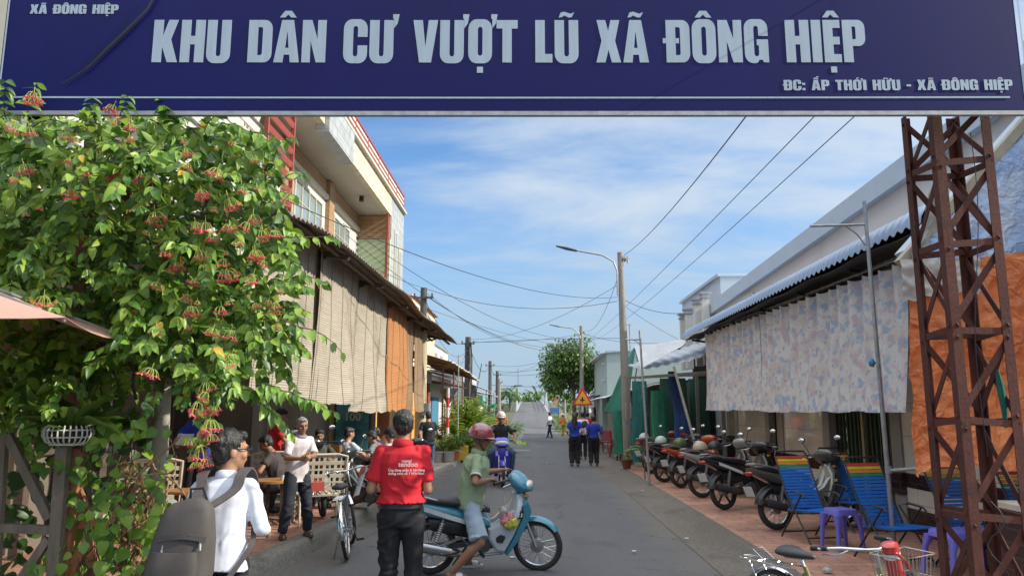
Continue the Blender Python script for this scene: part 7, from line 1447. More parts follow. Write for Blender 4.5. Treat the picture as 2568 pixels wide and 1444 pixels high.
seated('seated person bent over a phone at the café table behind the old man', -3.55, 10.9, R(95), fab('dark_brown_tee', (.05, .04, .04)), fab('dark_navy', (0, 0, 0)), 'dark', 1, .55, lean=.35, head=(0, .4))
seated('seated person in a striped dark sleeve half hidden by the old man', -3.6, 12.9, R(-160), fab('dark_stripe', (.06, .06, .055), var=.6, s=30), navy, 'dark', 1, .7)
# far walkers
def walker(label, px, Y, rz, h, sk, topm, legm, ph=1, z=None, **k):
    x = (px - 1336) / 1925 * Y; z = zr(Y) + .02 if z is None else z
    return person(label, (x, Y, z), rz, h, sk, k.pop('vox', .021), None, lean=k.pop('lean', .03), fr=(.09, .16 * ph, .08), fl=(-.09, -.14 * ph, .09), top=topm, legs=legm, shoes=k.pop('shoes', M_blk), fyaw=0, **k)
walker('woman with long black hair and blue shirt walking away', 1440, 24.0, R(2), 1.62, 'light', blu, navy, .2, hair='long', sleeve=.6, hem=.0, loose=1.3, vox=.014, hl=(-.2, .15, .98), hr=(.2, .15, .98))
walker('person with a short haircut in blue shirt walking away', 1487, 24.2, R(-4), 1.55, 'tan', blu, navy, .4, sleeve=1.4, hem=.0, loose=1.25, vox=.014, hl=(-.22, .12, .9), hr=(.2, .2, .98))
sheet_of_paper('small white paper held between the two people in blue shirts', (1.60, 24.1, 1.08), (.9, .2, .3), (-.2, 0, 1), .15, .2, 'handout')
walker('person in a white shirt with a dark shoulder bag between the blue shirts', 1460, 27.5, R(0), 1.66, 'tan', wsh, navy, .5, sleeve=.8, hem=-.05)
walker('person in a red shirt ahead of the woman with long hair', 1445, 30.5, R(5), 1.68, 'tan', red, navy, .6, sleeve=.7); walker('person in a red shirt ahead and right under the yellow warning sign', 1472, 31.2, R(-5), 1.66, 'tan', red, navy, -.5, sleeve=.7)
lump('shoulder_bag', 'dark shoulder bag carried on the back of the white-shirted walker', 'bag', (1.84, 27.3, 1.2), .13, mat('black_cloth', (0, 0, 0)), 5, 1.2)
walker('man in a white shirt and navy trousers crossing the far road', 1379, 49, R(55), 1.62, 'dark', wsh, fab('navy_trousers', (.02, .03, .08)), 1.5, sleeve=.8, hem=-.04)
pw, Jw = walker('woman in a conical hat and orange and yellow clothes on the far right', 1411, 54, R(20), 1.5, 'dark', fab('orange_blouse', (.55, .20, .07)), fab('yellow_green_trousers', (.34, .34, .05)), .8, sleeve=1.6, hem=-.12)
MB().loft([(Jw['hp'](0, 0, .05), V((.23, 0, 0)), V((0, .23, 0))), (Jw['hp'](0, 0, .20), V((.01, 0, 0)), V((0, .01, 0)))], 20).build('conical_hat', mat('straw', (.55, .42, .25), .8), pw)
walker('person in a red orange shirt standing by the left green goods', 1250, 35, R(10), 1.66, 'dark', fab('red_orange_tee', (.55, .07, .03)), navy, .4); walker('second person in a dark orange shirt on the far left pavement', 1262, 37, R(-20), 1.62, 'dark', fab('dark_orange_tee', (.42, .10, .04)), navy, .4)
# ================================================================ STREET FURNITURE
M_pole = mat('concrete_pole', (.25, .235, .205), .9, 0, .22, 3, .3, 30, stretch=(2, 2, .5)); M_poled = mat('dark_weathered_pole', (.085, .078, .072), .9, 0, .5, 5, .3, 30, stretch=(2, 2, .5))
def pole(name, label, x, y, ztop, r0, r1, m_, lean=0, group=None):
    t = thing(name, label, 'pole', (x, y, 0), 0, group); MB().tube([(0, 0, -.1), (lean * .5, 0, ztop * .5), (lean, 0, ztop)], [r0, (r0 + r1) / 2, r1], 14).build('shaft', m_, t, 60); return t
def lamp_arm(t, z0, pts, r=.03):
    m = MB(); m.tube(pts, r, 8); m.build('arm', M_steelg, t, 60)
lp1 = pole('lamp_post', 'tall concrete lamp post with curved arm at the right kerb', 3.0, 24.4, 6.82, .165, .09, M_pole, -.12)
def wp(t, px, py, Y): return PY(px, py, Y) - t.location
a_ = [wp(lp1, 1549, 740, 24.3), wp(lp1, 1548, 680, 24.3), wp(lp1, 1538, 655, 24.3), wp(lp1, 1510, 640, 24.3), wp(lp1, 1440, 627, 24.3)]
lamp_arm(lp1, 0, a_, .028); h0, h1 = wp(lp1, 1446, 629, 24.3), wp(lp1, 1394, 617, 24.3); m = MB(); m.loft([(h0, (0, .07, 0), (0, 0, .03)), (h0.lerp(h1, .5), (0, .11, 0), (0, 0, .045)), (h1, (0, .07, 0), (0, 0, .015))], 12, 3); m.build('lamp_head', M_gun, lp1)
m = MB(); m.tube([(.12, -.05, 6.45), (.12, -.05, 6.7)], .03, 8); m.box((.06, -.05, 6.6), (.2, .04, .04)); m.tube([(-.02, 0, 6.6), (.06, -.02, 6.62)], .1, 10); m.build('insulator_bracket', M_steelg, lp1)
m = MB(); m.box((0, -.155, 1.72), (.2, .012, .5)); m.build('poster', mat('torn_poster', (.50, .48, .46), .8, 0, .3, 6, col2=(.45, .22, .2), th=.62), lp1); m = MB(); m.box((.015, -.158, 1.33), (.19, .012, .16)); m.build('blue_notice', mat('notice_blue', (.12, .25, .45), .6, 0, .3, 9), lp1)
lp2 = pole('lamp_post', 'second concrete lamp post rising out of the round tree', 2.87, 44.5, 6.65, .17, .1, M_pole)
lamp_arm(lp2, 0, [wp(lp2, 1456, 850, 44.4), wp(lp2, 1452, 836, 44.4), wp(lp2, 1436, 823, 44.4), wp(lp2, 1398, 818, 44.4)], .035); m = MB(); h0, h1 = wp(lp2, 1402, 819, 44.4), wp(lp2, 1378, 814, 44.4); m.loft([(h0, (0, .08, 0), (0, 0, .035)), (h1, (0, .08, 0), (0, 0, .02))], 10, 3); m.build('lamp_head', M_gun, lp2)
lp3 = pole('lamp_post', 'third lamp post hidden behind the tree with its arm showing left', 2.8, 68, 6.6, .17, .1, M_pole)
lamp_arm(lp3, 0, [wp(lp3, 1414, 910, 67.9), wp(lp3, 1405, 897, 67.9), wp(lp3, 1375, 892, 67.9)], .045); m = MB(); h0, h1 = wp(lp3, 1378, 893, 67.9), wp(lp3, 1356, 888, 67.9); m.loft([(h0, (0, .1, 0), (0, 0, .04)), (h1, (0, .1, 0), (0, 0, .025))], 10, 3); m.build('lamp_head', M_gun, lp3)
PLS = [(1063, 25.5, 722, .13, 'weathered power pole rising behind the long awning', M_poled), (1174, 39, 845, .17, 'thick dark power pole wrapped in cables above the palm bushes', M_poled), (1229, 57, 905, .14, 'slim dark power pole past the patterned parapet', M_poled), (1247, 68, 930, .15, 'smaller power pole farther along the left side', M_poled), (1252, 76, 950, .17, 'short stubby power pole nearest the bridge on the left', M_pole)]
PT = []
for px, Y, pt, r_, lb, mm in PLS:
    p = PY(px, pt, Y); t = pole('power_pole', lb, p.x, Y, p.z, r_ * 1.15, r_ * .85, mm, 0, 'power poles along the left side'); PT.append(p)
    m = MB(); m.box((0, -.1, p.z - .35), (.7, .05, .06)); [m.tube([(x, -.1, p.z - .35), (x, -.1, p.z - .2)], .03, 6) for x in (-.3, 0, .3)]; m.build('cross_arm', M_gun, t)
    if Y == 39:
        m = MB()
        for k in range(7): q = [V((.15 * math.cos(a + k), -.2 + .06 * math.sin(a * 2 + k), p.z - .4 - .22 * k + .2 * math.sin(a))) for a in [j * .7 for j in range(8)]]; m.tube(q, .013, 4)
        m.tube([(.16, -.15, p.z - .3), (.22, -.18, p.z - 1.2), (.2, -.16, 2.6), (.1, -.18, 1.6)], .03, 6); m.tube([(-.12, -.2, p.z - .3), (-.15, -.2, 1.5)], .02, 5); m.build('cable_bundle', M_rub, t)
# T shaped pipe poles
def tpole(label, px0, py0, px1, py1, Y, xb, arm, brace, r_, extra=None):
    a = PY(px0, py0, Y); t = thing('flag_pole', label, 'pole', (xb, Y, 0)); b = V((xb, Y, .03)); MB().tube([b - t.location, a - t.location], [r_, r_ * .8], 10).build('shaft', M_steelg, t, 60); m = MB(); m.tube([PY(*q, Y) - t.location for q in arm], r_ * .55, 8); m.tube([PY(*q, Y) - t.location for q in brace], r_ * .3, 6); m.build('arm', M_steelg, t, 60); return t
tp_ = tpole('near galvanised pipe pole with a side arm in front of the curtain', 2167, 505, 2215, 1350, 8.9, 4.02, [(2169, 563), (2032, 567)], [(2170, 615), (2150, 588), (2118, 565)], .028)
m = MB(); m.tube([V((.0, 0, 1.03)), V((.25, -.5, 1.10)), PY(2345, 1172, 8.0) - tp_.location], .02, 8); m.build('prop_pipe', M_steelg, tp_); m = MB(); m.tube([(0, 0, 1.0), (0, 0, 1.08)], .04, 10); m.build('clamp', M_steelg, tp_)
lump('blue_rag', 'small blue rag tied on the near pipe pole', 'rag', PY(2187, 910, 8.85), .035, mat('blue_plastic', (0, 0, 0)), 8, 1.4)
tpole('thin rusty pipe pole with a side arm in front of the metal stall', 1604, 828, 1622, 1215, 17.6, 2.62, [(1605, 851), (1568, 851)], [(1606, 866), (1598, 857), (1588, 852)], .03)
tpole('slender pipe pole behind the two grey pots on the left', 1150, 890, 1148, 1130, 27.5, -2.68, [(1150, 922), (1108, 922)], [(1150, 930), (1140, 926), (1130, 923)], .028)
tpole('tall aerial mast on the stall roof behind the lamp post', 1579, 812, 1580, 880, 30, 3.85, [(1583, 815), (1570, 814)], [(1580, 818), (1578, 816), (1576, 815)], .03)
ant = thing('aerial_mast', 'thin aerial mast on the roofs between the left power poles', 'mast', (-4.2, 50, 0)); MB().tube([(-.05, 0, 0), PY(1208, 912, 50) - ant.location], .03, 6).build('mast', M_gun, ant)
# striped sign post with the back of a triangular sign
M_swh = mat('sign_white_paint', (.58, .57, .56), .5, 0, .1, 8); M_sred = mat('sign_red_paint', (.45, .03, .03), .5, 0, .12, 8); M_back = mat('sign_back_grey', (.12, .115, .12), .55, .2, .15, 6)
def striped(t, h, r_, n=6):
    a, b = MB(), MB()
    for k in range(n): (a if k % 2 else b).tube([(0, 0, h * k / n), (0, 0, h * (k + 1) / n)], r_, 12)
    a.build('red_band', M_sred, t, 60); b.build('white_band', M_swh, t, 60)
s1 = thing('sign_post', 'red and white striped post carrying the grey back of an inverted triangle sign', 'road sign', (-3.02, 27.2, .08)); striped(s1, 2.45, .06, 7)
MB().prism([(-.36, 2.42), (.36, 2.42), (.03, 1.83), (-.03, 1.83)], .02, None, (0, .075, 0)).build('sign_plate', M_back, s1, 0); m = MB(); m.box((0, .062, 2.2), (.3, .012, .03)); m.build('bracket', M_steelg, s1)
s2 = thing('warning_sign', 'yellow triangular warning sign with red border and black cross on a striped post', 'road sign', (2.14, 33, .03)); striped(s2, 2.4, .05, 6)
MB().prism([(-.44, 1.92), (.44, 1.92), (.40, 1.88), (.035, 2.66), (-.035, 2.66), (-.40, 1.88)][:2] + [(.035, 2.66), (-.035, 2.66)], .02, None, (0, -.065, 0)).build('border', M_sred, s2, 0)
MB().prism([(-.34, 1.975), (.34, 1.975), (0, 2.53)], .006, None, (0, -.079, 0)).build('face', mat('sign_yellow', (.62, .30, .02), .45, 0, .06, 5), s2, 0); m = MB(); m.box((0, -.084, 2.15), (.20, .004, .05)); m.box((0, -.0875, 2.16), (.05, .004, .24)); m.build('cross_mark', M_blk, s2)
s3 = thing('round_sign', 'small round orange and white road sign on a post near the bridge', 'road sign', (2.4, 72, 0)); MB().tube([(0, 0, 0), (0, 0, 3.1)], .05, 8).build('post', M_gun, s3); MB().tube([(-.3, -.06, 2.75), (-.3, -.04, 2.75)], .32, 24).build('disc', mat('sign_orange', (.50, .25, .12), .6, 0, .4, 3), s3); MB().box((-.35, -.08, 1.75), (.85, .02, .55)).build('blue_panel', mat('sign_panel_blue', (.05, .17, .42), .6, 0, .1, 3), s3); MB().box((0, 0, .2), (.5, .3, .5)).build('base', M_gun, s3)
# grey pots, yellow box, flower pots
def pot(label, x, y, z, r0, r1, h, m_, name='plant_pot', group=None, soil=True):
    t = thing(name, label, 'pot', (x, y, z), 0, group); MB().loft([((0, 0, 0), (r0, 0, 0), (0, r0, 0)), ((0, 0, h * .9), (r1, 0, 0), (0, r1, 0)), ((0, 0, h * .9), (r1 * 1.08, 0, 0), (0, r1 * 1.08, 0)), ((0, 0, h), (r1 * 1.08, 0, 0), (0, r1 * 1.08, 0)), ((0, 0, h), (r1 * .92, 0, 0), (0, r1 * .92, 0)), ((0, 0, h * .88), (r1 * .9, 0, 0), (0, r1 * .9, 0))], 24).build('pot', m_, t); return t
M_bucket = mat('grey_bucket', (.33, .33, .34), .6, 0, .15, 5); M_clay = mat('red_clay', (.22, .07, .05), .75, 0, .25, 5)
pot('left grey paint bucket used as a pot', -3.03, 24.6, .07, .15, .175, .36, M_bucket); pot('right grey paint bucket used as a pot', -2.67, 24.6, .07, .15, .175, .36, M_bucket)
yb = thing('planter_box', 'yellow and orange planter box at the left kerb behind the grey buckets', 'planter', (-2.42, 26.3, .05)); MB().box((0, 0, .25), (.42, .7, .46)).build('box', mat('yellow_box', (.60, .36, .04), .7, 0, .2, 3), yb); MB().box((-.05, 0, .491), (.3, .6, .02)).build('soil', MATS['dark_soil'], yb); MB().box((-.2, -.36, .22), (.3, .03, .38)).build('orange_panel', M_orange, yb)
pot('red plastic pot on the ground left of the lamp post', 2.72, 22.6, .055, .10, .17, .26, M_clay); pot('red hanging pot behind the lamp post', 2.72, 25.6, .52, .12, .2, .26, mat('red_plastic', (.30, .035, .045), .5))
frond_plant('small green plant in the red pot by the lamp post', (2.72, 22.6, .28), 9, .3, leafmat('bush_leaf', [(0, 0, 0)]), 5, 1.1, 'potted_plant', .3); frond_plant('low green plant at the foot of the lamp post', (3.45, 23.3, .06), 16, .55, leafmat('bush_leaf', [(0, 0, 0)]), 9, 1.0, 'potted_plant', .22)
frond_plant('leafy dark green plant inside the stall behind the railing', (3.45, 22.0, .5), 26, .6, leafmat('bush_leaf', [(0, 0, 0)]), 12, .8, 'potted_plant', .3)
rl = thing('pipe_railing', 'low rusty pipe railing across the front of the metal stall', 'railing', (3.4, 19.2, .05)); m = MB(); m.tube([(-.75, 0, .98), (1.9, 0, .98)], .014, 6); [m.tube([(x, 0, 0), (x, 0, .98)], .014, 6) for x in (-.65, .9, 1.05)]; m.build('pipes', mat('rusty_pipe', (.16, .10, .07), .8, .2, .3, 9), rl)
# rainbow strap lounge chairs
M_st = {'red': mat('strap_red', (.38, .05, .035), .4), 'yellow': mat('strap_yellow', (.62, .40, .025), .4), 'orange': mat('strap_orange', (.58, .22, .03), .4), 'green': mat('strap_green', (.02, .22, .10), .4), 'blue': mat('strap_blue', (.008, .14, .50), .38, 0, .1, 7)}
def lounge(label, x, y, rz):
    t = thing('lounge_chair', label, 'chair', (x, y, .055), rz, 'striped strap lounge chairs'); m = MB(); wd = .25
    bb, bt = V((0, -.16, .43)), V((0, -.50, 1.13)); A = bb - V((0, .0, 0))
    for s in (-1, 1):
        X = V((s * wd, 0, 0)); m.tube([bb + X + V((0, .05, -.08)), bt + X], .0125, 8); m.tube([X + V((0, -.22, .37)), X + V((0, .36, .41))], .0125, 8)
        m.tube([X * 1.06 + V((0, .34, .0)), X * 1.06 + V((0, -.20, .62)), X * 1.06 + V((0, -.02, .66)), X * 1.06 + V((0, .20, .64)), X * 1.06 + V((0, .25, .60))], .0125, 8); m.tube([X * 1.06 + V((0, -.40, 0)), X * 1.06 + V((0, .17, .63))], .0125, 8)
    m.tube([bt + V((-wd, 0, 0)), bt + V((-wd * .9, -.02, .05)), bt + V((wd * .9, -.02, .05)), bt + V((wd, 0, 0))], .0125, 8)
    for y_ in (.27, -.33): m.tube([(-wd * 1.06, y_, .075), (wd * 1.06, y_, .075)], .011, 8)
    for q in (bb + V((0, .05, -.08)), V((0, .36, .41))): m.tube([q - V((wd, 0, 0)), q + V((wd, 0, 0))], .0125, 8)
    m.build('frame', M_blk, t, 60)
    cols = ['red', 'yellow', 'orange', 'green'] + ['blue'] * 13; d = (bt - bb); nn = d.cross(V((1, 0, 0))).normalized()
    for nm in ('red', 'yellow', 'orange', 'green', 'blue'):
        m = MB()
        for i, c in enumerate(cols):
            if c == nm: p = bt - d * ((i + .5) / len(cols)) + V((0, .0, -.02)); m.bar(p - V((wd + .012, 0, 0)) + nn * .012, p + V((wd + .012, 0, 0)) + nn * .012, .035 if i > 3 else .038, .006, up=nn)
        m.build('strap', M_st[nm], t, 0)
    m = MB()
    for i in range(12): m.tube([(-wd - .008, -.19 + .048 * i, .395 + .003 * i), (0, -.19 + .048 * i, .375 + .003 * i), (wd + .008, -.19 + .048 * i, .395 + .003 * i)], .018, 6)
    m.build('seat_straps', M_st['blue'], t, 60); t.scale = (.93,) * 3; return t
ch1 = lounge('striped blue lounge chair nearest the dark grey motorbike', 3.62, 10.25, R(-168))
def chair_copy(label, x, y, rz): c = copy_tree(ch1, None, label=label); c.location = (x, y, .055); c.rotation_euler = (0, 0, rz); return c
chair_copy('striped blue lounge chair standing against the green folding gate', 4.55, 11.2, R(-168)); chair_copy('striped blue lounge chair directly behind the near pipe pole', 4.0, 8.85, R(-166)); chair_copy('striped blue lounge chair behind the lattice tower and purple table', 4.65, 8.35, R(-166)); chair_copy('striped blue lounge chair under the orange tarpaulin at the far right', 5.0, 7.6, R(-168))
M_pur = mat('purple_plastic', (.16, .15, .58), .35, 0, .04, 6)
def stool(label, x, y, rz, w_, d_, h, name='plastic_stool', cat='stool'):
    t = thing(name, label, cat, (x, y, .055), rz); m = MB(); m.loft([((0, 0, h - .07), (w_ / 2, 0, 0), (0, d_ / 2, 0)), ((0, 0, h - .012), (w_ / 2 * .97, 0, 0), (0, d_ / 2 * .97, 0)), ((0, 0, h), (w_ / 2 * .93, 0, 0), (0, d_ / 2 * .93, 0))], 32, 7); m.build('top', M_pur, t)
    for sx_ in (-1, 1):
        for sy_ in (-1, 1):
            m = MB(); X, Y_ = sx_ * w_ / 2, sy_ * d_ / 2; m.loft([((X * 1.12, Y_ * 1.12, 0), (.020, 0, 0), (0, .020, 0)), ((X * 1.0, Y_ * 1.0, h * .6), (.026, 0, 0), (0, .026, 0)), ((X * .86, Y_ * .86, h - .06), (.05, 0, 0), (0, .05, 0))], 12, 4); m.build('leg', M_pur, t)
    return t
stool('purple plastic stool between the two front lounge chairs', 3.74, 9.65, R(14), .30, .30, .47); stool('larger low purple plastic table behind the lattice tower', 4.36, 8.05, R(8), .62, .42, .46, 'plastic_table', 'table')
lump('white_sack', 'small white sack behind the lattice tower', 'sack', (4.75, 7.15, .8), .12, M_plate, 3, 1.2).location.z = .98
cab = thing('low_counter', 'low counter with pale top standing behind the lattice tower', 'counter', (4.7, 7.15, .05)); MB().box((.2, 0, .8), (1.3, .5, .05)).build('top', M_cream, cab); MB().box((.2, .03, .39), (1.2, .42, .77)).build('front', M_dado, cab)
lump('litter_bag', 'scrunched clear plastic bag lying on the red pavers', 'litter', PZ(2075, 1428, .09), .05, MATS['clear_plastic'], 9, .6)
for i, (px, py) in enumerate(((1612, 1229), (1722, 1348), (1285, 1395), (1590, 1380), (1372, 1160))): o = lump('paper_scrap', 'small white scrap of litter lying on the road surface', 'litter', PZ(px, py, .045), .03, M_paper, i, .15); o['group'] = 'white scraps of litter'
wd = frond_plant('weeds growing at the foot of the lattice tower', (2.85, 4.95, .03), 26, .42, leafmat('heart_leaf', [(0, 0, 0)]), 21, .8, 'weeds', .3)
# café furniture on the left
M_hon = mat('honey_wood', (.36, .17, .06), .45, 0, .25, 5, .1, stretch=(1, 6, 6))
wc = thing('wooden_chair', 'varnished wooden chair holding the man with his back turned', 'chair', (-3.42, 14.0, .17), R(-38)); m = MB(); m.box((0, 0, .44), (.42, .42, .035)); m.build('seat', M_hon, wc)
for sx_ in (-1, 1): MB().bar((sx_ * .19, .19, 0), (sx_ * .18, .19, .42), .04).build('leg', M_hon, wc, 0); MB().bar((sx_ * .19, -.21, 0), (sx_ * .19, -.27, .92), .045).build('leg', M_hon, wc, 0)
MB().sheet(lambda u, v: ((u - .5) * .44, -.25 - .03 * math.sin(math.pi * u) - .01 * v, .68 + .24 * v), 10, 4, .018).build('backrest', M_hon, wc); MB().box((0, -.22, .25), (.36, .025, .05)).box((0, .19, .25), (.36, .025, .05)).build('stretcher', M_hon, wc)
def table(label, x, y, r_, h, round_=True, z=.17):
    t = thing('table', label, 'table', (x, y, z)); m = MB()
    if round_: m.tube([(0, 0, h - .03), (0, 0, h)], r_, 28)
    else: m.box((0, 0, h - .02), (r_ * 2, r_ * 1.3, .04))
    m.build('top', M_hon, t)
    for a in range(4): q = V((math.cos(a * 1.57 + .78), math.sin(a * 1.57 + .78), 0)) * r_ * .7; MB().bar(q, q * .9 + V((0, 0, h - .03)), .04).build('leg', M_woodd, t, 0)
    return t
table('honey coloured café table between the seated men', -3.0, 14.9, .45, .72, False); table('round brown table with a glass beside the bending person', -3.45, 10.35, .32, .62); table('round wooden table beside the rusty pipe post', -4.05, 9.2, .3, .60); table('long wooden café table in front of the dark patterned man', -3.95, 13.4, .5, .72, False)
gl = thing('glass', 'small glass of dark coffee on the round brown table', 'glass', (-3.32, 10.25, .79)); MB().tube([(0, 0, 0), (0, 0, .07)], .03, 14).build('glass', M_lens, gl); MB().tube([(0, 0, .071), (0, 0, .074)], .027, 14).build('coffee', mat('coffee', (.05, .02, .01), .2), gl)
M_wov = mat('cream_woven_plastic', (.52, .47, .36), .55, 0, .1, 9)
def woven(label, x, y, rz, redp=False):
    t = thing('woven_chair', label, 'chair', (x, y, .17), rz, 'woven plastic armchairs'); m = MB(); W_, z0, z1 = .29, .40, .92
    for i in range(9): u = -W_ + 2 * W_ * i / 8; m.bar((u, -.22 - .1 * 0, z0), (u * 1.02, -.36, z1), .04 if i % 2 == 0 else .02, .006, up=(0, 1, .3))
    for k in range(7): q = k / 6; m.bar((-W_, -.222 - .14 * q, z0 + .52 * q), (W_, -.222 - .14 * q, z0 + .52 * q), .05 if k % 2 else .025, .006, up=(0, 1, .3))
    for i in range(8): u = -W_ + 2 * W_ * i / 7; m.bar((u, -.22, z0), (u, .26, z0 + .02), .05, .006, up=(0, 0, 1))
    m.build('weave', M_wov, t, 0); m = MB(); m.tube([(-W_, -.22, z0), (-W_ - .01, -.37, z1), (-W_ * .6, -.38, z1 + .03), (W_ * .6, -.38, z1 + .03), (W_ + .01, -.37, z1), (W_, -.22, z0), (W_, .27, z0), (-W_, .27, z0), (-W_, -.22, z0)], .014, 6)
    for s in (-1, 1): m.tube([(s * W_, -.3, .66), (s * (W_ + .03), .1, .64), (s * W_, .26, .40), (s * W_, .26, 0)], .013, 6); m.tube([(s * W_, -.22, z0), (s * W_, -.28, 0)], .013, 6)
    m.build('frame', M_wov, t, 60)
    if redp: MB().box((-.1, -.27, .55), (.24, .008, .18)).build('red_weave', mat('red_woven', (.35, .05, .04), .6), t)
    return t
woven('cream woven chair standing just right of the old man', -2.95, 10.7, R(25), True); woven('cream woven chair behind the outstretched arm of the red shirt', -3.75, 11.3, R(10)); woven('cream woven chair behind the rusty pipe post', -4.75, 9.6, R(30))
cb_ = thing('glass_cabinet', 'tall glass cabinet with a blue advertising poster on the shop front', 'cabinet', (-4.75, 20.4, .15)); m = MB(); m.box((0, 0, .9), (1.0, .5, 1.8)); m.build('body', mat('dark_cabinet', (.04, .06, .06), .3), cb_); MB().box((0, -.256, 1.05), (.86, .012, 1.35)).build('poster', mat('poster_blue', (.05, .22, .30), .35, 0, .5, 1.2, col2=(.10, .36, .40), th=.5), cb_); MB().box((0, -.258, 1.83), (.9, .012, .16)).build('header', mat('poster_dark_blue', (.03, .09, .13), .4), cb_)
for st, sz, z in (('NutiMilk', .17, 1.785), ('100', .30, 1.30)): text('lettering', st, sz, mat('poster_lettering', (.45, .50, .42), .5), cb_, frame((0, -.268, z), (1, 0, 0), (0, 0, 1), (0, -1, 0)), .004, 'CENTER', .001)
for i, (x, y, c, nm) in enumerate(((-4.2, 21.5, (.45, .2, .12), 'orange'), (-4.0, 22.4, (.5, .48, .45), 'white'), (-3.85, 23.2, (.30, .10, .10), 'red striped'))): m = MB(); m.loft([((0, 0, 0), (.16, 0, 0), (0, .04, 0)), ((0, 0, .9), (.18, 0, 0), (0, .03, 0)), ((0, 0, 1.0), (.05, 0, 0), (0, .02, 0))], 12); o = m.build('hanging_garment', mat('cloth_left_' + nm.replace(' ', '_'), c, .9, 0, .5, 16, stretch=(8, 8, .3))); o.location = (x, y, .75); tag(o, nm + ' garment hanging in front of the yellow wall near the tan column', 'garment')
# green plastic goods and red chairs
M_gpl = mat('green_plastic', (.04, .40, .24), .4, 0, .1, 5)
for i, (px, py, Y, s, lb) in enumerate(((1235, 1022, 38, .5, 'green plastic basin hung highest on the left stall'), (1232, 1050, 37, .4, 'green plastic basin hung lower by the palm bush'), (1228, 1078, 36.5, .35, 'green plastic tub on the ground beside the red orange shirts'))): o = MB().loft([((0, 0, 0), (.3 * s, 0, 0), (0, .3 * s, 0)), ((0, 0, .35 * s), (.5 * s, 0, 0), (0, .5 * s, 0)), ((0, 0, .35 * s), (.44 * s, 0, 0), (0, .44 * s, 0)), ((0, 0, .08 * s), (.3 * s, 0, 0), (0, .3 * s, 0))], 20).build('plastic_basin', M_gpl); o.location = PY(px, py, Y); tag(o, lb, 'basin')
tag(MB().loft([((0, 0, 0), (.18, 0, 0), (0, .05, 0)), ((0, 0, .35), (.02, 0, 0), (0, .02, 0))], 10).build('green_flag', M_gpl), 'small green pennant above the palm bushes on the left', 'flag').location = PY(1210, 1012, 38)
def pchair(label, x, y, rz):
    t = thing('plastic_chair', label, 'chair', (x, y, .06), rz, 'red plastic chairs'); m_ = MATS['red_plastic']; MB().loft([((0, 0, .40), (.21, 0, 0), (0, .2, 0)), ((0, 0, .44), (.22, 0, 0), (0, .21, 0))], 20, 5).build('seat', m_, t); MB().sheet(lambda u, v: ((u - .5) * .42, -.2 - .08 * v + .05 * (2 * u - 1) ** 2, .46 + .4 * v), 8, 6, .012).build('backrest', m_, t)
    for a in (-1, 1):
        for b in (-1, 1): MB().bar((a * .2, b * .19, 0), (a * .18, b * .17, .41), .035).build('leg', m_, t, 0)
pchair('red plastic chair behind the picket fence', 3.0, 28.2, R(170)); pchair('red plastic chair farther inside the stall near the clothes', 2.9, 31, R(150))
# bridge
M_brail = mat('bridge_rail_paint', (.55, .58, .60), .5, 0, .12, 5); br = thing('bridge_railing', 'white bridge railing on the left of the ramp', 'railing', (-2.0, 100, 0)); 
def railing(t, xa, xb, sgn_):
    X = lambda y: xa + (xb - xa) * (y - 74) / 52; pts = [92 + 2.2 * i for i in range(16)]; pts = [y for y in pts if y < 127]
    m = MB()
    for h in (.35, .65, .98): m.tube([(X(y), y, zr(y) + h) for y in pts], .04, 6)
    rel(t, m, 'rail', M_brail)
    m = MB(); 
    for y in pts: m.box((X(y), y, zr(y) + .5), (.09, .09, 1.05))
    rel(t, m, 'rail_post', M_brail)
    m = MB(); m.sheet(lambda u, v: (X(pts[0] + (pts[-1] - pts[0]) * u) - .1 + .2 * v, pts[0] + (pts[-1] - pts[0]) * u, zr(pts[0] + (pts[-1] - pts[0]) * u) + .02), 24, 1, .18); rel(t, m, 'edge_beam', M_brail)
    m = MB(); p = V((X(106) + sgn_ * .12, 106, zr(106))); m.loft([(p, (.3, 0, 0), (0, .3, 0)), (p + V((0, 0, 1.8)), (.16, 0, 0), (0, .16, 0)), (p + V((0, 0, 2.5)), (.03, 0, 0), (0, .03, 0))], 4, 2); rel(t, m, 'end_pillar', mat('pillar_grey', (.25, .28, .31), .7, 0, .15, 3)); m = MB(); m.tube([p + V((0, 0, 2.4)), p + V((0, 0, 5.2))], .03, 5); rel(t, m, 'mast', M_gun)
railing(br, -2.15, -1.75, -1); br2 = thing('bridge_railing', 'white bridge railing on the right of the ramp', 'railing', (1.9, 100, 0)); railing(br2, 2.05, 1.45, 1)
# overhead wires
def wire(a, b, sag, r_=.009, label=None, n=24):
    a, b = V(a), V(b); o = MB().tube([a.lerp(b, i / n) - V((0, 0, sag * 4 * (i / n) * (1 - i / n))) for i in range(n + 1)], r_ * .72, 5).build('overhead_wire', M_rub)
    return tag(o, label or 'thin dark wire sagging across the sky above the street', 'wire', 'overhead wires')
T1 = PY(1565, 640, 24.4)
wire(T1, PY(1985, 289, 5.3) + V((.25, -1.2, .75)), .25, .011, 'thick dark cable rising from the lamp post top to the upper right'); wire(PY(1480, 850, 44), PY(2136, 290, 6) + V((.3, -1, .6)), .12, .008, 'thin wire rising to the upper right, left one of a pair'); wire(PY(1500, 850, 44), PY(2258, 288, 6) + V((.3, -1, .6)), .2, .008, 'thin wire rising to the upper right, right one of a pair')
wire(PY(1548, 700, 24.4), PY(1470, 828, 44.5), .55, .012, 'dark cable sagging from the lamp post down to the second lamp post')
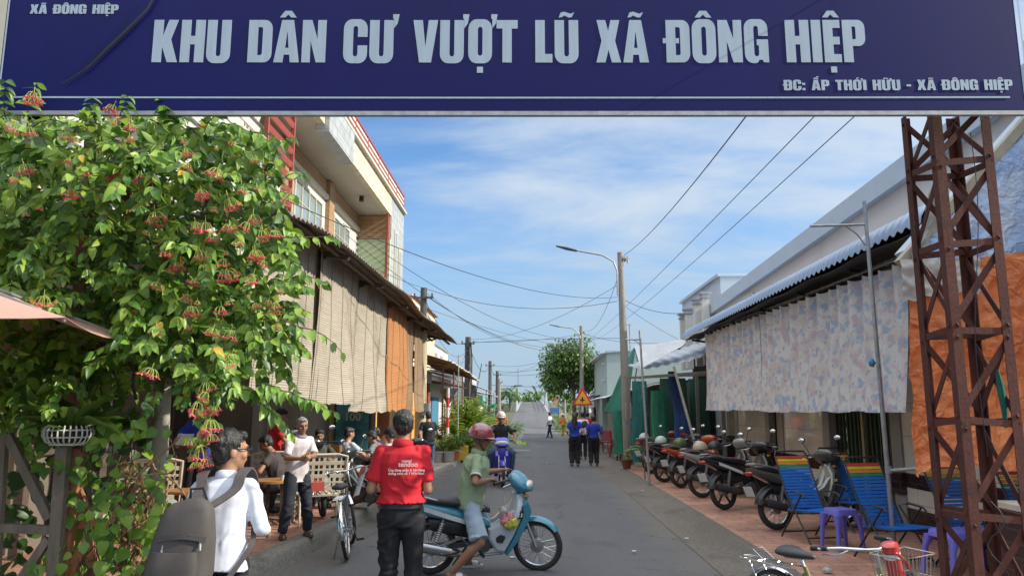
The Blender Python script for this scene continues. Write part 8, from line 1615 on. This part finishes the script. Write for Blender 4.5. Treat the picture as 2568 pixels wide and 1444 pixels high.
wire(PY(690, 490, 9.5), PY(1548, 745, 24.4), .45, .010); wire(PY(730, 560, 9.5), PT[0], .1, .009); wire(PT[0], PY(1548, 755, 24.4), .45, .012); wire(PT[0] - V((0, 0, .3)), PT[1] - V((0, 0, .2)), .7, .014); wire(PT[0] - V((0, 0, .2)), PY(1455, 875, 44.5), .8, .014); wire(PT[0] - V((.0, 0, .5)), PT[1] - V((0, 0, .6)), 1.0, .011)
wire(PT[1] - V((0, 0, .25)), PY(1458, 838, 44.5), .15, .016); wire(PT[1] - V((0, 0, .3)), PY(1560, 848, 26), -.05, .011); wire(PT[1] - V((0, 0, .2)), PT[2] - V((0, 0, .2)), 1.0, .018); wire(PT[1] - V((0, 0, .3)), PT[2] - V((0, 0, .5)), .8, .014); wire(PT[2], PT[3] - V((0, 0, .1)), .6, .018); wire(PT[2] - V((0, 0, .3)), PY(1458, 868, 44.5), .5, .014); wire(PT[3], PY(1410, 905, 68), .4, .02); wire(PT[3] - V((0, 0, .3)), PY(1410, 925, 68), .3, .02)
wire(PY(1566, 752, 24.4), PY(1740, 782, 24), .2, .012); wire(PY(1458, 835, 44.5), PY(1740, 855, 30), .3, .013); wire(PY(1570, 770, 24.4), PY(1700, 850, 26), .05, .008); wire(PY(860, 560, 20.5), PY(1455, 850, 44.5), .9, .013); wire(PY(870, 590, 20.5), PY(1455, 860, 44.5), 1.3, .012); wire(PY(1232, 965, 76), PY(1420, 968, 76), .1, .03); wire(PY(1100, 905, 36), PT[1] - V((0, 0, 1.2)), .15, .01); wire(PY(1060, 770, 25.5), PY(1440, 870, 44), .2, .010); wire(PY(1090, 1000, 30), PT[1] - V((0, 0, .4)), .6, .009); wire(PY(1360, 905, 68), PY(1480, 922, 44.5), .05, .013); wire(PY(905, 720, 18), PY(690, 735, 10), .1, .006, 'thin cord strung across the upper part of the bamboo blinds'); wire(PY(1175, 850, 39), PY(1548, 715, 24.4), .5, .010); wire(PT[0] - V((0, 0, .1)), PY(1300, 860, 50), .4, .012); wire(PY(1245, 935, 68), PY(1456, 845, 44.5), .7, .014)
